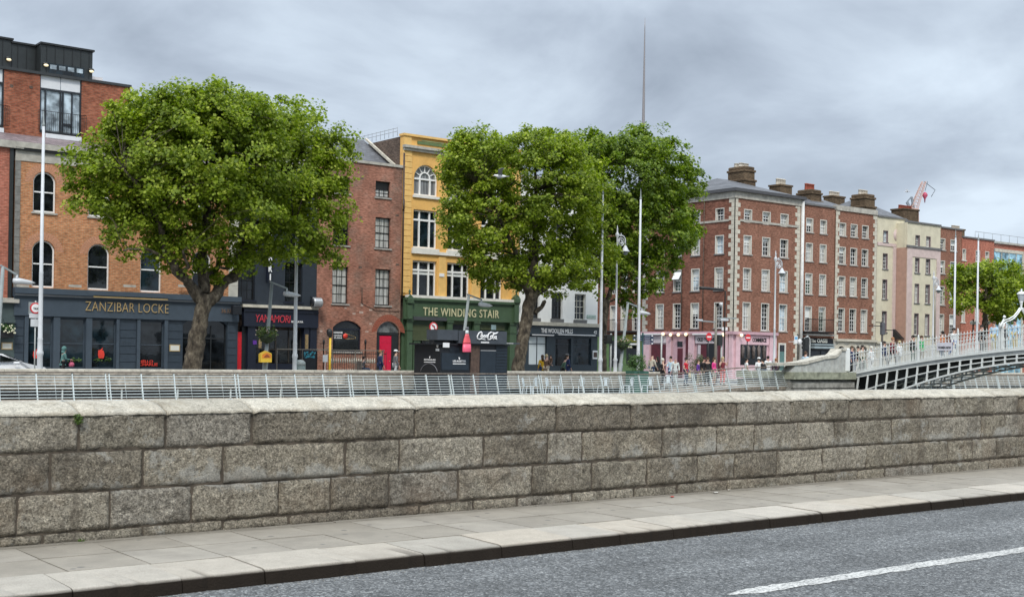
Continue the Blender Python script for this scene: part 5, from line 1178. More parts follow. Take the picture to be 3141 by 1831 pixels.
mb = MB(); mb.box(xa4, xb4, YF + .36, YF + 14, 0, z4t - .02); mb.build('side_wall', BR_DARK, h4)
for i, h in enumerate(R1 + R2 + R3a):
    arch = len(h) > 4; s0, s1, z0, z1 = h[:4]; W_ = s1 - s0; H_ = z1 - z0
    mb = MB(F.T); d0, d1 = .16, .24; fwd = .085
    zs = z1 - (h[4] if arch else 0)
    mb.box(s0 + .002, s0 + fwd, d0, d1, z0, zs); mb.box(s1 - fwd, s1 - .002, d0, d1, z0, zs); mb.box(s0 + fwd, s1 - fwd, d0, d1, z0, z0 + .1)
    for k in (.30, .72): mb.box(s0 + W_ * k - .05, s0 + W_ * k + .05, d0 - .01, d1, z0, zs if arch else z1 - .01)
    if arch:
        o = arc_pts(s0 + .003, s1 - .003, zs, z1 - .003, 16); q = arc_pts(s0 + fwd, s1 - fwd, zs, z1 - fwd, 16)
        for j in range(16): mb.prism([o[j], o[j + 1], q[j + 1], q[j]], d0, d1)
        o = arc_pts(s0 + W_ * .30 - .05, s0 + W_ * .72 + .05, zs, zs + W_ * .26, 12); q = arc_pts(s0 + W_ * .30 + .04, s0 + W_ * .72 - .04, zs, zs + W_ * .26 - .08, 12)
        for j in range(12): mb.prism([o[j], o[j + 1], q[j + 1], q[j]], d0 + .004, d1)
        c_ = (s0 + s1) / 2
        for an in (30, 60, 90, 120, 150): mb.bar((c_ + W_ * .24 * math.cos(R(an)), d0 + .03, zs + W_ * .26 * math.sin(R(an))), (c_ + (W_ / 2 - .05) * math.cos(R(an)), d0 + .03, zs + (h[4] - .05) * math.sin(R(an))), .05)
        mb.box(s0 + fwd, s1 - fwd, d0 - .014, d1, zs - .05, zs + .05)
    else:
        mb.box(s0 + fwd, s1 - fwd, d0 + .002, d1, z1 - .1, z1 - .002); zz_ = z0 + H_ * .74; mb.box(s0 + fwd, s1 - fwd, d0 - .012, d1 - .002, zz_ - .06, zz_ + .06)
    wo = mb.build('window', WFR, h4); mb = MB(F.T)
    if arch: mb.prism([(s0 + .01, z0 + .01), (s1 - .01, z0 + .01)] + list(reversed(arc_pts(s0 + .01, s1 - .01, zs, z1 - .01, 14))), d1 + .002, d1 + .012)
    else: mb.box(s0 + .01, s1 - .01, d1 + .002, d1 + .012, z0 + .01, z1 - .01)
    mb.build('pane', [G0, G1, glass_dark('glass_grey_curtain', rough=.05, curt=(.24, .25, .26))][i // 3], wo)
    if i < 3:
        mb = MB(F.T); mb.box(s0 + .1, s1 - .1, d1 - .02, d1 + .0, z0 + H_ * .62, z0 + H_ * .70); mb.build('blind', BLIND, wo)
    if not i < 3:
        mb = MB(F.T); mb.box(s0 - .1, s1 + .1, -.12, .1, z0 - .16, z0 - .003); mb.build('sill', WSL, wo)
mb = MB(F.T)       # cornice, parapet mouldings, courses
mb.box(xa4 - .05, xb4, -.30, .0, z4c - .06, z4c + .10); mb.box(xa4, xb4, -.18, .0, z4c - .22, z4c - .062); mb.build('cornice', STONE, h4)
mb = MB(F.T); mb.box(xa4 - .06, xb4, -.16, .4, z4t + .002, z4t + .14); mb.box(xa4, xa4 + .55, -.09, .0, z4c + .11, z4t); mb.box(xb4 - .6, xb4, -.09, .0, z4c + .11, z4t); mb.build('parapet_moulding', YEL2, h4); mb = MB(F.T)
z = z4f + .15
mb2 = MB(F.T)
while z < z4c - .5: mb.box(xa4, xa4 + .62, -.07, .0, z, z + .33, .012); mb2.box(xb4 - .62, xb4, -.07, .0, z, z + .33, .012); z += .352
mb.build('corner_strip', YEL2, h4); mb2.build('corner_strip', YEL2, h4)
for a_, b_ in ((R1[0][1], R1[1][0]), (R1[1][1], R1[2][0])): mb = MB(F.T); mb.box(a_ + .12, b_ - .12, -.05, .0, z4f, R2[0][2] - .42); mb.build('pier', YEL2, h4)
mb = MB(F.T); mb.box(xa4 + .7, xb4 - .7, -.14, .0, R2[0][2] - .36, R2[0][2] - .17); mb.box(xa4 + .3, xb4 - .1, -.30, .0, z4f - .12, z4f + .05); mb.build('string_course', WSL, h4)
mb = MB(F.T); a = F.r(1281, 439, 1400, 460, -.05); mb.box(a[0], a[1] + .5, -.06, .0, z4c + .28, z4t - .22); sp4 = mb.build('name_panel', paint('panel_green', (.115, .17, .065), .6), h4)
mb = MB(F.T); mb.box(a[0] + .3, a[1] + .2, -.068, -.061, z4c + .48, z4c + .54); mb.build('faded_lettering', paint('pale_green', (.22, .28, .13), .6), sp4)
mb = MB(F.T); xx = xa4 + .02; mb.tube([(xx, -.09, z4c - .4), (xx, -.09, z4f - .2)], .055, 7); mb.tube([(xx, -.09, z4f + 5.2), (xx - .03, -.16, z4f + 5.3), (xx - .03, -.16, z4f + 5.9)], .07, 6); mb.build('downpipe', paint('pipe_brown', (.05, .03, .025), .5), h4)
mb = MB(F.T); pb(mb, F, 1346, 839, 1360, 849, -.1, 0); mb.build('alarm_box', WHT, h4)
# green shopfront
zgb = F.p(1400, 981)[1]; SHH = F.row(1315, 985, 1040, [(1266, 1366)])[0]
mb = MB(F.T); mb.box(xa4 + .15, xb4 - .1, -.18, .0, zgb, z4f - .28); mb.box(xa4 + .15, xb4 - .1, -.32, .0, z4f - .278, z4f - .125); mb.box(xa4 + .15, xb4 - .1, -.22, .0, zgb - .06, zgb - .002); mb.build('fascia', GRN, h4)
CRL = paint('cream_letter', (.62, .58, .36), .5)
q0 = F.p(1297, 957, -.18); q1 = F.p(1530, 965, -.18); z0_ = F.p(1413, 972, -.18)[1]; z1_ = F.p(1413, 947, -.18)[1]
lettering(F.T, 'THE WINDING STAIR', q0[0], q1[0], z0_, z1_, -.205, CRL, h4, .02, stroke=.008, sp=1.12)
for px in (1249, 1576):
    mb = MB(F.T); x = F.p(px, 940)[0]; zt_ = F.p(px, 915)[1]; mb.box(x - .18, x + .18, -.34, .0, zgb - .08, zt_ - .35, .04); mb.box(x - .22, x + .22, -.44, .0, zt_ - .345, zt_ + .02, .05); mb.prism([(x - .22, zt_ + .02), (x + .22, zt_ + .02), (x, zt_ + .22)], -.40, -.05); mb.lathe([(.03, 0), (.07, .06), (.03, .12), (.09, .2), (.02, .36)], (x, -.25, zt_ + .2), 8); mb.build('console_bracket', GRN, h4)
for (p0, p1) in ((1245, 1261), (1368, 1384), (1450, 1467), (1560, 1580)):
    mb = MB(F.T); a, b = F.p(p0, 1050)[0], F.p(p1, 1050)[0]; mb.box(a, b, -.14, .1, 0, zgb - .07); mb.box(a - .04, b + .04, -.18, .1, zgb - .75, zgb - .68); mb.box(a - .05, b + .05, -.2, .1, zgb - .2, zgb - .065); mb.build('pilaster', GRN, h4)
mb = MB(F.T); mb.box(xa4 + .2, xb4 - .15, .16, .3, 0, zgb - .05); mb.build('shop_recess', GRN, h4)
mb = MB(F.T); a = F.r(1263, 985, 1366, 1035)
for k in range(13): z = a[3] - .25 - k * .075; mb.box(a[0], a[1], .02, .05 + .01 * (k % 2), z - .06, z)
mb.build('roller_shutter', GRND, h4)
mb = MB(F.T); a = F.r(1262, 972, 1364, 983); mb.box(a[0], a[1], -.25, -.02, a[2], a[3]); mb.build('shutter_box', paint('box_grey', (.06, .065, .07), .5), h4)
for (x0_, y0_, x1_, y1_, mt, nm) in ((1388, 980, 1447, 995, GRND, 'transom_panel'), (1386, 996, 1436, 1010, BLK, 'window_opening'), (1469, 998, 1550, 1012, GRND, 'shutter_panel'), (1470, 1015, 1552, 1100, G0, 'shop_window'), (1270, 1040, 1290, 1160, GRN, 'door_leaf'), (1296, 1040, 1362, 1110, G0, 'shop_window'), (1388, 1014, 1445, 1100, G0, 'shop_window')):
    mb = MB(F.T); a = F.r(x0_, y0_, x1_, y1_); mb.box(a[0], a[1], .08, .155, max(a[2], .02), a[3]); mb.build(nm, mt, h4)
mb = MB(F.T); a = F.r(1499, 997, 1513, 1012); mb.box(a[0], a[1], -.3, -.26, a[2], a[3], .01); mb.build('hanging_plaque', paint('plaque_blue', (.26, .36, .38), .5), h4)
# roof edge ladder
mb = MB(); za = z4t + .12
for k in range(14): x = xa4 - .4 - k * .0; y = YF + 1 + k * .5; mb.tube([(xa4 + .2, y, za), (xa4 + .2, y, za + .55)], .014, 4)
mb.tube([(xa4 + .2, YF + 1, za + .5), (xa4 + .2, YF + 7.5, za + .5)], .014, 4); mb.tube([(xa4 + .2, YF + 1, za + .3), (xa4 + .2, YF + 7.5, za + .3)], .014, 4)
tag(mb.build('roof_guard_rail', paint('steel_dull', (.25, .26, .27), .5)), 'thin metal guard rail on the flat roof of the yellow building', 'guard rail')
# ================================================================= 5  WHITE BUILDING
xa5 = xb4 + .02; xb5 = F.p(1834, 900)[0]; WRN = paint('render_white', (.86, .86, .84), .8, var=.03, dirt=.05); SLB = paint('shop_slate', (.030, .045, .058), .5, var=.1)
h5 = thing('white_house', ((xa5 + xb5) / 2, YF, 0), 'white rendered corner house with a dark blue wool shop front behind the middle tree', 'building')
z5t = F.p(1700, 560)[1]; z5f = F.p(1733, 993)[1]
C5 = [(1620, 1655), (1692, 1726), (1763, 1797)]; w5 = F.row(1709, 898, 978, C5); w5b = [(a, b, c + 3.1, d + 3.1) for a, b, c, d in w5]; w5c = [(a, b, c + 6.0, d + 5.6) for a, b, c, d in w5]
wallmesh(F, xa5, xb5, z5f, z5t, w5 + w5b + w5c, WRN, h5); body(h5, xa5, xb5, YF, YF + 10, z5t, WRN)
for i, h in enumerate(w5 + w5b + w5c): window(h5, F, h, BFR if i != 2 else CREAM, G0, cols=3, rows=2, rec=.2, fw=.05, sill=SILLD, sillz=.22, mw=.03)
mb = MB(F.T); mb.box(xa5, xb5, -.15, .3, z5t, z5t + .25); mb.build('cornice', STONE, h5)
mb = MB(F.T); mb.box(xa5 + .1, xb5 + .08, -.35, .0, z5f - .18, z5f + .06); mb.build('ledge', STONEL, h5)
z5b = F.p(1733, 1030)[1]
mb = MB(F.T); mb.box(xa5 + .15, xb5 + .05, -.2, .0, z5b, z5f - .185); mb.build('fascia', SLB, h5)
q = F.r(1659, 1008, 1756, 1022, -.2); lettering(F.T, 'THE WOOLLEN MILLS', q[0], q[1], q[2], q[3], -.225, WHT, h5, .02, stroke=.022)
q = F.r(1820, 1014, 1830, 1024, -.2); lettering(F.T, '42', q[0], q[1], q[2], q[3], -.225, WHT, h5, .02, stroke=.02)
g5 = [F.r(1621, 1031, 1676, 1120), F.r(1702, 1038, 1750, 1124), F.r(1757, 1036, 1812, 1120)]
wallmesh(F, xa5, xb5, 0, z5b - .002, g5, SLB, h5, th=.25, name='shopfront', d=-.04)
FRST = paint('frosted_panel', (.66, .72, .74), .5, var=.03)
window(h5, F, g5[0], SLB, FRST, rec=.1, fw=.04, cols=2, rows=1, mid=.74, d=-.04, mw=.06, name='shop_window', lab='shop window with frosted white panels')
window(h5, F, g5[1], SLB, G0, rec=.1, fw=.05, cols=1, rows=1, mid=.80, d=-.04, name='shop_window'); window(h5, F, g5[2], SLB, G1, rec=.1, fw=.05, cols=1, rows=1, mid=.76, d=-.04, name='shop_window')
mb = MB(F.T)
for (x0_, x1_) in ((1624, 1690), (1704, 1817)): a = F.r(x0_, 1026, x1_, 1029); mb.box(a[0], a[1], -.34, -.26, a[2], a[3])
mb.build('strip_light', WHT, h5)
mb = MB(F.T); a = F.r(1815, 1075, 1829, 1101); mb.box(a[0], a[1], -.14, -.05, a[2], a[3]); o = mb.build('menu_case', WHT, h5); mb = MB(F.T); mb.box(a[0] + .05, a[1] - .05, -.148, -.141, a[2] + .12, a[3] - .12); mb.build('menu', BRN, o)
mb = MB(F.T); a = F.r(1800, 967, 1827, 977); mb.box(a[0], a[1], -.03, .0, a[2], a[3]); o = mb.build('street_nameplate', paint('plate_green', (.10, .28, .20), .5), h5); mb = MB(F.T); mb.box(a[0] + .03, a[1] - .03, -.036, -.031, a[2] + .03, a[3] - .03); mb.build('plate_face', paint('plate_white', (.70, .76, .72), .5), o)
lettering(F.T, 'LIFFEY STREET', a[0] + .08, a[1] - .08, a[2] + .08, a[3] - .07, -.0365, paint('plate_green', (.1, .28, .2), .5), o, .006, stroke=.02)
# ================================================================= 6  RED BRICK CORNER BLOCK AND THE ROW TO THE RIGHT
XA6 = F.p(2252, 800)[0]; FS6 = Face('X', XA6); PINK = paint('paint_pink', (.66, .45, .49), .5, var=.08, dirt=.12); PINKD = paint('paint_pink_deep', (.52, .33, .37), .5, var=.06)
xb6 = F.p(2459, 900)[0]; z6t = F.p(2256, 607)[1]; z6s = F.p(2300, 680)[1]; z6g = F.p(2300, 1022)[1]; yb6 = FS6.p(1972, 900)[0]
h6 = thing('corner_block', ((XA6 + xb6) / 2, YF, 0), 'five storey red brick corner block with pale quoins above the pink shopfront', 'building')
cA = [(2278, 2303), (2335, 2360), (2390, 2415)]
def rows(F, xref, lst, cols, ym=900):
    S = [F.p(a, ym)[0] for c in cols for a in c]; o = []
    for yt, yb in lst:
        z1, z0 = F.p(xref, yt)[1], F.p(xref, yb)[1]; o += [(min(S[2 * i], S[2 * i + 1]), max(S[2 * i], S[2 * i + 1]), z0, z1) for i in range(len(cols))]
    return o
fl = [(642, 683), (722, 780), (822, 889), (927, 1012)]
WA = rows(F, 2292, fl, cA)
WS = rows(FS6, 2204, [(639, 681), (722, 779), (820, 890), (927, 1007)], [(2191, 2218), (2119, 2145), (2065, 2090), (2012, 2037)])
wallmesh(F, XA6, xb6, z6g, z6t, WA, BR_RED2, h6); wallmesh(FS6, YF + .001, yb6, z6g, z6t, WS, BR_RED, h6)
mb = MB(); mb.box(XA6 + .34, xb6, YF + .34, yb6, 0, z6t - .02); mb.build('core_wall', BR_DARK, h6)
SURR = paint('window_surround', (.62, .60, .54), .6, var=.06); r6 = random.Random(4)
def stdwin(par, F, h, i, sill=SILLD, sur=SURR, **k):
    q = r6.random(); pane = G0 if q < .35 else (GG if q < .5 else (GW if q < .72 else GC))
    kw = dict(rec=.20, fw=.06, cols=3, rows=3 if h[3] - h[2] > 1.6 else 2, sill=sill, sur=sur, mw=.025, surw=.16, blind=(r6.uniform(.15, .5), BLIND) if r6.random() < .4 else None); kw.update(k)
    return window(par, F, h, WFR, pane, **kw)
for i, h in enumerate(WA): stdwin(h6, F, h, i, sill=None if i < 3 else SILL, lab=None)
for i, h in enumerate(WS): stdwin(h6, FS6, h, i, sill=None if i < 4 else SILLD, sash=.45 if i == 10 else None, lab='window with its white sash tilted open' if i == 10 else None)
mb = MB(); zc1 = F.p(2256, 590)[1]
mb.box(XA6 - .10, xb6 + .02, YF - .10, YF + .3, z6t + .002, z6t + .50); mb.box(XA6 - .10, XA6 + .3, YF + .301, yb6, z6t + .002, z6t + .50); mb.build('cornice', STONE, h6)
mb = MB(); mb.box(XA6 - .35, xb6 + .02, YF - .35, YF + .3, z6t + .502, z6t + .74); mb.box(XA6 - .35, XA6 + .3, YF + .301, yb6, z6t + .502, z6t + .74); mb.build('gutter', paint('gutter_dark', (.07, .07, .075), .6), h6)
mb = MB(); mb.box(XA6 + .56, xb6 - .56, YF - .07, YF, z6s - .06, z6s + .10); mb.box(XA6 - .07, XA6, YF + .56, yb6 - .3, z6s - .06, z6s + .10); mb.build('string_course', STONE, h6)
quoins(h6, F, XA6 - .035, z6g + .1, z6t, STONEL, .62, .36, .34, 1); quoins(h6, FS6, YF - .035, z6g + .1, z6t, STONEL, .36, .62, .34, 1); quoins(h6, F, xb6 - .35, 0, z6t, STONEL, .60, .36, .34, -1); quoins(h6, FS6, yb6, z6g, z6t, STONE, .60, .36, .34, -1)
mb = MB(F.T); mb.tube([(xb6 - .16, -.12, 0), (xb6 - .16, -.12, z6t + .4)], .14, 10); mb.build('downpipe', paint('pipe_white', (.62, .62, .60), .5), h6)
for px in (2092, 2158):
    v = FS6.p(px, 900)[0]; mb = MB(FS6.T); mb.tube([(v, -.06, z6g), (v, -.06, z6t)], .04, 6); mb.build('pipe', BR_DARK, h6)
# hipped roof with big stack
zr6 = atY(2280, 556, YF + 4.6).z; xr = XA6 + 3.3
mb = MB(); e = z6t + .745; X1 = XA6 + 6.6; P = [(XA6 - .3, YF - .3, e), (X1, YF - .3, e), (X1, YF + 9.2, e), (XA6 - .3, YF + 9.2, e), (xr - .6, YF + 4.4, zr6 - .12), (xr + .6, YF + 4.4, zr6 - .12)]
mb.add(P, [(0, 1, 5, 4), (1, 2, 5), (2, 3, 4, 5), (3, 0, 4), (0, 3, 2, 1)]); mb.add([(X1 - 1.6, YF - .3, e - .004), (xb6 + .6, YF - .3, e - .004), (xb6 + .6, YF + 4.5, e + 1.0), (X1 - 1.6, YF + 4.5, e + 1.0)], [(0, 1, 2, 3)]); mb.add([(XA6 - .3, YF + 7.5, e - .004), (XA6 - .3, yb6, e - .004), (XA6 + 4, yb6, e + .9), (XA6 + 4, YF + 7.5, e + .9)], [(0, 1, 2, 3)]); mb.build('roof', SLATE, h6)
def chim(par, px0, px1, yt, yb, Y, potm, n, dep=1.0, **k):
    X0, X1 = atY(px0, yb, Y).x, atY(px1, yb, Y).x; pot = k.pop('poty', 12) ; xm = (px0 + px1) / 2; zt = atY(xm, yt + pot, Y).z; poth = atY(xm, yt, Y).z - zt
    w_ = (X1 - X0) * .58; xo = dep * .42; return chimney(par, (X0 + X1) / 2 - w_ / 2 + xo, (X0 + X1) / 2 + w_ / 2 + xo, Y, Y + dep, atY(xm, yb, Y).z - .5, zt, BR_CHIM, potm, n, poth=poth, **k)
chim(h6, 2250, 2310, 495, 561, YF + 3.4, POTC, 5, 1.9, rows=2, potr=.16)
chim(h6, 2368, 2430, 545, 602, YF + 3.2, POTC, 5, 1.2, steps=False, poty=20)
# pink shopfront, side street face
def sp6(Fc, par, rects, mt, nm, d0, d1):
    mb = MB(Fc.T)
    for r in rects: pb(mb, Fc, *r, d0, d1)
    return mb.build(nm, mt, par)
mb = MB(); mb.box(XA6, F.p(2378, 1100)[0], YF, YF + .3, 0, z6g - .002); mb.box(XA6, XA6 + .3, YF + .301, yb6, 0, z6g - .002); mb.build('shopfront', PINK, h6)
mb = MB(); mb.box(F.p(2378, 1100)[0] + .01, xb6 - .36, YF, YF + .3, 0, z6g - .002); mb.build('ground_wall', BR_RED2, h6)
xe6 = F.p(2378, 1100)[0]
mb = MB(); mb.box(XA6 - .30, xe6, YF - .30, YF - .002, z6g - .12, z6g + .10); mb.box(XA6 - .30, XA6 - .002, YF, yb6 - .1, z6g - .12, z6g + .10); mb.build('shop_cornice', PINKD, h6)
SGN = paint('sign_pale', (.56, .50, .53), .6, var=.08); MAR = paint('maroon', (.10, .015, .025), .5, var=.2)
a = F.r(2267, 1030, 2355, 1057); mb = MB(F.T); mb.box(a[0], a[1], -.12, -.002, a[2], a[3]); sg = mb.build('sign_board', PINK, h6)
q = F.r(2304, 1037, 2347, 1049); lettering(F.T, 'COMMERCE', q[0], q[1], q[2], q[3], -.125, IRON, sg, .02, stroke=.03)
a = F.r(2268, 1059, 2350, 1119); mb = MB(F.T); mb.box(a[0], a[1], -.03, -.002, a[2], a[3]); sw = mb.build('shop_window', G0, h6)
mb = MB(F.T); r7 = random.Random(8)
for k in range(5):
    x = a[0] + (a[1] - a[0]) * (k + .5) / 5; mb.tube([(x, -.045, a[2] + .5), (x, -.045, a[2] + 1.3), (x, -.045, a[2] + 1.5), (x, -.045, a[2] + 1.6)], [.12, .16, .06, .08], 8)
mb.build('mannequins', paint('mannequin', (.16, .13, .12), .6, var=.5), sw)
for (p0, p1) in ((2253, 2266), (2356, 2377)):
    mb = MB(F.T); a_, b_ = F.p(p0, 1080)[0], F.p(p1, 1080)[0]; mb.box(a_, b_, -.16, -.002, 0, z6g - .13); mb.build('pilaster', PINK, h6)
# front door in the brick part
a = F.r(2386, 1052, 2409, 1160); mb = MB(F.T); mb.box(a[0], a[1], -.05, -.002, .02, a[3]); mb.box(a[0] + .12, a[1] - .02, -.052, -.04, .02, a[3] - .1); do = mb.build('door_surround', SURR, h6)
mb = MB(F.T); mb.box(a[0] + .14, a[1] - .22, -.075, -.053, .03, a[3] - .7); mb.build('door', paint('door_teal', (.10, .19, .18), .5), do); mb = MB(F.T); mb.box(a[0] + .14, a[1] - .22, -.075, -.053, a[3] - .68, a[3] - .15); mb.build('fanlight', G0, do)
# side street bays
sp6(FS6, h6, [(1998, 1056, 2052, 1160)], MAR, 'shop_window', -.04, -.002); sp6(FS6, h6, [(2004, 1030, 2058, 1052)], SGN, 'sign_board', -.12, -.002)
o = sp6(FS6, h6, [(2138, 1056, 2200, 1160)], MAR, 'shop_window', -.04, -.002); sp6(FS6, o, [(2168, 1054, 2198, 1160)], BLK, 'doorway', -.055, -.041); sp6(FS6, o, [(2141, 1058, 2150, 1120)], SGN, 'curtain', -.06, -.042)
sb6 = sp6(FS6, h6, [(2136, 1029, 2205, 1053)], SGN, 'sign_board', -.12, -.002); q = FS6.r(2143, 1036, 2196, 1047)
def TR(s, d, z): return FS6.T(q[0] + q[1] - s, d, z)
lettering(TR, 'OLD TOWNS', q[0], q[1], q[2], q[3], -.125, IRON, sb6, .02, stroke=.03)
sp6(FS6, h6, [(2068, 1022, 2104, 1160)], PINKD, 'door_surround', -.08, -.002); do = sp6(FS6, h6, [(2080, 1068, 2096, 1160)], MAR, 'door', -.1, -.081); sp6(FS6, do, [(2080, 1047, 2096, 1064)], G0, 'fanlight', -.1, -.081)
for (p0, p1) in ((1976, 1996), (2047, 2062), (2108, 2112), (2115, 2133), (2206, 2212), (2224, 2236), (2239, 2250)):
    mb = MB(FS6.T); a_, b_ = sorted((FS6.p(p0, 1080)[0], FS6.p(p1, 1080)[0])); mb.box(a_, b_, -.16, -.082, 0, z6g - .13); mb.build('pilaster', PINK if p1 - p0 > 8 else MAR, h6)
sp6(FS6, h6, [(1975, 1023, 2038, 1027), (2133, 1023, 2222, 1027)], WHT, 'awning_box', -.36, -.20)
LWM = emis('bulb_warm', (1, .82, .50), .8)
for (Fc, x, y) in ((FS6, 2045, 1025), (FS6, 2068, 1027), (FS6, 2092, 1027), (FS6, 2115, 1026), (FS6, 2229, 1027), (F, 2262, 1028)):
    v = Fc.p(x, y); mb = MB(Fc.T); mb.ball((v[0], -.42, v[1]), .13, 10, 6); mb.build('globe_light', LWM, h6)
v = F.p(2232, 1010); mb = MB(FS6.T); v = FS6.p(2225, 1010); mb.box(v[0] - .3, v[0] + .1, -.3, -.05, v[1] - .12, v[1] + .15, .03); mb.build('camera_box', WHT, h6)
# side street neighbour (far side of the corner block, seen through the gap)
yb7 = 104.0; h7 = thing('side_street_house', (XA6, (yb6 + 12), 0), 'shaded brown brick side street house with black balconies and a yellow green shopfront', 'building')
W7 = rows(FS6, 1935, [(830, 900), (935, 1015)], [(1940, 1962), (1905, 1925), (1872, 1890)])
z7g = z6g - .2; z7t = z6t - .6
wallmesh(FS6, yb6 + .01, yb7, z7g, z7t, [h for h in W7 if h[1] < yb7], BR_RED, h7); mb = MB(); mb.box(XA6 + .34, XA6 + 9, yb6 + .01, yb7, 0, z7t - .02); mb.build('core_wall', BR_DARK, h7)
for i, h in enumerate(W7):
    stdwin(h7, FS6, h, i, sill=None)
    if i > 2:
        mb = MB(FS6.T); mb.box(h[0] - .3, h[1] + .3, -.6, -.002, h[2] - .12, h[2]); 
        for k in range(14): x = h[0] - .28 + (h[1] - h[0] + .56) * k / 13; mb.tube([(x, -.56, h[2]), (x, -.56, h[2] + .9)], .012, 4)
        mb.box(h[0] - .3, h[1] + .3, -.58, -.54, h[2] + .9, h[2] + .94); mb.build('balcony', IRON, h7)
mb = MB(); mb.box(XA6 - .02, XA6 + .3, yb6 + .01, yb7, 0, z7g - .002); mb.build('shopfront', paint('shop_leaf_green', (.11, .19, .07), .5), h7)
sp6(FS6, h7, [(1925, 1026, 1966, 1048)], paint('sign_olive', (.28, .25, .02), .6), 'sign_board', -.2, -.03); sp6(FS6, h7, [(1915, 1053, 1960, 1058)], WHT, 'awning', -.5, -.03); sp6(FS6, h7, [(1923, 1062, 1957, 1118), (1870, 1045, 1905, 1125)], G0, 'shop_window', -.06, -.03)
mb = MB(FS6.T)
for px in (1926, 1933, 1940, 1947): v = FS6.p(px, 1065); mb.ball((v[0], -.4, v[1]), .12, 8, 5)
mb.build('paper_lanterns', paint('paper_white', (.5, .5, .38), .6), h7)
# end of the side street: far brick house closing the gap
hx = thing('far_brick_house', (66, 118, 0), 'distant brown brick house closing the narrow side street', 'building'); FX = Face('Y', 118); wv = [(56 + 3.1 * i, 57.3 + 3.1 * i, 4 + 3.4 * k, 6 + 3.4 * k) for i in range(6) for k in range(3)]
wallmesh(FX, 48, 80, 0, 14.5, wv, BR_BROWN, hx)
for h in wv: window(hx, FX, h, WFR, G0, sill=SILL)
mb = MB(); mb.box(48, 80, 118.34, 126, 0, 14.4); mb.build('core_wall', BR_DARK, hx)
# west flank of the white house seen end-on is its own side wall (built above)
# ---------------- generic row houses
CRM_ = paint('render_cream', (.62, .57, .43), .85, var=.08, scale=1.5, dirt=.15)
def rowhouse(name, lab, px0, px1, ytop, xt, mat, cols, floors, xref, quo=False, cor=True, F=FQ, ym=900, zg=None, **k):
    a, b = F.p(px0, ym)[0] + .01, F.p(px1, ym)[0]; zt = F.p(xt, ytop)[1]; Hh = thing(name, ((a + b) / 2, F.v, 0), lab, 'building'); zg = zg if zg is not None else 3.3
    W_ = rows(F, xref, floors, cols, ym); wallmesh(F, a, b, zg, zt, W_, mat, Hh); mb = MB(); mb.box(a, b, F.v + .34, F.v + 10, 0, zt - .02); mb.build('core_wall', BR_DARK if mat is not CRM_ else mat, Hh)
    if quo: quoins(Hh, F, a, zg, zt, STONEL, .5, .28, .34, 1); quoins(Hh, F, b, zg, zt, STONEL, .5, .28, .34, -1)
    mb = MB(F.T); mb.box(a, b, -.10, .3, zt + .002, zt + (.42 if cor else .14)); mb.build('cornice' if cor else 'parapet_coping', STONE if cor else SILLD, Hh)
    return Hh, a, b, zt, W_
h8, a8, b8, z8, W8 = rowhouse('brick_house', 'red brick row house with two bays and black balconies above a black bar front', 2460, 2557, 628, 2470, BR_RED2, [(2469, 2491), (2512, 2533)], [(669, 712), (745, 801), (838, 902), (939, 1016)], 2480, cor=False)
for i, h in enumerate(W8): stdwin(h8, F, h, i, sill=SILL)
for h in W8[-2:]:
    mb = MB(F.T); mb.box(h[0] - .35, h[1] + .45, -.55, -.002, h[2] - .12, h[2])
    for k in range(12): x = h[0] - .33 + (h[1] - h[0] + .76) * k / 11; mb.tube([(x, -.5, h[2]), (x, -.5, h[2] + .95)], .012, 4)
    mb.box(h[0] - .35, h[1] + .45, -.52, -.48, h[2] + .95, h[2] + 1.0); mb.build('balcony', IRON, h8)
chim(h8, 2459, 2520, 559, 625, YF + 2.6, POTR, 5, 1.6, poty=20)
mb = MB(); mb.add([(a8 - .8, YF + .35, z8 - .1), (b8, YF + .35, z8 - .1), (b8, YF + 5, z8 + 1.5), (a8 - .8, YF + 5, z8 + 1.5)], [(0, 1, 2, 3)]); mb.build('roof', SLATE, h8)
zg8 = F.p(2505, 1023)[1]; mb = MB(F.T); mb.box(a8, b8, -.03, .3, 0, 3.28); mb.build('shopfront', BLK, h8); a = F.r(2462, 1024, 2548, 1030); mb = MB(F.T); mb.box(a[0], a[1], -.4, .0 - .032, a[2], a[3]); mb.build('cornice', SILL, h8)
q = F.r(2486, 1040, 2500, 1050); lettering(F.T, 'The', q[0], q[1], q[2], q[3], -.06, MENU, h8, .02, stroke=.02); q = F.r(2504, 1039, 2536, 1051); lettering(F.T, 'OASIS', q[0], q[1], q[2], q[3], -.06, MENU, h8, .02, stroke=.03)
sp6(F, h8, [(2484, 1055, 2544, 1059), (2484, 1062, 2544, 1069)], paint('awning_grey', (.30, .36, .38), .6), 'awning', -.5, -.035); sp6(F, h8, [(2486, 1077, 2512, 1120), (2516, 1077, 2530, 1120)], G0, 'shop_window', -.06, -.032)
h9, a9, b9, z9, W9 = rowhouse('brick_house', 'red brick row house with three bays and pale quoins above three stone arches', 2560, 2686, 646, 2575, BR_RED2, [(2571, 2592), (2606, 2627), (2641, 2661)], [(683, 723), (757, 810), (847, 907), (945, 1017)], 2582, quo=True)
for i, h in enumerate(W9): stdwin(h9, F, h, i, sill=SILL)
chim(h9, 2626, 2684, 578, 642, YF + 2.2, POTC, 5, 1.6, poty=15); chim(h9, 2530, 2596, 585, 630, YF + 7, POTC, 5, 1.0, poty=15, steps=False)
pitched(h9, a9 - 1.5, a9 + 4.5, YF + .4, YF + 9, z9 + .1, z9 + 1.9, SLATE, 2.6, 2.6); pitched(h9, a9 + 4.5, b9, YF + .4, YF + 9, z9 + .1, z9 + 1.3, SLATE, 1.5, 1.0, 'rear_roof')
STA = paint('ashlar_pale', (.50, .48, .42), .85, var=.12)
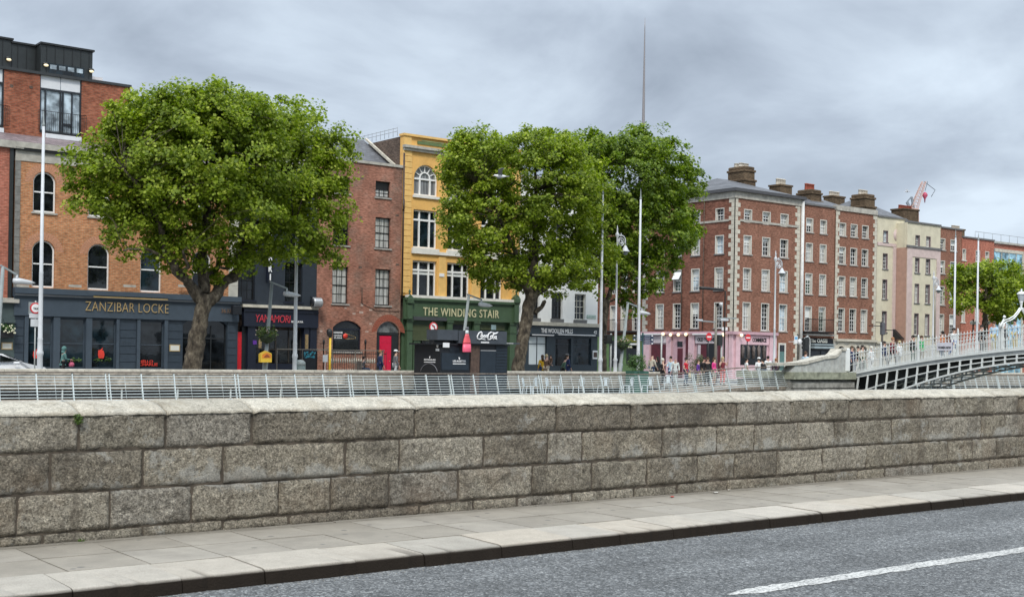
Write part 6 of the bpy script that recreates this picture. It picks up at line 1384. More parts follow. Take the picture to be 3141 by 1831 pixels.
aw = [F.r(x - 11, 1062, x + 12, 1160) for x in (2577, 2611, 2646)]; aw = [(q[0], q[1], .02, q[3], (q[1] - q[0]) * .42) for q in aw]
wallmesh(F, a9, b9, 0, 3.28, aw, STA, h9, name='arcade', d=-.05)
mb = MB(F.T); mb.box(a9, b9, -.28, -.052, 3.1, 3.29); mb.build('cornice', STONEL, h9)
mb = MB(F.T)
for h in aw:
    o = arc_pts(h[0] - .02, h[1] + .02, h[3] - h[4], h[3] + .02, 16); q = arc_pts(h[0] - .3, h[1] + .3, h[3] - h[4], h[3] + .34, 16)
    for j in range(16): mb.prism([o[j], o[j + 1], q[j + 1], q[j]], -.09, -.053)
mb.build('archivolts', STONEL, h9); mb = MB(F.T)
for h in aw: mb.box(h[0] + .01, h[1] - .01, .12, .16, .02, h[3] - .02)
mb.build('shop_window', G0, h9)
# cream and pink apartment building, two sections
CRM = paint('render_cream', (.62, .57, .43), .85, var=.08, scale=1.5, dirt=.15); PKR = paint('render_pink', (.58, .46, .43), .85, var=.08); PKD = paint('render_rose', (.42, .26, .20), .85, var=.08); REV = paint('reveal_mauve', (.22, .16, .17), .8)
h10, a10, b10, z10, W10 = rowhouse('cream_apartments', 'cream rendered apartment building with pink bands behind the bridge end', 2688, 2775, 668, 2720, CRM, [(2706, 2721)], [(707, 743), (777, 825), (857, 917), (954, 1019)], 2714, cor=False, zg=3.2)
zt_ = F.p(2720, 748)[1]
for i, h in enumerate(W10): window(h10, F, h, WFR, G0 if i else GW, rec=.16, fw=.05, cols=3, rows=2, sill=SILLD, sur=REV, surw=.1, lab=None)
mb = MB(F.T)
for (yt, yb) in ((753, 794), (832, 884), (925, 980)): a = F.r(2751, yt, 2760, yb); mb.box(a[0], a[1], -.012, .01, a[2], a[3])
mb.build('slot_window', REV, h10)
mb = MB(F.T); a = F.r(2683, 745, 2748, 755); mb.box(a10, a[1], -.06, .0 - .002, a[2], a[3]); a = F.r(2737, 750, 2746, 1015); mb.box(a[0], a[1], -.06, -.002, 3.2, F.p(2740, 757)[1]); mb.build('pink_band', PKR, h10)
mb = MB(F.T); v = F.p(2752, 722); mb.tube([(v[0], -.008, v[1]), (v[0], .01, v[1])], .55, 24); mb.build('pink_disc', PKR, h10)
mb = MB(F.T); mb.box(a10, b10, -.05, .3, 0, 3.19); mb.build('ground_front', STA, h10); mb = MB(F.T); mb.box(a10, b10, -.2, -.052, 3.0, 3.18); mb.build('cornice', STONEL, h10)
pitched(h10, a10, b10 + 1, YF + .35, YF + 9, z10 + .1, z10 + 2.0, SLATE, 2.5, .5)
cz = F.p(2755, 1030); mb = MB(F.T); a = F.r(2737, 1008, 2766, 1040)
mb.add([(a[0], -.0, a[3]), (a[0] + .5, -.0, a[3]), (a[1] + .2, -1.0, a[2]), (a[0], -1.0, a[2]), (a[0], 0, a[2]), (a[1] + .2, 0, a[2])], [(0, 1, 2, 3), (0, 3, 4), (1, 5, 2), (3, 2, 5, 4)]); mb.build('canopy', IRON, h10)
v = F.p(2752, 998); mb = MB(F.T); mb.ball((v[0], -.25, v[1]), .12, 6, 5, (1, 1, 1.6)); mb.tube([(v[0], -.25, v[1] + .2), (v[0], 0, v[1] + .3)], .02, 4); mb.build('wall_lantern', IRON, h10)
FB = Face('Y', YF - 1.1)
h11, a11, b11, z11, W11 = rowhouse('cream_apartments', 'projecting cream apartment bay framed in pink with a red potted chimney above', 2780, 2882, 684, 2800, CRM, [(2805, 2819), (2838, 2852)], [(721, 754), (791, 837), (870, 929), (961, 1028)], 2812, cor=False, F=FB, zg=3.0)
for i, h in enumerate(W11): window(h11, FB, h, WFR, GC if i % 3 == 1 else G0, rec=.16, fw=.05, cols=3, rows=2, sill=SILLD if i > 1 else None, sur=REV, surw=.1)
mb = MB(FB.T); za = FB.p(2830, 757)[1]; mb.box(a11, b11, -.05, -.002, za - .95, za - .17); mb.box(a11, a11 + .75, -.05, -.002, 3.0, za - .952); mb.box(b11 - .55, b11, -.05, -.002, 3.0, za - .952); mb.build('pink_band', PKR, h11)
mb = MB(FB.T); mb.box(a11 - .12, b11 + .1, -.14, -.002, za - .165, za); mb.build('string_course', SILLD, h11)
mb = MB(); mb.box(a11 - .004, a11, FB.v + .01, YF, 3.0, za - .2); mb.build('return_wall', PKD, h11)
mb = MB(FB.T); mb.box(a11, b11, -.05, .3, 0, 2.99); mb.build('ground_front', STA, h11)
mb = MB(FB.T); mb.tube([(b11 - .75, -.08, 3.2), (b11 - .75, -.08, z11 - 4.5)], .05, 6); mb.build('downpipe', SILL, h11)
pitched(h11, a11 - 2, b11 + 1, YF + .4, YF + 10, z11 - .2, z11 + 2.3, SLATE, 3, 3)
chim(h11, 2745, 2822, 627, 680, YF + 3, POTR, 9, 1.4, poty=12, steps=False)
# red brick pair beyond
h12, a12, b12, z12, W12 = rowhouse('brick_house', 'plain red brick row house with two bays right of the cream apartments', 2884, 2947, 701, 2900, BR_RED2, [(2878 + 2, 2897), (2913, 2932)], [(731, 766), (799, 839), (878, 935), (963, 1025)], 2889, cor=False, zg=0.0)
for i, h in enumerate(W12): stdwin(h12, F, h, i, sill=SILL)
chim(h12, 2912, 2962, 690, 712, YF + 4, POTC, 5, 1.0, poty=11, steps=False); pitched(h12, a12, b12 - .05, YF + .4, YF + 9, z12 - .1, z12 + 1.2, SLATE, .3, .3)
h13, a13, b13, z13, W13 = rowhouse('brick_house', 'lower red brick row house with white framed windows above the far right tree', 2949, 3047, 734, 2995, BR_TERR, [(2950, 2961), (2991, 3004), (3020, 3032)], [(768, 802), (840, 890), (930, 990)], 2997, cor=False, zg=0.0)
for i, h in enumerate(W13): stdwin(h13, F, h, i, sill=SURR)
pitched(h13, a13, b13, YF + .4, YF + 9, z13 - .1, z13 + 1.1, SLATE, .3, 3)
h14 = thing('office_block', (F.p(3100, 900)[0], YF + 2, 0), 'red brick office block with a pale blue glazed bay at the far right edge', 'building')
a, b = b13 + .02, F.p(3330, 900)[0]; z14 = F.p(3090, 740)[1]
wv = []; mb = MB(); mb.box(a, b, YF + 2.0, YF + 14, 0, z14); mb.build('brick_walls', BR_TERR, h14); mb = MB(); mb.box(a - .2, b, YF + 1.8, YF + 14.2, z14 + .002, z14 + .2); mb.build('roof_edge', STONE, h14)
gb = F.r(3046, 768, 3137, 1000); mb = MB(F.T); mb.box(a + .05, gb[1], .0, 1.98, 0, gb[3]); mb.build('glazed_bay', glass_dark('glass_skyblue', (.22, .38, .46), .12), h14)
mb = MB(F.T); mb.box(a + .05, gb[1], -.06, -.002, gb[3] - .25, gb[3] + .05); mb.box(gb[1] - .2, gb[1] + .05, -.06, -.002, 0, gb[3] - .252)
for k in range(1, 4): x = a + (gb[1] - a) * k / 4; mb.box(x - .03, x + .03, -.04, -.002, 0, gb[3] - .252)
mb.build('bay_frame', STONEL, h14)
mb = MB(); x = a
while x < b: mb.tube([(x, YF + 2, z14 + .2), (x, YF + 2, z14 + .9)], .02, 4); x += 1.5
mb.tube([(a, YF + 2, z14 + .9), (b, YF + 2, z14 + .9)], .02, 4); mb.build('roof_rail', paint('steel_dull', (.25, .26, .27), .5), h14)
# the row continues beyond the frame
h15 = thing('brick_house', (F.p(3500, 900)[0], YF, 0), 'brick house of the quay just outside the right edge of the view', 'building') if 0 else None
# ================================================================= SPIRE, CRANE, GULLS
Zs = 441.0; dsp = ray(1973, 400); psp = ORG + dsp * (Zs / dsp.dot(FWD)); ztop = (ORG + ray(1975, 55) * (Zs / ray(1975, 55).dot(FWD))).z
mb = MB(); mb.tube([(psp.x, psp.y, 0), (psp.x, psp.y, ztop * .5), (psp.x, psp.y, ztop * .97), (psp.x, psp.y, ztop)], [1.5, .80, .16, .05], 20); tag(mb.build('steel_spire', paint('spire_steel', (.27, .25, .25), .45, metal=.3, var=.1)), 'very tall thin tapering steel needle rising over the trees', 'monument')
Zc = 330.0
def atF(px, py, D): d = ray(px, py); return ORG + d * (D / d.dot(FWD))
cr_ = thing('tower_crane', atF(2805, 700, Zc), 'pale red and white construction crane jib tilted up behind the rooftops', 'crane')
CW = paint('crane_paint', (.62, .42, .36), .6, var=.2); CR = paint('crane_red', (.50, .08, .14), .6)
b0, b1 = atF(2803, 640, Zc), atF(2834, 557, Zc); ax = (b1 - b0).normalized(); sd1 = RT0; sd2 = ax.cross(sd1).normalized()
mb = MB(); nL = 9; W_ = [.9 - .45 * i / nL for i in range(nL + 1)]
pt = [[tuple(b0.lerp(b1, i / nL) + sd1 * a_ * W_[i] + sd2 * b_ * W_[i]) for a_, b_ in ((-1, -1), (1, -1), (1, 1), (-1, 1))] for i in range(nL + 1)]
for i in range(nL):
    for k in range(4): mb.bar(pt[i][k], pt[i + 1][k], .15); mb.bar(pt[i][k], pt[i + 1][(k + 1) % 4], .08); mb.bar(pt[i][k], pt[i][(k + 1) % 4], .08)
mb.build('jib', CW, cr_)
mb = MB(); hb = atF(2796, 604, Zc); mb.bar(b0, hb, .5); mb.bar(hb, atF(2782, 620, Zc), .3); mb.bar(atF(2782, 620, Zc), b0 + Vector((0, 0, -2)), .6); mb.build('machine_deck', paint('crane_grey', (.22, .25, .28), .6), cr_)
mb = MB(); hk = atF(2837, 600, Zc); mb.tube([tuple(b1 + RT0 * 1), tuple(hk + Vector((0, 0, 1.2)))], .06, 4); mb.tube([tuple(b1), tuple(b1 + RT0 * 3 + Vector((0, 0, -2.2))), tuple(b1 + RT0 * 2 + Vector((0, 0, -4)))], .08, 4); mb.build('hoist_rope', IRON, cr_)
mb = MB(); mb.lathe([(.1, -1.9), (.2, -.9), (.75, 0), (.5, .6), (.1, .9)], hk, 6); mb.build('hook_block', CR, cr_)
mb = MB(); mb.bar(atF(2805, 720, Zc), b0, 2.0); mb.build('mast', CW, cr_)
def gull(px, py, D, sc_, lab, roll, yaw):
    p = atF(px, py, D); g = thing('gull', p, lab, 'bird'); M_ = Matrix.Rotation(yaw, 4, 'Z') @ Matrix.Rotation(roll, 4, 'X')
    def Tg(x, y, z): v = M_ @ Vector((x * sc_, y * sc_, z * sc_)); return (v.x, v.y, v.z)
    mb = MB(Tg); mb.tube([(-.30, 0, .0), (-.22, 0, .0), (-.05, 0, -.01), (.12, 0, 0), (.20, 0, .025), (.26, 0, .03), (.31, 0, .01)], [.015, .05, .085, .075, .05, .04, .01], 10); b_ = mb.build('body', paint('gull_white', (.72, .72, .72), .6), g, local=True)
    mb = MB(Tg); mb.bar((.30, 0, .02), (.37, 0, .005), .018); mb.build('beak', GOLD, g, local=True)
    for s_ in (-1, 1):
        mb = MB(Tg); P = [(.10, s_ * .05, .05), (.14, s_ * .35, .20), (.02, s_ * .75, .14), (-.12, s_ * .72, .13), (-.06, s_ * .35, .17), (-.10, s_ * .05, .04)]; mb.add(P + [(x, y, z - .012) for x, y, z in P], [(0, 1, 4, 5), (1, 2, 3, 4), (6, 7, 10, 11), (7, 8, 9, 10), (0, 1, 7, 6), (1, 2, 8, 7), (2, 3, 9, 8), (3, 4, 10, 9), (4, 5, 11, 10)]); mb.build('wing', paint('gull_grey', (.30, .31, .32), .6), g, local=True)
    mb = MB(Tg); mb.add([(-.28, -.03, 0), (-.28, .03, 0), (-.42, .07, 0), (-.42, -.07, 0), (-.28, -.03, -.01), (-.28, .03, -.01), (-.42, .07, -.01), (-.42, -.07, -.01)], [(0, 1, 2, 3), (4, 5, 6, 7), (0, 1, 5, 4), (1, 2, 6, 5), (2, 3, 7, 6), (3, 0, 4, 7)]); mb.build('tail', paint('gull_white', (.7, .7, .7), .6), g, local=True)
gull(1534, 541, 56, .95, 'grey and white gull flying in front of the middle plane tree', R(12), R(150))
gull(2783, 588, 150, 1.0, 'small gull gliding in the sky left of the crane jib', R(20), R(-40))
# ================================================================= ABUTMENT AND IRON FOOTBRIDGE
BX0, BX1 = 63.2, 66.9; BW = paint('bridge_white', (.74, .76, .74), .45, var=.06, dirt=.18); BG = paint('bridge_grey', (.30, .32, .33), .55, var=.15); BU = paint('bridge_under', (.05, .053, .055), .7, var=.3)
def zd(Y): return .75 + 2.05 * (1 - ((Y - 27) / 20.5) ** 2)
def gd(Y): t_ = max(0, abs(Y - 27) - 9); return .46 + .0128 * t_ * t_
ab = thing('bridge_abutment', (60, YB, -4), 'grey stone bridge abutment with a curved pale coping at the end of the footbridge', 'abutment')
def ap(px, py): v = atY(px, py, YB - .55); return (v.x, v.z)
x_l = ap(2425, 1150)[0]; xr_ = ap(2607, 1150)[0]; zl = ap(2500, 1141)[1]
cv = [ap(*q) for q in ((2380, 1122), (2440, 1120), (2470, 1117), (2500, 1109), (2530, 1101), (2562, 1098))]
mb = MB(); mb.prism([(x_l, zl)] + [p_ for p_ in cv[1:]] + [ap(2570, 1092), ap(2577, 1083), ap(2580, 1076)] + [(ap(2594, 1076)[0], ap(2590, 1076)[1]), (ap(2594, 1076)[0], zl)], YB - .55, YB + .15)
PB_ = QG; mb.build('wing_wall', paint('abutment_stone', (.40, .41, .39), .85, var=.2, dirt=.45), ab)
mb = MB(); tp = [ap(*q) for q in ((2380, 1113), (2440, 1112), (2470, 1108), (2500, 1100), (2530, 1092), (2562, 1089), (2570, 1083), (2577, 1073), (2580, 1069))]; bt_ = [ap(*q) for q in ((2380, 1122), (2440, 1120), (2470, 1117), (2500, 1109), (2530, 1101), (2562, 1098), (2571, 1091), (2578, 1082), (2581, 1076))]
for i in range(len(tp) - 1): mb.prism([bt_[i], bt_[i + 1], tp[i + 1], tp[i]], YB - .62, YB + .2)
a = ap(2580, 1069); b_ = ap(2594, 1076); mb.box(a[0] - .02, b_[0] + .02, YB - .62, YB + .2, b_[1], a[1] + .01); mb.build('coping', WH, ab)
mb = MB(); a = ap(2594, 1068); b_ = ap(2606, 1140); mb.box(a[0] + .03, b_[0] + .1, YB - .50, YB - .1, b_[1], a[1], .05); mb.build('end_post', BW, ab)
mb = MB(); mb.box(x_l - .1, xr_ + .15, YB - .9, YQ, zl - .42, zl); mb.build('string_course', paint('stone_mossy', (.30, .31, .23), .9, var=.3), ab)
mb = MB(); x = x_l; z = zl - .46
for k, (o_, hh) in enumerate(((-.55, .12), (-.75, .34), (-.6, .06), (-.85, .34), (-.7, .06), (-1.0, .8), (-1.1, 3.0))):
    mb.box(x_l + .0 - k * .0, xr_ + .1 + k * .10, YB + o_, YQ, z - hh, z - .004); z -= hh
mb.build('footing', paint('stone_weathered', (.30, .29, .26), .9, var=.35), ab)
mb = MB(); mb.box(xr_, 67.4, YB + .25, YQ, -5, .55); mb.build('core', QG, ab)
mb = MB(); mb.box(BX0 - .1, 67.2, YB + .1, YQ + 2, .551, .74); mb.build('landing', STONE, ab)

br = thing('footbridge', ((BX0 + BX1) / 2, 27, -4), 'white cast iron arched footbridge with spiked railings crossing the river', 'bridge')
NY = 60; Ys_ = [6.5 + (YB - 6.5) * i / NY for i in range(NY + 1)]
def ribmesh(X):
    mb = MB()
    for i in range(NY):
        y0, y1 = Ys_[i], Ys_[i + 1]; g0, g1 = gd(y0), gd(y1)
        for (f0, th_) in ((0, .09), (.48, .06), (1, .10)):
            za, zb_ = zd(y0) - .30 - g0 * f0, zd(y1) - .30 - g1 * f0
            mb.add([(X - .05, y0, za - th_ / 2), (X + .05, y0, za - th_ / 2), (X + .05, y0, za + th_ / 2), (X - .05, y0, za + th_ / 2), (X - .05, y1, zb_ - th_ / 2), (X + .05, y1, zb_ - th_ / 2), (X + .05, y1, zb_ + th_ / 2), (X - .05, y1, zb_ + th_ / 2)],
                   [(0, 1, 2, 3), (4, 7, 6, 5), (0, 4, 5, 1), (1, 5, 6, 2), (2, 6, 7, 3), (3, 7, 4, 0)])
        g = gd(y0); yn = y0 + (g - .4) * .18; mb.bar((X - .006, y0, zd(y0) - .30), (X - .006, yn, zd(y0) - .30 - g), .085, .085)
    return mb
for k, X in enumerate((BX0 + .06, (BX0 + BX1) / 2, BX1 - .06)): ribmesh(X).build('rib', BW, br)
mb = MB()
for i in range(NY):
    y0 = Ys_[i]; g = gd(y0)
    for f0 in (.48, 1): mb.box(BX0 + .12, BX1 - .12, y0 - .03, y0 + .03, zd(y0) - .33 - g * f0, zd(y0) - .27 - g * f0)
mb.build('cross_braces', BG, br)
for X in ((BX0 + BX1) / 2 - .9, (BX0 + BX1) / 2 + .9):  # added dark plates, painting the shade behind the upper openings
    mb = MB()
    for i in range(NY):
        y0, y1 = Ys_[i], Ys_[i + 1]; mb.add([(X, y0, zd(y0) - .24), (X, y1, zd(y1) - .24), (X, y1, zd(y1) - .30 - gd(y1) * .55), (X, y0, zd(y0) - .30 - gd(y0) * .55)], [(0, 1, 2, 3)])
    mb.build('shade_plate', BU, br)
def strip(X0, X1, zo0, zo1, name, mt):
    mb = MB(); P = []
    for y in Ys_: P += [(X0, y, zd(y) + zo0), (X1, y, zd(y) + zo0), (X1, y, zd(y) + zo1), (X0, y, zd(y) + zo1)]
    n = len(Ys_); mb.add(P, [(4 * i + k, 4 * i + (k + 1) % 4, 4 * i + 4 + (k + 1) % 4, 4 * i + 4 + k) for i in range(n - 1) for k in range(4)] + [(0, 1, 2, 3), tuple(4 * (n - 1) + k for k in (3, 2, 1, 0))]); return mb.build(name, mt, br)
strip(BX0 + .12, BX1 - .12, -.24, -.03, 'deck', BU); strip(BX0 - .06, BX0 + .10, -.12, .02, 'fascia', BW); strip(BX0 - .02, BX0 + .09, -.24, -.122, 'shaded_recess', BG); strip(BX1 - .10, BX1 + .06, -.24, .02, 'fascia', BW)  # grey band below the near fascia paints the shade of its recess
for X in (BX0, BX1):
    mb = MB(); y = 7.0; i = 0
    while y < YB - .3:
        z = zd(y); tall = i % 2 == 0
        if i % 26 == 0:
            mb.box(X - .05, X + .05, y - .05, y + .05, z, z + 1.28); mb.lathe([(.05, 0), (.07, .05), (.03, .10), (.05, .15), (.005, .24)], (X, y, z + 1.28), 6)
        else:
            h_ = 1.22 if tall else .60
            mb.add([(X - .014, y - .014, z), (X + .014, y - .014, z), (X + .014, y + .014, z), (X - .014, y + .014, z), (X - .014, y - .014, z + h_), (X + .014, y - .014, z + h_), (X + .014, y + .014, z + h_), (X - .014, y + .014, z + h_), (X, y, z + h_ + .09)], [(0, 1, 5, 4), (1, 2, 6, 5), (2, 3, 7, 6), (3, 0, 4, 7), (4, 5, 8), (5, 6, 8), (6, 7, 8), (7, 4, 8)])
        y += .098; i += 1
    rl_ = strip(X - .035, X + .035, 1.12, 1.16, 'handrail', BW)
    o = mb.build('pickets', BW, br); o['kind'] = 'stuff'
    strip(X - .02, X + .02, .50, .53, 'mid_rail', BW); strip(X - .02, X + .02, .06, .09, 'bottom_rail', BW); strip(X - .015, X + .015, .93, .955, 'upper_rail', BW)
# lantern arches: scrolled iron legs that meet in a lantern over the walkway
def lamp_arch(Y):
    z = zd(Y); cx = (BX0 + BX1) / 2; TL = lambda x, y, zz: (x, y, zz if zz < z + 1.15 else z + 1.15 + (zz - z - 1.15) * .70); mb = MB(TL)
    def S(x, zz): return (x, Y, z + zz)
    for s_ in (-1, 1):
        e = cx + s_ * 1.85
        curve = [(e, 1.15), (e - s_ * .02, 1.35), (e - s_ * .12, 1.55), (e - s_ * .35, 1.72), (e - s_ * .80, 1.85), (e - s_ * 1.20, 2.08), (e - s_ * 1.50, 2.38), (cx + s_ * .06, 2.75)]
        for off in (0, .14): mb.tube([(x + s_ * off * (.6 if i > 4 else 1), Y, z + zz + off * .9) for i, (x, zz) in enumerate(curve)], .045, 6)
        mb.tube([(e - s_ * .32, Y, z + 1.18), (e - s_ * .42, Y, z + 1.38), (e - s_ * .30, Y, z + 1.60), (e - s_ * .10, Y, z + 1.62), (e - s_ * .02, Y, z + 1.45), (e - s_ * .14, Y, z + 1.36), (e - s_ * .2, Y, z + 1.46)], .035, 6)
        mb.tube([(e + s_ * .22, Y, z + 1.15), (e + s_ * .25, Y, z + 1.40), (e + s_ * .10, Y, z + 1.62), (e, Y, z + 1.78), (e - s_ * .12, Y, z + 1.95)], .035, 6)
        mb.lathe([(.03, 0), (.09, .06), (.09, .12), (.02, .24)], (e - s_ * .15, Y, z + 1.98), 8)
        mb.box(e - .06, e + .06, Y - .06, Y + .06, z, z + 1.2)
    arch = mb.build('lantern_arch', BW, br)
    mb = MB(TL); mb.lathe([(.06, 2.65), (.08, 2.8), (.05, 2.95), (.085, 3.3), (.11, 3.4)], (cx, Y, z), 10); mb.lathe([(.25, 3.96), (.21, 4.06), (.12, 4.16), (.04, 4.2), (.04, 4.26), (.06, 4.3), (.02, 4.38)], (cx, Y, z), 6, False); mb.build('lantern_cap', BW, arch)
    mb = MB(TL); mb.lathe([(.12, 3.41), (.21, 3.955)], (cx, Y, z), 6, False); mb.build('lantern_glass', paint('lantern_glass', (.50, .53, .56), .2), arch)
for Y in (37.4, 27.0, 16.6): lamp_arch(Y)
# banner tied to the bridge rail
yb0 = BX0 * (math.sin(YAW) - math.cos(YAW) * ((2876 - CX) / F_PX)) / (math.cos(YAW) + math.sin(YAW) * ((2876 - CX) / F_PX)); yb1 = yb0 - .95
bn = thing('banner', (BX0 - .03, (yb0 + yb1) / 2, zd(yb0) + .35), 'small white banner with dark capitals tied to the bridge railing', 'banner')
FBn = Face('X', BX0 - .06)
def TBn(s, d, z): return (BX0 - .06 + d, yb0 + yb1 - s, z)
mb = MB(FBn.T); mb.box(yb1, yb0, 0, .02, zd(yb0) + .42, zd(yb0) + .88); mb.build('cloth', paint('banner_lilac', (.66, .64, .70), .7, var=.05), bn)
lettering(TBn, 'WOMEN NOW', yb1 + .06, yb0 - .06, zd(yb0) + .52, zd(yb0) + .66, -.002, IRON, bn, .008, stroke=.03)
# ================================================================= STREET POLES AND LAMPS
PW = paint('pole_white', (.56, .58, .60), .4, var=.06); PGY = paint('pole_grey', (.26, .29, .29), .5, var=.12)
def tall_pole(px, Y, lab, H=11.0, z0=0, lean=0):
    v = atY(px, 1125, Y); t_ = thing('mast', (v.x, Y, z0), lab, 'pole', 'tall white masts along the quay')
    mb = MB(); mb.lathe([(.14, 0), (.14, .1), (.118, .15), (.115, 1.25), (.14, 1.3), (.14, 1.4), (.108, 1.48), (.102, 1.9), (.112, 1.95), (.095, 2.0), (.084, 4.6), (.09, 4.65), (.078, 4.7), (.055, H - .35)], (v.x, Y, z0), 14); mb.build('shaft', PW, t_)
    mb = MB(); mb.lathe([(.058, H - .348), (.07, H - .28), (.04, H - .22), (.03, H - .05), (.004, H + .28)], (v.x, Y, z0), 10); mb.build('finial', PGY, t_)
tall_pole(122, 52.4, 'tall white mast at far left beside the round traffic sign')
tall_pole(904, 54.6, 'tall white mast rising into the right edge of the largest tree', 10.9)
tall_pole(1841, 52.4, 'tall white mast half hidden by leaves at the right of the white house')
tall_pole(1957, 52.4, 'tall white mast standing just left of the pink shop, under the steel spire', 11.0)
tall_pole(2925, 52.4, 'tall white mast in front of the plain red brick house behind the bridge', 11.0)
tall_pole(2995, 52.4, 'rightmost tall white mast behind the bridge, in front of the far tree', 11.0)
def leaning_light(xb, yb_, xt, yt, xa_, ya_, Y, lab, basket=None):
    b0 = atY(xb, yb_, Y); t1 = atY(xt, yt, Y); k = b0.z / (t1.z - b0.z); base = b0 - (t1 - b0) * k; L_ = thing('street_light', base, lab, 'street light', 'leaning grey street lights on the quay')
    mb = MB(); mb.tube([base, base.lerp(t1, .25), base.lerp(t1, .251), t1], [.13, .13, .095, .075], 10); mb.build('pole', PGY, L_)
    e = atY(xa_, ya_, Y); mb = MB(); mb.bar(t1 + Vector((-.1, 0, .05)), e, .10, .07); mb.build('arm', PGY, L_)
    mb = MB(); mb.tube([e, e + Vector((0, 0, -.22))], .05, 6); mb.tube([e + Vector((-.15, 0, -.25)), e + Vector((.1, 0, -.26)), e + Vector((.55, 0, -.30)), e + Vector((.75, 0, -.31))], [.10, .13, .09, .02], 8); mb.build('lamp_head', PW, L_)
    if basket:
        v = atY(*basket, Y - .1); hb_ = thing('hanging_basket', (v.x, Y - .1, v.z - .3), 'round flower basket on the leaning street light ' + lab.split(',')[1].strip(), 'flower basket', 'flower baskets on street lights')
        mb = MB(); mb.lathe([(.05, -.42), (.22, -.36), (.36, -.18), (.44, 0), (.40, .01), (.05, -.05)], (v.x, Y - .1, v.z), 14); mb.build('bowl', paint('moss', (.04, .06, .03), .9, var=.4), hb_)
        mb = MB(); leafpatch(mb, (v.x, Y - .1, v.z + .06), .52, 420, .07, int(v.x), .45); mb.build('foliage', leafmat('leaf_basket', [(0, (.03, .07, .015)), (.8, (.10, .16, .04)), (1, (.22, .22, .08))]), hb_)
        mb = MB(); r_ = random.Random(int(v.x * 3))
        for k in range(26): a_ = r_.uniform(0, 6.3); q = r_.uniform(.2, .55); c_ = (v.x + q * math.cos(a_), Y - .1 + q * math.sin(a_), v.z + r_.uniform(-.05, .25)); mb.ball(c_, .035, 6, 4)
        mb.build('blossoms', paint('blossom', (.62, .48, .40), .6, var=.4, scale=9), hb_)
leaning_light(-12, 1120, 9, 818, 52, 843, 54, 'leaning grey street light, cut off at the left edge by the red brick house')
leaning_light(813, 1125, 834, 868, 880, 885, 54, 'leaning grey street light, in front of the navy restaurant', (819, 1026))
leaning_light(1412, 1125, 1438, 906, 1477, 919, 54, 'leaning grey street light, in front of the green bookshop sign')
leaning_light(1903, 1125, 1926, 930, 1968, 946, 54, 'leaning grey street light, right of the white house', (1910, 1052))
def heritage_lamp(xb, ytop, Y, lab):
    v = atY(xb, 1125, Y); zt_ = atY(xb, ytop, Y).z; h_ = thing('ornate_lamp', (v.x, Y, 0), lab, 'street lamp', 'ornate white scroll lamps')
    mb = MB(); mb.lathe([(.20, 0), (.20, .3), (.13, .4), (.11, 1.3), (.15, 1.36), (.085, 1.5), (.07, 3.5), (.09, 3.55), (.06, 3.6), (.05, zt_ - .75), (.11, zt_ - .62), (.12, zt_ - .52), (.05, zt_ - .42), (.04, zt_ - .3), (.06, zt_ - .25), (.03, zt_ - .15), (.008, zt_)], (v.x, Y, 0), 12); mb.build('column', PW, h_)
    q = .50; mb = MB(); zc_ = zt_ - .88; X_ = v.x + .03
    def C_(r, a0, a1, cx, cz, n=14): return [(X_ + q * (cx + r * math.cos(R(a0 + (a1 - a0) * i / n))), Y, zc_ + q * (cz + r * math.sin(R(a0 + (a1 - a0) * i / n)))) for i in range(n + 1)]
    mb.tube([(X_, Y, zc_ + q * .62)] + C_(.62, 120, -5, .62, -.02, 12)[1:] + [(X_ + q * 1.24, Y, zc_ - q * .45)], .036, 7)
    mb.tube(C_(.46, 0, 360, .56, -.12, 22), .024, 6); mb.tube(C_(.24, 90, -250, .50, -.10, 14), .028, 6); mb.tube(C_(.16, 200, 520, .66, -.22, 12), .02, 6); mb.lathe([(.03, 0), (.035, .05), (.01, .14)], (X_ + q * .55, Y, zc_ + q * .6), 6)
    mb.build('scroll_bracket', PW, h_)
    mb = MB(); mb.lathe([(.27, -.62), (.26, -.59), (.17, -.50), (.13, -.40), (.09, -.32), (.03, -.24)], (X_ + q * 1.24, Y, zc_), 14); sh = mb.build('lamp_shade', PW, h_)
    mb = MB(); mb.lathe([(.04, -.84), (.13, -.78), (.16, -.68), (.155, -.625)], (X_ + q * 1.24, Y, zc_), 12); mb.build('globe', paint('lamp_globe', (.20, .23, .23), .15), sh)
heritage_lamp(1887, 690, 53.6, 'ornate white scroll lamp in front of the dark rear plane tree')
heritage_lamp(2374, 768, 55.0, 'ornate white scroll lamp in front of the corner block')
heritage_lamp(2860, 830, 56.5, 'ornate white scroll lamp beside the far red brick houses behind the bridge')
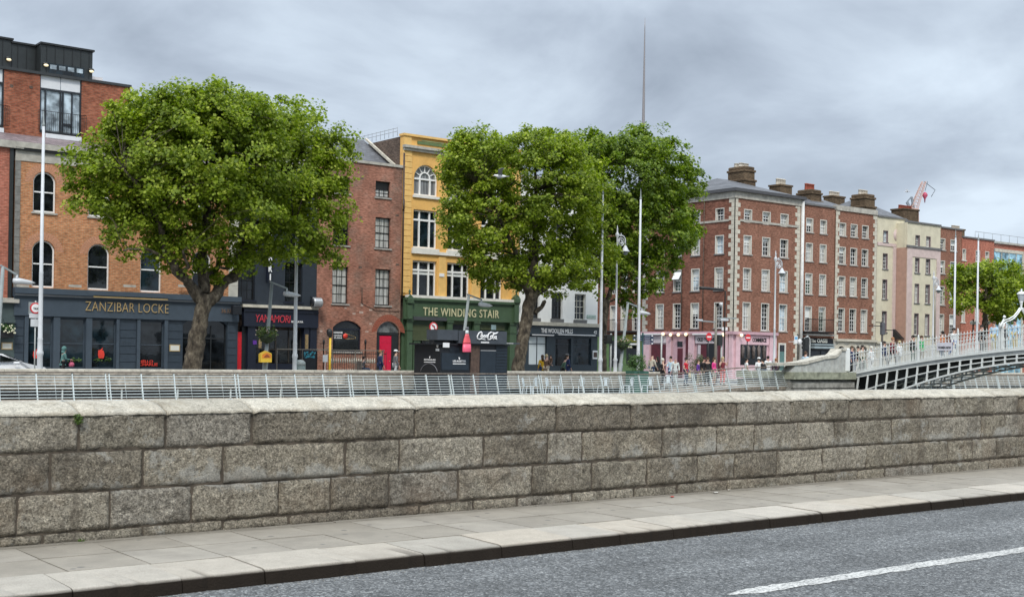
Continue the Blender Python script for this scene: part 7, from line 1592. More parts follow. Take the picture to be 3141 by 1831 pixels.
# traffic lights
TLB = paint('signal_black', (.02, .022, .022), .5); TGR = paint('signal_pole', (.45, .47, .46), .5)
def tlight(px, ytop, ybot, Y, lab, polepx, ptop, hook=False, dirx=1, pw=.055):
    v = atY(polepx, 1120, Y); t_ = thing('traffic_light', (v.x, Y, 0), lab, 'traffic light'); zt_ = atY(polepx, ptop, Y).z
    mb = MB(); 
    if hook: mb.tube([(v.x, Y, 0), (v.x, Y, zt_ - .4), (v.x, Y, zt_ - .1), (v.x - .25, Y, zt_ + .1), (v.x - .6, Y, zt_ - .05)], pw, 8)
    else: mb.tube([(v.x, Y, 0), (v.x, Y, zt_)], pw, 8)
    mb.build('pole', TGR, t_); a = atY(px, ytop, Y); b_ = atY(px, ybot, Y); h_ = a.z - b_.z
    mb = MB(); mb.box(a.x - .20, a.x + .20, Y - .12, Y - .09, b_.z, a.z, .01); mb.box(a.x - .13, a.x + .13, Y - .088, Y + .12, b_.z + .03, a.z - .03); mb.build('signal_housing', TLB, t_)
    for k in range(3): mb = MB(); z = b_.z + h_ * (k + .5) / 3; mb.tube([(a.x, Y + .121, z), (a.x, Y + .30, z)], .11, 10); mb.build('visor', TLB, t_)
    mb = MB(); mb.bar((a.x, Y, (a.z + b_.z) / 2), (v.x, Y, (a.z + b_.z) / 2), .05); mb.build('bracket', TLB, t_)
tlight(1866, 1026, 1054, 54.5, 'black traffic signal on a pale post right of the white house', 1873, 1023)
tlight(2206, 1027, 1060, 56, 'black traffic signal seen from behind beside the pink shop', 2212, 1024)
tlight(2472, 1034, 1072, 58, 'traffic signal on a hooked white post in front of the black bar front', 2483, 1036, hook=True)
# camera pole
v = atY(2194, 1120, 55.5); cp = thing('camera_pole', (v.x, 55.5, 0), 'tall brown camera pole with side arms in front of the pink shops', 'pole'); zt_ = atY(2200, 942, 55.5).z
mb = MB(); mb.tube([(v.x, 55.5, 0), (v.x, 55.5, zt_)], [.11, .07], 10); mb.build('pole', paint('pole_brown', (.22, .20, .17), .6), cp)
mb = MB(); z = atY(2195, 988, 55.5).z; mb.bar((v.x, 55.5, z), (v.x - 1.6, 55.5, z + .05), .08); z2 = atY(2200, 976, 55.5).z; mb.bar((v.x, 55.5, z2), (v.x + 1.9, 55.5, z2 + .05), .08); z3 = atY(2195, 889, 55.5).z; mb.build('arm', PGY, cp)
mb = MB(); mb.box(v.x - 1.9, v.x - 1.3, 55.42, 55.58, z + .02, z + .14, .02); mb.box(v.x + .4, v.x + 1.1, 55.42, 55.58, z2 - .16, z2 - .03, .02); mb.ball((v.x + .45, 55.5, z2 + .9), .13, 8, 5); mb.build('camera', PW, cp)
v = atY(2223, 1000, 56.5); zz_ = atY(2223, 889, 56.5).z; lp_ = thing('street_light', (v.x, 56.5, 0), 'slim dark street light with a flat head at the quoined corner of the red block', 'street light')
mb = MB(); mb.tube([(v.x, 56.5, 0), (v.x, 56.5, zz_ - .1), (v.x - .3, 56.5, zz_)], .05, 6); mb.build('pole', paint('pole_dark', (.05, .04, .035), .5), lp_); mb = MB(); mb.tube([(v.x - .2, 56.5, zz_), (v.x - 2.4, 56.5, zz_ + .02)], [.08, .1], 8); mb.build('lamp_head', IRON, lp_)
# round signs
RSG = paint('sign_red', (.62, .03, .04), .45, var=.03); WSG = paint('sign_white', (.78, .78, .78), .45, var=.03)
def disc(mb, x, y, z, r, ry, yaw=0, n=28): c, s_ = math.cos(yaw), math.sin(yaw); mb.add([(x + r * math.cos(6.2832 * k / n) * c, y + r * math.cos(6.2832 * k / n) * s_, z + r * math.sin(6.2832 * k / n)) for k in range(n)] + [(x + r * math.cos(6.2832 * k / n) * c - ry * s_, y + r * math.cos(6.2832 * k / n) * s_ + ry * c, z + r * math.sin(6.2832 * k / n)) for k in range(n)], [tuple(range(n)), tuple(reversed(range(n, 2 * n)))] + [(k, (k + 1) % n, n + (k + 1) % n, n + k) for k in range(n)])
def rsign(px, py, Y, r, lab, kind, pole=True, yaw=0):
    v = atY(px, py, Y); t_ = thing('road_sign', (v.x, Y, 0), lab, 'traffic sign'); sy = Y - .06
    if pole: mb = MB(); mb.tube([(v.x, Y + .02, 0), (v.x, Y + .02, v.z + r)], .035, 8); mb.build('pole', TGR if kind != 'noentry' else IRON, t_)
    mb = MB(); disc(mb, v.x, sy, v.z, r, .03, yaw); pl_ = mb.build('plate', RSG, t_)
    nx_, ny_ = math.sin(yaw), -math.cos(yaw)
    def on(off, fn, mt, nm):
        mb = MB(lambda x, d, z: (v.x + (x - v.x) * math.cos(yaw) + nx_ * off, sy + (x - v.x) * math.sin(yaw) + ny_ * off + d, z)); fn(mb); return mb.build(nm, mt, pl_)
    if kind == 'noentry': on(.006, lambda m: m.box(v.x - r * .72, v.x + r * .72, 0, .004, v.z - r * .17, v.z + r * .17), WSG, 'bar')
    else:
        on(.006, lambda m: disc(m, v.x, 0, v.z, r * .78, .003), WSG, 'face')
        if kind == 'noturn':
            on(.012, lambda m: (m.bar((v.x + r * .22, 0, v.z - r * .5), (v.x + r * .22, 0, v.z + .12 * r), r * .17, .004), m.bar((v.x + r * .28, 0, v.z + .1 * r), (v.x - r * .2, 0, v.z + .28 * r), .004, r * .17), m.prism([(v.x - r * .5, v.z + .25 * r), (v.x - r * .1, v.z + .55 * r), (v.x - r * .1, v.z - .0 * r)], 0, .004)), IRON, 'arrow')
            on(.018, lambda m: m.prism([(v.x - r * .6, v.z + r * .48), (v.x - r * .48, v.z + r * .6), (v.x + r * .6, v.z - r * .48), (v.x + r * .48, v.z - r * .6)], 0, .004), RSG, 'slash')
        if kind == 'taxi': lettering(F0, 'TAXI', v.x - r * .45, v.x + r * .55, v.z - r * .3, v.z + r * .1, sy - .014, IRON, pl_, .004, stroke=.03)
    return t_, v
rsign(1328, 1003, 54, .25, 'round no left turn sign with a red ring in front of the green shutter', 'noturn')
rsign(2173, 1033, 55, .26, 'left of two round red no entry signs, on a thin dark pole', 'noentry')
rsign(2293, 1036, 56, .25, 'right one of two round red no entry signs, turned, before the pink shop', 'noentry', yaw=R(-5))
t_, v = rsign(108, 945, 52.6, .22, 'round red ringed sign beside the mast at far left', 'taxi', pole=False)
mb = MB(); z1_, z2_, z3_, z4_ = [atY(108, y, 52.6).z for y in (962, 976, 979, 1002)]; mb.box(v.x - .24, v.x + .16, 52.56, 52.59, z2_, z1_, .01); mb.box(v.x - .18, v.x + .16, 52.56, 52.59, z4_, z3_, .01); mb.build('small_plate', PW, t_); mb = MB(); mb.box(v.x - .27, v.x + .2, 52.575, 52.59, v.z - .26, v.z + .24); mb.build('backing_board', PGY, t_)
mb = MB(); mb.tube([(v.x + .02, 52.62, 0), (v.x + .02, 52.62, v.z + .3)], .03, 6); mb.build('pole', TGR, t_)
# fingerposts
fp = thing('fingerpost', (atY(1969, 1100, 55).x, 55, 0), 'dark blue tourist fingerpost with white symbols stacked on both sides of its pole', 'signpost')
FPF = Face('Y', 55); FBL = paint('finger_blue', (.012, .035, .075), .5); mb = MB(FPF.T); x = FPF.p(1971, 1080)[0]; mb.tube([(x, 0, 0), (x, 0, FPF.p(1971, 1020)[1])], .05, 8); mb.build('pole', paint('finger_green', (.02, .09, .08), .5), fp)
for (x0_, x1_, ys_) in ((1972, 2002, [1030, 1036, 1042, 1048, 1054]), (1939, 1969, [1030, 1037, 1043])):
    for k, y in enumerate(ys_):
        a = FPF.r(x0_, y - 3, x1_, y + 3); mb = MB(FPF.T); mb.box(a[0], a[1], -.07, -.03, a[2] + .012, a[3] - .012); fg = mb.build('finger', FBL, fp)
        sx_ = a[1] - .12 if x0_ > 1970 else a[0] + .12
        if k % 2 == 0: mb = MB(FPF.T); mb.ball((sx_, -.08, (a[2] + a[3]) / 2), .055, 8, 5, (1.3, .4, .8)); mb.build('symbol', WHT, fg)
        mb = MB(FPF.T); zc_ = (a[2] + a[3]) / 2; mb.box(a[0] + (.1 if x0_ > 1970 else .28), a[1] - (.28 if x0_ > 1970 else .1), -.075, -.071, zc_ - .012, zc_ + .012); mb.build('lettering', paint('finger_text', (.35, .42, .5), .5), fg)
# white wayside posts etc
def post(px, ytop, Y, lab, mt, r=.045, name='post', cat='post'): v = atY(px, 1115, Y); mb = MB(); mb.tube([(v.x, Y, 0), (v.x, Y, atY(px, ytop, Y).z)], r, 8); return tag(mb.build(name, mt), lab, cat)
post(2028, 1030, 55.2, 'peeling white signal post before the maroon shop window', TGR, .05)
post(1971.5, 1058, 54.6, 'short white post left of the beige jumper man', WHT, .055) if 0 else None
yp = thing('yellow_post', (atY(1013, 1120, 52.3).x, 52.3, 0), 'thin yellow post with a black hooded head in front of the arched window', 'post'); v = atY(1013, 1036, 52.3); mb = MB(); mb.tube([(v.x, 52.3, 0), (v.x, 52.3, v.z)], .055, 8); mb.build('pole', paint('yellow_paint', (.70, .45, .03), .5), yp)
mb = MB(); mb.tube([(v.x, 52.3, v.z), (v.x - .02, 52.3, v.z + .12), (v.x - .05, 52.3, v.z + .30), (v.x - .08, 52.3, v.z + .42)], [.06, .12, .15, .09], 10); mb.build('hood', IRON, yp)
# parking plate by the white downpipe
pk = thing('parking_sign', (atY(2442, 1100, 60).x, 60, 0), 'blue and white parking plate on a thin post beside the white downpipe', 'traffic sign'); FPk = Face('Y', 60); x = FPk.p(2446, 1080)[0]; mb = MB(FPk.T); mb.tube([(x, 0, 0), (x, 0, FPk.p(2446, 1024)[1])], .04, 6); mb.build('pole', IRON, pk)
mb = MB(FPk.T); a = FPk.r(2435, 1030, 2445, 1053); mb.box(a[0], a[1], -.06, -.03, a[2], a[3]); pl_ = mb.build('plate', WSG, pk); mb = MB(FPk.T); a = FPk.r(2436, 1033, 2444, 1041); mb.box(a[0], a[1], -.066, -.061, a[2], a[3]); mb.build('symbol', paint('plate_blue', (.15, .42, .68), .5), pl_)
mb = MB(); v = atY(2453, 1048, 63.8); mb.ball((v.x, 63.8, v.z), .22, 12, 8, (1, .5, 1)); mb.bar((v.x, 63.8, v.z), (v.x, 64.9, v.z), .05); tag(mb.build('round_sign', WSG), 'small round white wall sign left of the black bar front', 'sign')
v = atY(2705, 1100, 57); bp = thing('camera_pole', (v.x, 57, 0), 'dark pole with box and crossing arms before the cream apartments', 'pole'); mb = MB(); mb.tube([(v.x, 57, 0), (v.x, 57, atY(2705, 985, 57).z)], .08, 8); mb.build('pole', paint('pole_dark', (.05, .04, .035), .5), bp)
mb = MB(); za = atY(2700, 989, 57).z; zb_ = atY(2700, 1000, 57).z; zc_ = atY(2710, 1012, 57).z; mb.box(v.x - .8, v.x + .1, 56.97, 57.03, za - .03, za + .03); mb.box(v.x - 1.6, v.x, 56.97, 57.03, zb_ - .03, zb_ + .03); mb.box(v.x, v.x + 1.6, 56.97, 57.03, zc_ - .03, zc_ + .03); mb.build('arm', IRON, bp)
mb = MB(); mb.box(v.x - .15, v.x + .2, 56.9, 57.1, atY(2705, 1027, 57).z, atY(2705, 990, 57).z, .02); mb.build('equipment_box', paint('box_slate', (.10, .10, .11), .5), bp)
# globe lamps behind the bridge
for (px, py, lb) in ((2985, 990, 'left globe lamp of a pair on a dark arm behind the bridge railing'), (3029, 990, 'right globe lamp of a pair on a dark arm behind the bridge railing')):
    v = atY(px, py, 58); t_ = thing('globe_lamp', (v.x, 58, 0), lb, 'lamp'); mb = MB(); mb.ball((v.x - .22, 58, v.z), .16, 10, 6); mb.ball((v.x + .22, 58, v.z), .16, 10, 6); mb.build('globe', paint('globe_white', (.8, .78, .72), .4), t_); mb = MB(); mb.tube([(v.x, 58, 0), (v.x, 58, v.z + .3)], .06, 6); mb.bar((v.x - .4, 58, v.z), (v.x + .4, 58, v.z), .05); mb.build('pole', IRON, t_)
# litter bin, yellow house-shaped box
v = atY(921, 1125, 54.6); bn_ = thing('litter_bin', (v.x, 54.6, 0), 'grey green domed litter bin beside the base of the mast', 'bin'); zt_ = atY(921, 1103, 54.6).z; mb = MB(); mb.lathe([(.24, 0), (.26, .05), (.26, zt_ - .28)], (v.x, 54.6, 0), 14); mb.build('bin_body', paint('bin_grey', (.12, .16, .16), .5), bn_); mb = MB(); mb.lathe([(.265, zt_ - .279), (.25, zt_ - .12), (.14, zt_ - .02), (.02, zt_)], (v.x, 54.6, 0), 14); mb.build('lid', paint('bin_lid', (.26, .30, .30), .4), bn_)
yb_ = thing('orange_box_sign', (atY(815, 1095, 53.7).x, 53.7, atY(815, 1112, 53.7).z), 'small orange and yellow house shaped box on the leaning light pole', 'sign'); FY = Face('Y', 53.6)
p_ = [FY.p(*q) for q in ((799, 1111), (832, 1111), (832, 1084), (816, 1076), (799, 1085))]; mb = MB(FY.T); mb.prism(p_, -.05, .2); mb.build('box', paint('box_yellow', (.80, .52, .05), .5, var=.08), yb_)
p_ = [FY.p(*q) for q in ((803, 1098), (830, 1098), (830, 1087), (817, 1081), (803, 1087))]; mb = MB(FY.T); mb.prism(p_, -.058, -.052); pi_ = mb.build('picture', paint('box_orange', (.80, .25, .03), .5, var=.1), yb_)
p_ = [FY.p(*q) for q in ((808, 1096), (826, 1096), (824, 1091), (817, 1086), (810, 1092))]; mb = MB(FY.T); mb.prism(p_, -.064, -.060); mb.build('figure', paint('figure_brown', (.30, .08, .02), .5), pi_)
# planter bush on the boardwalk
bu = thing('planter', (atY(1955, 1150, 50.3).x, 50.3, -.2), 'green box planter with a bushy shrub at the end of the stone parapet', 'planter'); c_ = atY(1955, 1118, 50.3)
mb = MB(); mb.box(c_.x - .55, c_.x + .55, 49.95, 50.65, dz(c_.x), c_.z - .35); mb.build('box', paint('planter_green', (.04, .12, .09), .6), bu)
mb = MB(); r_ = random.Random(3)
for k in range(16): leafpatch(mb, (c_.x + r_.gauss(0, .28), 50.3 + r_.gauss(0, .2), c_.z + r_.uniform(-.4, .45)), .26, 130, .05, k, .9)
mb.build('shrub', leafmat('leaf_shrub', [(0, (.02, .06, .015)), (.7, (.05, .13, .03)), (1, (.16, .25, .08))]), bu)
for (px, py, sc_, lb) in ((2133, 1105, .8, 'grey green bush in a pot beside the man in the red top'), (2150, 1112, .6, 'low olive bush left of the girl in purple')):
    c_ = atY(px, py, 57); t_ = thing('potted_bush', (c_.x, 57, 0), lb, 'plant'); mb = MB(); mb.lathe([(.25, 0), (.32, c_.z * .4)], (c_.x, 57, 0), 10); mb.build('pot', IRON, t_); mb = MB()
    for k in range(8): leafpatch(mb, (c_.x + rnd.gauss(0, .2), 57 + rnd.gauss(0, .2), c_.z + rnd.uniform(-.6, .3)), .25 * sc_ + .1, 110, .05, k + px, 1.2)
    mb.build('foliage', leafmat('leaf_olive', [(0, (.05, .07, .03)), (1, (.14, .17, .08))]), t_)
# flowers at the left shop
c_ = atY(8, 1008, 64.6); t_ = thing('flower_box', c_, 'flower box with white and yellow blossoms at the left edge shopfront', 'flower box'); mb = MB(); mb.box(c_.x - .6, c_.x + .5, 64.45, 64.75, c_.z - .45, c_.z - .1, .03); mb.build('box', IRON, t_); mb = MB()
for k in range(8): leafpatch(mb, (c_.x - .5 + k * .13, 64.5, c_.z + .05), .22, 60, .05, k + 60, .9)
mb.build('foliage', leafmat('leaf_shrub', [(0, (.02, .06, .015)), (1, (.16, .25, .08))]), t_); mb = MB()
for k in range(24): mb.ball((c_.x + rnd.uniform(-.55, .55), 64.35, c_.z + rnd.uniform(-.25, .2)), .045, 6, 4)
mb.build('blossoms', paint('blossom_white', (.7, .68, .5), .6), t_)
# ================================================================= CAR
ct = thing('parked_car', (atY(60, 1110, 58).x, 58, -.12), 'white hatchback car cut off by the left edge in front of the hotel', 'car'); xe = atY(146, 1118, 58).x - .15; CWH = paint('car_white', (.78, .79, .80), .25, var=.02, spec=.7)
zr_ = atY(6, 1086, 58).z + .12; Hc = zr_
prof = [(0, .30), (.02, .62), (.25, .82), (1.00, .98), (1.25, 1.05), (2.0, Hc + .02), (2.5, Hc + .07), (3.3, Hc + .05), (4.0, Hc - .18), (4.25, .98), (4.3, .55), (4.28, .30)]
mb = MB(); ws = [.74, .84, .86, .86, .84, .62, .60, .60, .64, .80, .84, .80]; P = []
for (d_, z), w_ in zip(prof, ws): P += [(xe - d_, 58 - w_, z - .12), (xe - d_, 58 + w_, z - .12)]
P2 = [(xe - d_, 58 - .84, .18 - .12) for d_ in (.1, 4.2)] + [(xe - d_, 58 + .84, .18 - .12) for d_ in (4.2, .1)]
n = len(prof); fs = [(2 * i, 2 * i + 2, 2 * i + 3, 2 * i + 1) for i in range(n - 1)]; b0 = len(P); P += P2
fs += [(b0, b0 + 1) + tuple(2 * i for i in range(n - 1, -1, -1)), (b0 + 3, b0 + 2) + tuple(2 * i + 1 for i in range(n - 1, -1, -1)), (b0, b0 + 1, b0 + 2, b0 + 3), (b0, 0, 1, b0 + 3), (b0 + 1, 2 * n - 2, 2 * n - 1, b0 + 2)]
# side is not planar: triangulate via lower body + cabin
fs = [f_ for f_ in fs if len(f_) < 8]
for s_ in (0, 1):
    for i in range(n - 1): fs.append((2 * i + s_, 2 * i + 2 + s_, b0 + (0 if s_ == 0 else 3) if i < 6 else b0 + (1 if s_ == 0 else 2)))
    fs.append((b0 + (0 if s_ == 0 else 3), b0 + (1 if s_ == 0 else 2), 12 + s_))
mb.add(P, fs); mb.build('body', CWH, ct)
mb = MB(); 
def sidewin(pts): 
    Q = []
    for d_, z in pts: w_ = .86 - (.24) * max(0, min(1, (z - .95) / (Hc - .95))) + .012; Q.append((xe - d_, 58 - w_, z - .12))
    k = len(mb.v); mb.add(Q, [tuple(range(len(Q)))])
sidewin([(1.32, 1.07), (2.1, Hc - .04), (2.55, Hc - .0), (2.6, 1.05)]); sidewin([(2.68, 1.05), (2.66, Hc), (3.3, Hc - .02), (3.9, Hc - .16), (4.1, 1.05)])
mb.build('side_window', G0, ct)
mb = MB(); mb.add([(xe - 1.18, 58 - .76, 1.045 - .12), (xe - 1.18, 58 + .76, 1.045 - .12), (xe - 1.93, 58 + .60, Hc - .01 - .12), (xe - 1.93, 58 - .60, Hc - .01 - .12)], [(0, 1, 2, 3)]); mb.v = [(x, y, z + .03) for x, y, z in mb.v]; mb.build('windscreen', G0, ct)
mb = MB(); mb.box(xe - 1.62, xe - 1.40, 58 - 1.06, 58 - .88, .92 - .12 + .02, 1.06 - .12, .03); mb.build('wing_mirror', CWH, ct)
for d_ in (.85, 3.4):
    for s_ in (-1, 1):
        mb = MB(); mb.tube([(xe - d_, 58 + s_ * .88, .19), (xe - d_, 58 + s_ * .66, .19)], .31, 18); wh = mb.build('wheel', paint('tyre', (.02, .02, .02), .8), ct); mb = MB(); mb.tube([(xe - d_, 58 + s_ * .89, .19), (xe - d_, 58 + s_ * .882, .19)], .20, 14); mb.build('rim', paint('rim', (.4, .4, .42), .3, metal=.7), wh)
for s_ in (-1, 1): mb = MB(); mb.ball((xe - .12, 58 + s_ * .62, .66 - .12), .13, 8, 5, (.9, 1.2, .7)); mb.build('headlight', paint('headlight', (.6, .62, .65), .1), ct)
# ================================================================= CAFE CHAIRS
def make_chair():
    CH = paint('chair_pale', (.62, .70, .74), .4, var=.05); r_ = bpy.data.objects.new('cafe_chair', None); C.objects.link(r_)
    mb = MB(); mb.box(-.21, .21, -.2, .2, .44, .465, .01); mb.build('seat', CH, r_, local=True)
    for sx_ in (-1, 1):
        for sy in (-1, 1): mb = MB(); mb.bar((sx_ * .19, sy * .18, .44), (sx_ * .23, sy * .23, 0), .034); mb.build('leg', CH, r_, local=True)
    mb = MB(); mb.tube([(-.2, .19, .46), (-.21, .24, .75), (-.15, .26, .86), (.15, .26, .86), (.21, .24, .75), (.2, .19, .46)], .017, 6); mb.box(-.10, .10, .215, .235, .47, .84); mb.build('backrest', CH, r_, local=True); return r_
proto = make_chair()
for i, (px, rz, lb) in enumerate(((1618, 40, 'leftmost pale metal cafe chair behind the boardwalk railing'), (1632, 200, 'pale metal cafe chair second from left, turned to the leftmost chair'), (1690, 30, 'pale metal cafe chair under the woman in yellow'), (1706, 215, 'pale metal cafe chair facing the one under the woman in yellow'),
        (1775, 185, 'pale cafe chair with its broad back turned to the river, left of two'), (1850, 175, 'pale cafe chair with its broad back turned to the river below the white mast'), (1915, 60, 'pale cafe chair side-on left of the green planter'), (1927, 200, 'pale cafe chair pushed close to the planter'), (1986, 180, 'pale cafe chair right of the green planter'), (2046, 150, 'pale cafe chair below the white haired woman'))):
    o = proto if i == 0 else copy_tree(proto); v = atY(px, 1180, 49.4 + .5 * (i % 2)); o.location = (v.x, v.y, dz(v.x) + .003); o.rotation_euler = (0, 0, R(rz)); tag(o, lb, 'chair', 'pale metal cafe chairs on the boardwalk')
# ================================================================= PEOPLE
SK = paint('skin', (.52, .33, .25), .6, var=.06); SKD = paint('skin_tan', (.38, .22, .15), .6, var=.06)
def skinned(name, J, edges, rad, mat, parent, root='pelvis', sub=1):
    keys = list(J); me = bpy.data.meshes.new(name); me.from_pydata([J[k] for k in keys], [(keys.index(a), keys.index(b_)) for a, b_ in edges], []); o = bpy.data.objects.new(name, me); C.objects.link(o)
    md = o.modifiers.new('skin', 'SKIN'); md.use_smooth_shade = True; md.branch_smoothing = .3
    if not me.skin_vertices:
        bm = bmesh.new(); bm.from_mesh(me); bm.verts.layers.skin.verify(); bm.to_mesh(me); bm.free()
    sv = me.skin_vertices[0].data
    for i, k in enumerate(keys):
        r_ = rad[k]; sv[i].radius = (r_, r_) if not isinstance(r_, tuple) else r_; sv[i].use_root = (k == root)
    if sub: sm = o.modifiers.new('sub', 'SUBSURF'); sm.levels = sub; sm.render_levels = sub
    dg = bpy.context.evaluated_depsgraph_get(); dg.update(); m2 = bpy.data.meshes.new_from_object(o.evaluated_get(dg)); m2.materials.clear(); m2.materials.append(mat)
    m2.polygons.foreach_set('use_smooth', [True] * len(m2.polygons)); bpy.data.objects.remove(o); bpy.data.meshes.remove(me); o = bpy.data.objects.new(name, m2); C.objects.link(o); o.parent = parent; return o
def V3(*a): return Vector(a)
def person(px, py, Y, lab, top, legs, hair, rz=0, zg=0.0, pose='stand', sleeve='long', skin=SK, longhair=False, hat=None, arms=None, coat=0, bald=False, X=None, step=.22, lean=0.0, grp=None, Hfix=None, skirt=None, hood=None):
    v = atY(px, py, Y) if X is None else atX(px, py, X); loc = Vector((v.x, v.y, zg)); H = v.z - zg
    if pose == 'sit': H = (v.z - zg) / .77
    if Hfix: H = Hfix; loc.z = zg
    k = H / 1.75; P = thing('person', loc, lab, 'person', grp, R(rz))
    J = {}; sit = pose == 'sit'; ph = .95 if not sit else .52
    fy = lambda z: -lean * max(0, z - ph)
    def add(n, x, y, z): J[n] = Vector((x, y + fy(z), z)) * k
    add('pelvis', 0, 0, ph); add('spine', 0, .01, ph + .20); add('chest', 0, 0, ph + .38); add('neck', 0, 0, ph + .53); add('jaw', 0, -.02, ph + .61); add('head', 0, -.012, ph + .70)
    add('nose', 0, -.115, ph + .655)
    A = arms or {}
    for s_, n in ((-1, 'r'), (1, 'l')):
        add('sh' + n, s_ * .185, 0, ph + .45)
        e, w_ = A.get(n, ((s_ * .24, .03, ph + .18), (s_ * .24, -.10, ph - .06)))
        if not isinstance(e, tuple): e = tuple(e)
        add('el' + n, *e); add('wr' + n, *w_)
        d = (J['wr' + n] - J['el' + n]).normalized(); u = Vector((0, -1, 0)) - d * (-d.y); u = u.normalized() if u.length > .1 else Vector((0, 0, 1)); wv_ = d.cross(u)
        J['pa' + n] = J['wr' + n] + d * .075 * k
        for q, (sp_, L_) in enumerate(((-.030, .070), (-.010, .082), (.010, .076), (.030, .058))):
            J['f%d%s' % (q, n)] = J['pa' + n] + (d * (.035 + .5 * L_) + u * sp_ + wv_ * .006) * k; J['g%d%s' % (q, n)] = J['f%d%s' % (q, n)] + (d * L_ * .6 - wv_ * s_ * .02) * k
        J['t' + n] = J['wr' + n] + (d * .055 + u * .05) * k
        add('hip' + n, s_ * .10, 0, ph - .03)
        if sit: add('kn' + n, s_ * .13, -.44, ph + .0); add('an' + n, s_ * .13, -.42, .09); add('to' + n, s_ * .14, -.60, .045)
        else:
            st = step * (1 if s_ > 0 else -1) if pose == 'walk' else .03 * s_
            add('kn' + n, s_ * .105, -st * .5 - .03, .50); J['an' + n] = Vector((s_ * .10, -st + .04, .09 + (.05 if st < -.1 else 0))) * k; J['to' + n] = J['an' + n] + Vector((s_ * .02, -.16, -.05)) * k
    E = [('pelvis', 'spine'), ('spine', 'chest'), ('chest', 'neck'), ('neck', 'jaw'), ('jaw', 'head'), ('jaw', 'nose')]
    for n in 'rl':
        E += [('chest', 'sh' + n), ('sh' + n, 'el' + n), ('el' + n, 'wr' + n), ('wr' + n, 'pa' + n), ('wr' + n, 't' + n), ('pelvis', 'hip' + n), ('hip' + n, 'kn' + n), ('kn' + n, 'an' + n), ('an' + n, 'to' + n)]
        for q in range(4): E += [('pa' + n, 'f%d%s' % (q, n)), ('f%d%s' % (q, n), 'g%d%s' % (q, n))]
    Rr = dict(pelvis=.12, spine=.105, chest=.12, neck=.052, jaw=.062, head=.092, nose=.014)
    for n in 'rl':
        Rr.update({'sh' + n: .055, 'el' + n: .04, 'wr' + n: .027, 'pa' + n: (.03, .02), 't' + n: .011, 'hip' + n: .085, 'kn' + n: .052, 'an' + n: .036, 'to' + n: .03})
        for q in range(4): Rr['f%d%s' % (q, n)] = .009; Rr['g%d%s' % (q, n)] = .007
    Rk = {a: (r_ * k if not isinstance(r_, tuple) else (r_[0] * k, r_[1] * k)) for a, r_ in Rr.items()}
    skinned('body', J, E, Rk, skin, P)
    # top garment
    tj = ['pelvis', 'spine', 'chest', 'neck']; te = [('pelvis', 'spine'), ('spine', 'chest'), ('chest', 'neck')]; J2 = {a: J[a].copy() for a in tj}; J2['neck'] = J['chest'].lerp(J['neck'], .72); J2['hem'] = J['pelvis'] + Vector((0, 0, -.09 - coat)) * k; te.append(('pelvis', 'hem'))
    R2 = dict(pelvis=.140 * k, spine=.130 * k, chest=.142 * k, neck=.066 * k, hem=(.135 + coat * .12) * k)
    for n in 'rl':
        J2['sh' + n] = J['sh' + n]; J2['el' + n] = J['el' + n] if sleeve != 'short' else J['sh' + n].lerp(J['el' + n], .62); te += [('chest', 'sh' + n), ('sh' + n, 'el' + n)]; R2['sh' + n] = .072 * k; R2['el' + n] = .056 * k
        if sleeve == 'long': J2['wr' + n] = J['wr' + n]; te.append(('el' + n, 'wr' + n)); R2['wr' + n] = .041 * k
        if sleeve == 'none': del J2['el' + n]; te.remove(('sh' + n, 'el' + n))
    skinned('top', J2, te, R2, top, P, root='pelvis')
    J3 = {a: J[a] for a in J if a in ('pelvis', 'hipr', 'hipl', 'knr', 'knl')}; te = [('pelvis', 'hipr'), ('pelvis', 'hipl'), ('hipr', 'knr'), ('hipl', 'knl')]; R3 = {'pelvis': .132 * k, 'hipr': .098 * k, 'hipl': .098 * k, 'knr': .066 * k, 'knl': .066 * k}
    if not skirt:
        for n in 'rl': J3['an' + n] = J['an' + n] + Vector((0, 0, .02)); te.append(('kn' + n, 'an' + n)); R3['an' + n] = .05 * k
    skinned('trousers' if not skirt else 'shorts', J3, te, R3, legs, P)
    SH = paint('shoe_dark', (.03, .03, .03), .6)
    for n in 'rl':
        mb = MB(); a, t2 = J['an' + n], J['to' + n]; d = (t2 - a); mb.tube([a + Vector((0, .05, -.045)) * k, a + Vector((0, 0, -.04)) * k, a.lerp(t2, .6) + Vector((0, 0, -.012)) * k, t2 + Vector((0, -.03, -.005)) * k], [.03 * k, .048 * k, .045 * k, .028 * k], 8); mb.build('shoe', SH, P, local=True)
    h_ = J['head']
    if not bald:
        mb = MB(); hz = .0
        mb.ball((h_.x, h_.y + .022 * k, h_.z + .022 * k), .108 * k, 12, 8, (.92, 1.0, 1.0))
        if longhair: mb.tube([(h_.x, h_.y + .05 * k, h_.z), (h_.x, h_.y + .085 * k, h_.z - .14 * k), (h_.x, h_.y + .09 * k, h_.z - .30 * k)], [.09 * k, .085 * k, .05 * k], 8)
        mb.build('hair', hair, P, local=True)
    mb = MB()
    for s_ in (-1, 1): mb.ball((h_.x + s_ * .034 * k, h_.y - .098 * k, h_.z - .012 * k), .011 * k, 6, 4)
    mb.build('eyes', IRON, P, local=True)
    mb = MB(); mb.bar((h_.x - .024 * k, h_.y - .092 * k, h_.z - .075 * k), (h_.x + .024 * k, h_.y - .092 * k, h_.z - .075 * k), .012 * k); mb.build('mouth', REDS, P, local=True)
    mb = MB()
    for s_ in (-1, 1): mb.ball((h_.x + s_ * .096 * k, h_.y + .0 * k, h_.z - .02 * k), .026 * k, 6, 5, (.4, .8, 1.2))
    mb.build('ears', skin, P, local=True)
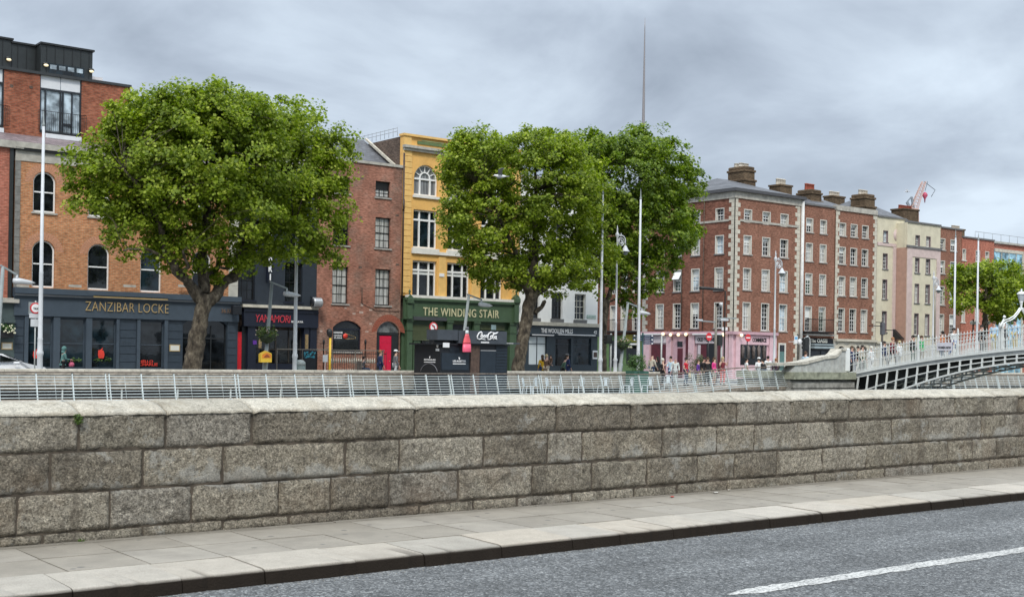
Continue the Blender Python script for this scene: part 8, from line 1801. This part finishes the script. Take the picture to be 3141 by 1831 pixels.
    if hat:
        mb = MB(); mb.lathe([(.118 * k, .03 * k), (.12 * k, .06 * k), (.10 * k, .115 * k), (.04 * k, .14 * k)], (h_.x, h_.y + .01 * k, h_.z), 12); mb.box(h_.x - .075 * k, h_.x + .075 * k, h_.y - .20 * k, h_.y - .06 * k, h_.z + .03 * k, h_.z + .048 * k); mb.build('cap', hat, P, local=True)
    if hood:
        mb = MB(); mb.ball((h_.x, h_.y + .03 * k, h_.z + .01 * k), .135 * k, 12, 8, (.95, 1, 1.05)); mb.tube([h_ + Vector((0, .06, -.1)) * k, h_ + Vector((0, .07, -.24)) * k], [.11 * k, .09 * k], 10); mb.build('hood', hood, P, local=True)
    return P, J, k
def fab(n, c): return paint('cloth_' + n, c, .85, var=.12, scale=8)
HB, HBR, HBL, HG, HR = fab('hair_black', (.015, .012, .01)), fab('hair_brown', (.07, .04, .02)), fab('hair_blond', (.45, .36, .20)), fab('hair_white', (.62, .60, .52)), fab('hair_ginger', (.30, .14, .06))
NAVY, BLKc, GREYc, TEAL, DENIM, WHc, BEI, REDc, PUR, PNK, MARo, GRNc, YELc, LBL, KHA, BRNc, LG_ = fab('navy', (.02, .035, .10)), fab('black', (.015, .015, .017)), fab('grey', (.14, .14, .15)), fab('teal', (.09, .20, .19)), fab('denim', (.05, .08, .14)), fab('white', (.74, .76, .76)), fab('beige', (.48, .44, .36)), fab('red', (.52, .015, .035)), fab('purple', (.10, .03, .24)), fab('pink', (.70, .05, .25)), fab('maroon', (.16, .02, .03)), fab('green', (.05, .10, .07)), fab('yellow', (.72, .42, .02)), fab('lightblue', (.42, .58, .68)), fab('khaki', (.30, .26, .18)), fab('brown', (.12, .07, .045)), fab('lightgrey', (.45, .47, .48))
def bag(P, at, sz, mt, name='bag', lab=None):
    """a bag held in a hand is a thing of its own"""
    M_ = Matrix.Rotation(P.rotation_euler.z, 4, 'Z'); w_ = P.location + M_ @ Vector(at); mb = MB(); x, y, z = w_
    mb.lathe([(sz * .35, -sz * 1.5), (sz * .6, -sz * 1.35), (sz * .62, -sz * .8), (sz * .3, -sz * .45)], (x, y, z), 8); o = None
    b_ = thing(name, (x, y, z - sz * 1.5), lab, 'bag'); mb.build('sack', mt, b_); mb = MB(); mb.tube([(x - sz * .25, y, z - sz * .45), (x - sz * .1, y, z), (x + sz * .1, y, z), (x + sz * .25, y, z - sz * .45)], .012, 5); mb.build('handle', mt, b_)
def fwd(n): s_ = -1 if n == 'r' else 1; return ((s_ * .20, -.08, 1.12), (s_ * .12, -.33, 1.10))
# ---- street
P, J, k = person(193, 1064, 60.5, 'person in a teal hooded jacket walking right past the hotel window', TEAL, BLKc, HB, 90, pose='walk', hood=TEAL, arms={'r': fwd('r'), 'l': fwd('l')}, coat=.05, lean=.12)
bag(P, J['war'] if 'war' in J else (0, -.42, 1.08 * k), .22, fab('bag_pink', (.55, .12, .20)), 'shopping_bag', 'pink shopping bag carried by the person in the teal hooded jacket')
P, J, k = person(1113, 1092, 59.5, 'seated man in a grey t-shirt holding a drink before the black railings', GREYc, DENIM, HB, 80, zg=0.25, pose='sit', sleeve='short', arms={'r': ((-.22, -.12, .78), (-.10, -.34, .80)), 'l': ((.22, -.12, .78), (.14, -.34, .76))}, lean=.1)
mb = MB(); l_ = P.location; mb.box(l_.x - .25, l_.x + .25, 59.25, 59.75, .25 + .0, .25 + .40); mb.box(l_.x - .25, l_.x - .2, 59.25, 59.75, .65, 1.1); mb.box(l_.x - .25, l_.x + .25, 59.25, 59.75, -.0, .248); tag(mb.build('stool', WOODD), 'dark box seat under the man in the grey t-shirt', 'seat')
P, J, k = person(1167, 1074, 59.0, 'ginger haired person in a navy coat walking right with a pale blue folder', NAVY, NAVY, HR, 80, pose='walk', coat=.12)
P, J, k = person(1214, 1074, 58.0, 'man in a white cap and dark jacket walking right past the red arched door', GREYc, LG_, HB, 80, pose='walk', hat=WHc, coat=.05)
person(1664, 1089, 56.0, 'woman in a bright yellow jacket with long brown hair before the frosted window', YELc, DENIM, HBR, 160, longhair=True, coat=.1)
P, J, k = person(1677, 1087, 55.2, 'blonde woman in a brown top carrying a small child', BRNc, BEI, HBL, 100, arms={'r': fwd('r'), 'l': fwd('l')})
person(1690, 1096, 55.15, 'small child in dark clothes carried by the blonde woman', BRNc, BLKc, HB, -90, zg=.95, pose='sit', Hfix=.85)
person(1727, 1096, 55.5, 'person with dark hair in a loose green jacket bending forward', GRNc, BLKc, HB, 70, lean=.28, coat=.1)
person(1740, 1086, 56.2, 'man in a grey cap and navy jacket facing right by the dark shop window', NAVY, NAVY, HBR, 90, hat=GREYc, coat=.05)
# ---- at the end of the parapet
person(2000, 1086, 52.4, 'bald man in a beige jumper looking right beside the green planter', BEI, DENIM, HB, 95, bald=True, arms={'r': ((-.22, -.05, 1.14), (-.16, -.26, .96))})
person(2017, 1094, 53.2, 'woman with long black hair in a black coat right of the bald man', BLKc, BLKc, HB, 180, longhair=True, coat=.2)
person(2033, 1102, 50.2, 'white haired woman in a black vest sitting with one arm stretched out to the right', BLKc, BLKc, HG, 60, zg=-.05, Hfix=1.56, sleeve='none', arms={'r': ((-.24, 0, 1.14), (-.24, -.1, .9)), 'l': ((.30, -.18, 1.30), (.46, -.38, 1.42))})
person(2058, 1093, 52.6, 'man in a light blue shirt turned to the white haired woman', LBL, NAVY, HB, -60, arms={'r': fwd('r')})
person(2072, 1097, 51.6, 'balding man in a white and grey jacket right of the man in light blue', fab('palegrey', (.55, .60, .58)), LG_, HB, -40, bald=True, coat=.15)
P, J, k = person(2105, 1097, 50.0, 'man in a red and white football top standing behind the boardwalk railing', REDc, DENIM, HB, 20, zg=-.02, sleeve='short', arms={'l': ((.30, .0, 1.13), (.34, -.12, .92)), 'r': ((-.30, .02, 1.13), (-.26, -.10, .92))})
bag(P, (.30, -.15, .92 * k), .26, fab('bag_cream', (.62, .55, .36)), 'shopping_bag', 'cream paper bag held by the man in the red football top')
person(2142, 1110, 49.6, 'girl in a purple and white top leaning by the railing', PUR, KHA, HBR, 30, zg=-.02, Hfix=1.50)
person(2157, 1105, 50.4, 'young man in black bending over beside the girl in purple', BLKc, KHA, HB, -10, zg=-.02, Hfix=1.62, lean=.15)
person(2170, 1108, 49.8, 'young man in black with one white shoulder leaning left', BLKc, BLKc, HBR, -30, zg=-.01, Hfix=1.62, lean=.1)
person(2191, 1104, 49.9, 'young woman in a bright pink hooded top with brown hair', PNK, BEI, HBR, 20, zg=-.01, Hfix=1.62, longhair=True, skirt=True)
person(2217, 1103, 50.3, 'young woman in a dark red top raising both forearms', MARo, fab('coral', (.65, .16, .15)), HBL, -20, zg=0, Hfix=1.64, sleeve='none', longhair=True, arms={'r': ((-.24, -.08, 1.18), (-.14, -.12, 1.42)), 'l': ((.24, -.08, 1.18), (.28, -.12, 1.44))})
P, J, k = person(2290, 1098, 50.6, 'man in a white t-shirt and white trousers walking with a dark backpack', WHc, WHc, HB, 60, zg=.0, pose='walk', sleeve='short')
person(2328, 1097, 54, 'person in a white cap and white top facing away near the pink shop', WHc, GREYc, HB, 150, zg=0, hat=WHc)
person(2343, 1112, 51.5, 'person in a large black jacket leaning over the boardwalk rail', BLKc, NAVY, HB, 180, zg=.05, Hfix=1.5, coat=.2, lean=.2)
person(2356, 1092, 55.5, 'dark haired woman in a long white shirt right of the black jacket', WHc, WHc, HB, 150, zg=0, coat=.2)
person(2380, 1099, 54.5, 'person in a dark purple top at the start of the stone coping', fab('plum', (.05, .015, .05)), BLKc, HR, 150, zg=0)
person(2471, 1078, 61.5, 'person in a pale blue shirt standing before the black bar front', LBL, NAVY, HBR, 100, zg=0, coat=.1)
# ---- on the bridge
def bridge_person(px, Xo, lab, top, legs, hair, rz, **k):
    X = BX0 + Xo; u = (px - CX) / F_PX; Y = X * (math.sin(YAW) - math.cos(YAW) * u) / (math.cos(YAW) + math.sin(YAW) * u); z = zd(min(Y, YB)); H = k.pop('H', 1.70)
    P = thing if 0 else person(px, 1050, 50, lab, top, legs, hair, rz, X=X, zg=z, Hfix=H, **k); P[0].location = (X, Y, z); return P
bridge_person(2613, 1.6, 'person in navy clothes stepping onto the bridge beside the end post', NAVY, NAVY, HBR, 0, pose='walk')
bridge_person(2632, 2.4, 'person in a black jacket on the bridge behind the first railing bars', BLKc, BLKc, HB, 0, pose='walk')
bridge_person(2645, 1.0, 'woman in a cream top with dark hair on the bridge near its end', BEI, GRNc, HB, 0, pose='walk', longhair=True)
bridge_person(2672, 2.6, 'tall person in white on the bridge right of the cream top', WHc, WHc, HG, 180, coat=.2)
bridge_person(2712, 1.4, 'person in dark blue on the bridge left of the maroon jacket', NAVY, BLKc, HB, 0, pose='walk')
bridge_person(2738, 1.2, 'person in a dark maroon jacket on the bridge below the black canopy', MARo, BLKc, HR, 0, coat=.1, pose='walk', H=1.8)
bridge_person(2758, 2.5, 'person in a white blouse on the bridge right of the maroon jacket', WHc, LG_, HBL, 180)
bridge_person(2800, 1.4, 'person in black and green on the bridge at the middle of the railing', BLKc, GRNc, HB, 0)
bridge_person(2826, 2.2, 'person in a bright green top on the bridge left of the banner', fab('brightgreen', (.05, .42, .15)), KHA, HBR, 0)
bridge_person(2890, 1.9, 'person in an orange top on the bridge behind the white banner', fab('orange', (.55, .20, .08)), DENIM, HB, 180)
bridge_person(2925, 1.3, 'person in blue trousers on the bridge right of the banner', WHc, fab('blue', (.06, .14, .42)), HB, 0, pose='walk')
bridge_person(3010, 2.0, 'dark dressed person on the bridge left of the blue cloth', BLKc, BLKc, HB, 0)
bridge_person(3048, 1.0, 'person in a loose light blue shirt leaning on the bridge rail under the lantern arch', fab('skyblue', (.42, .62, .80)), fab('yellowskirt', (.62, .50, .20)), HBR, -90, coat=.25)
bridge_person(3078, 1.8, 'person in a black coat standing under the lantern arch', BLKc, BLKc, HB, 0, coat=.3)
bridge_person(3112, 1.2, 'person in a wide light blue top and yellow trousers at the right picture edge', fab('skyblue', (.42, .62, .80)), fab('yellowskirt', (.62, .50, .20)), HB, -90, coat=.2)
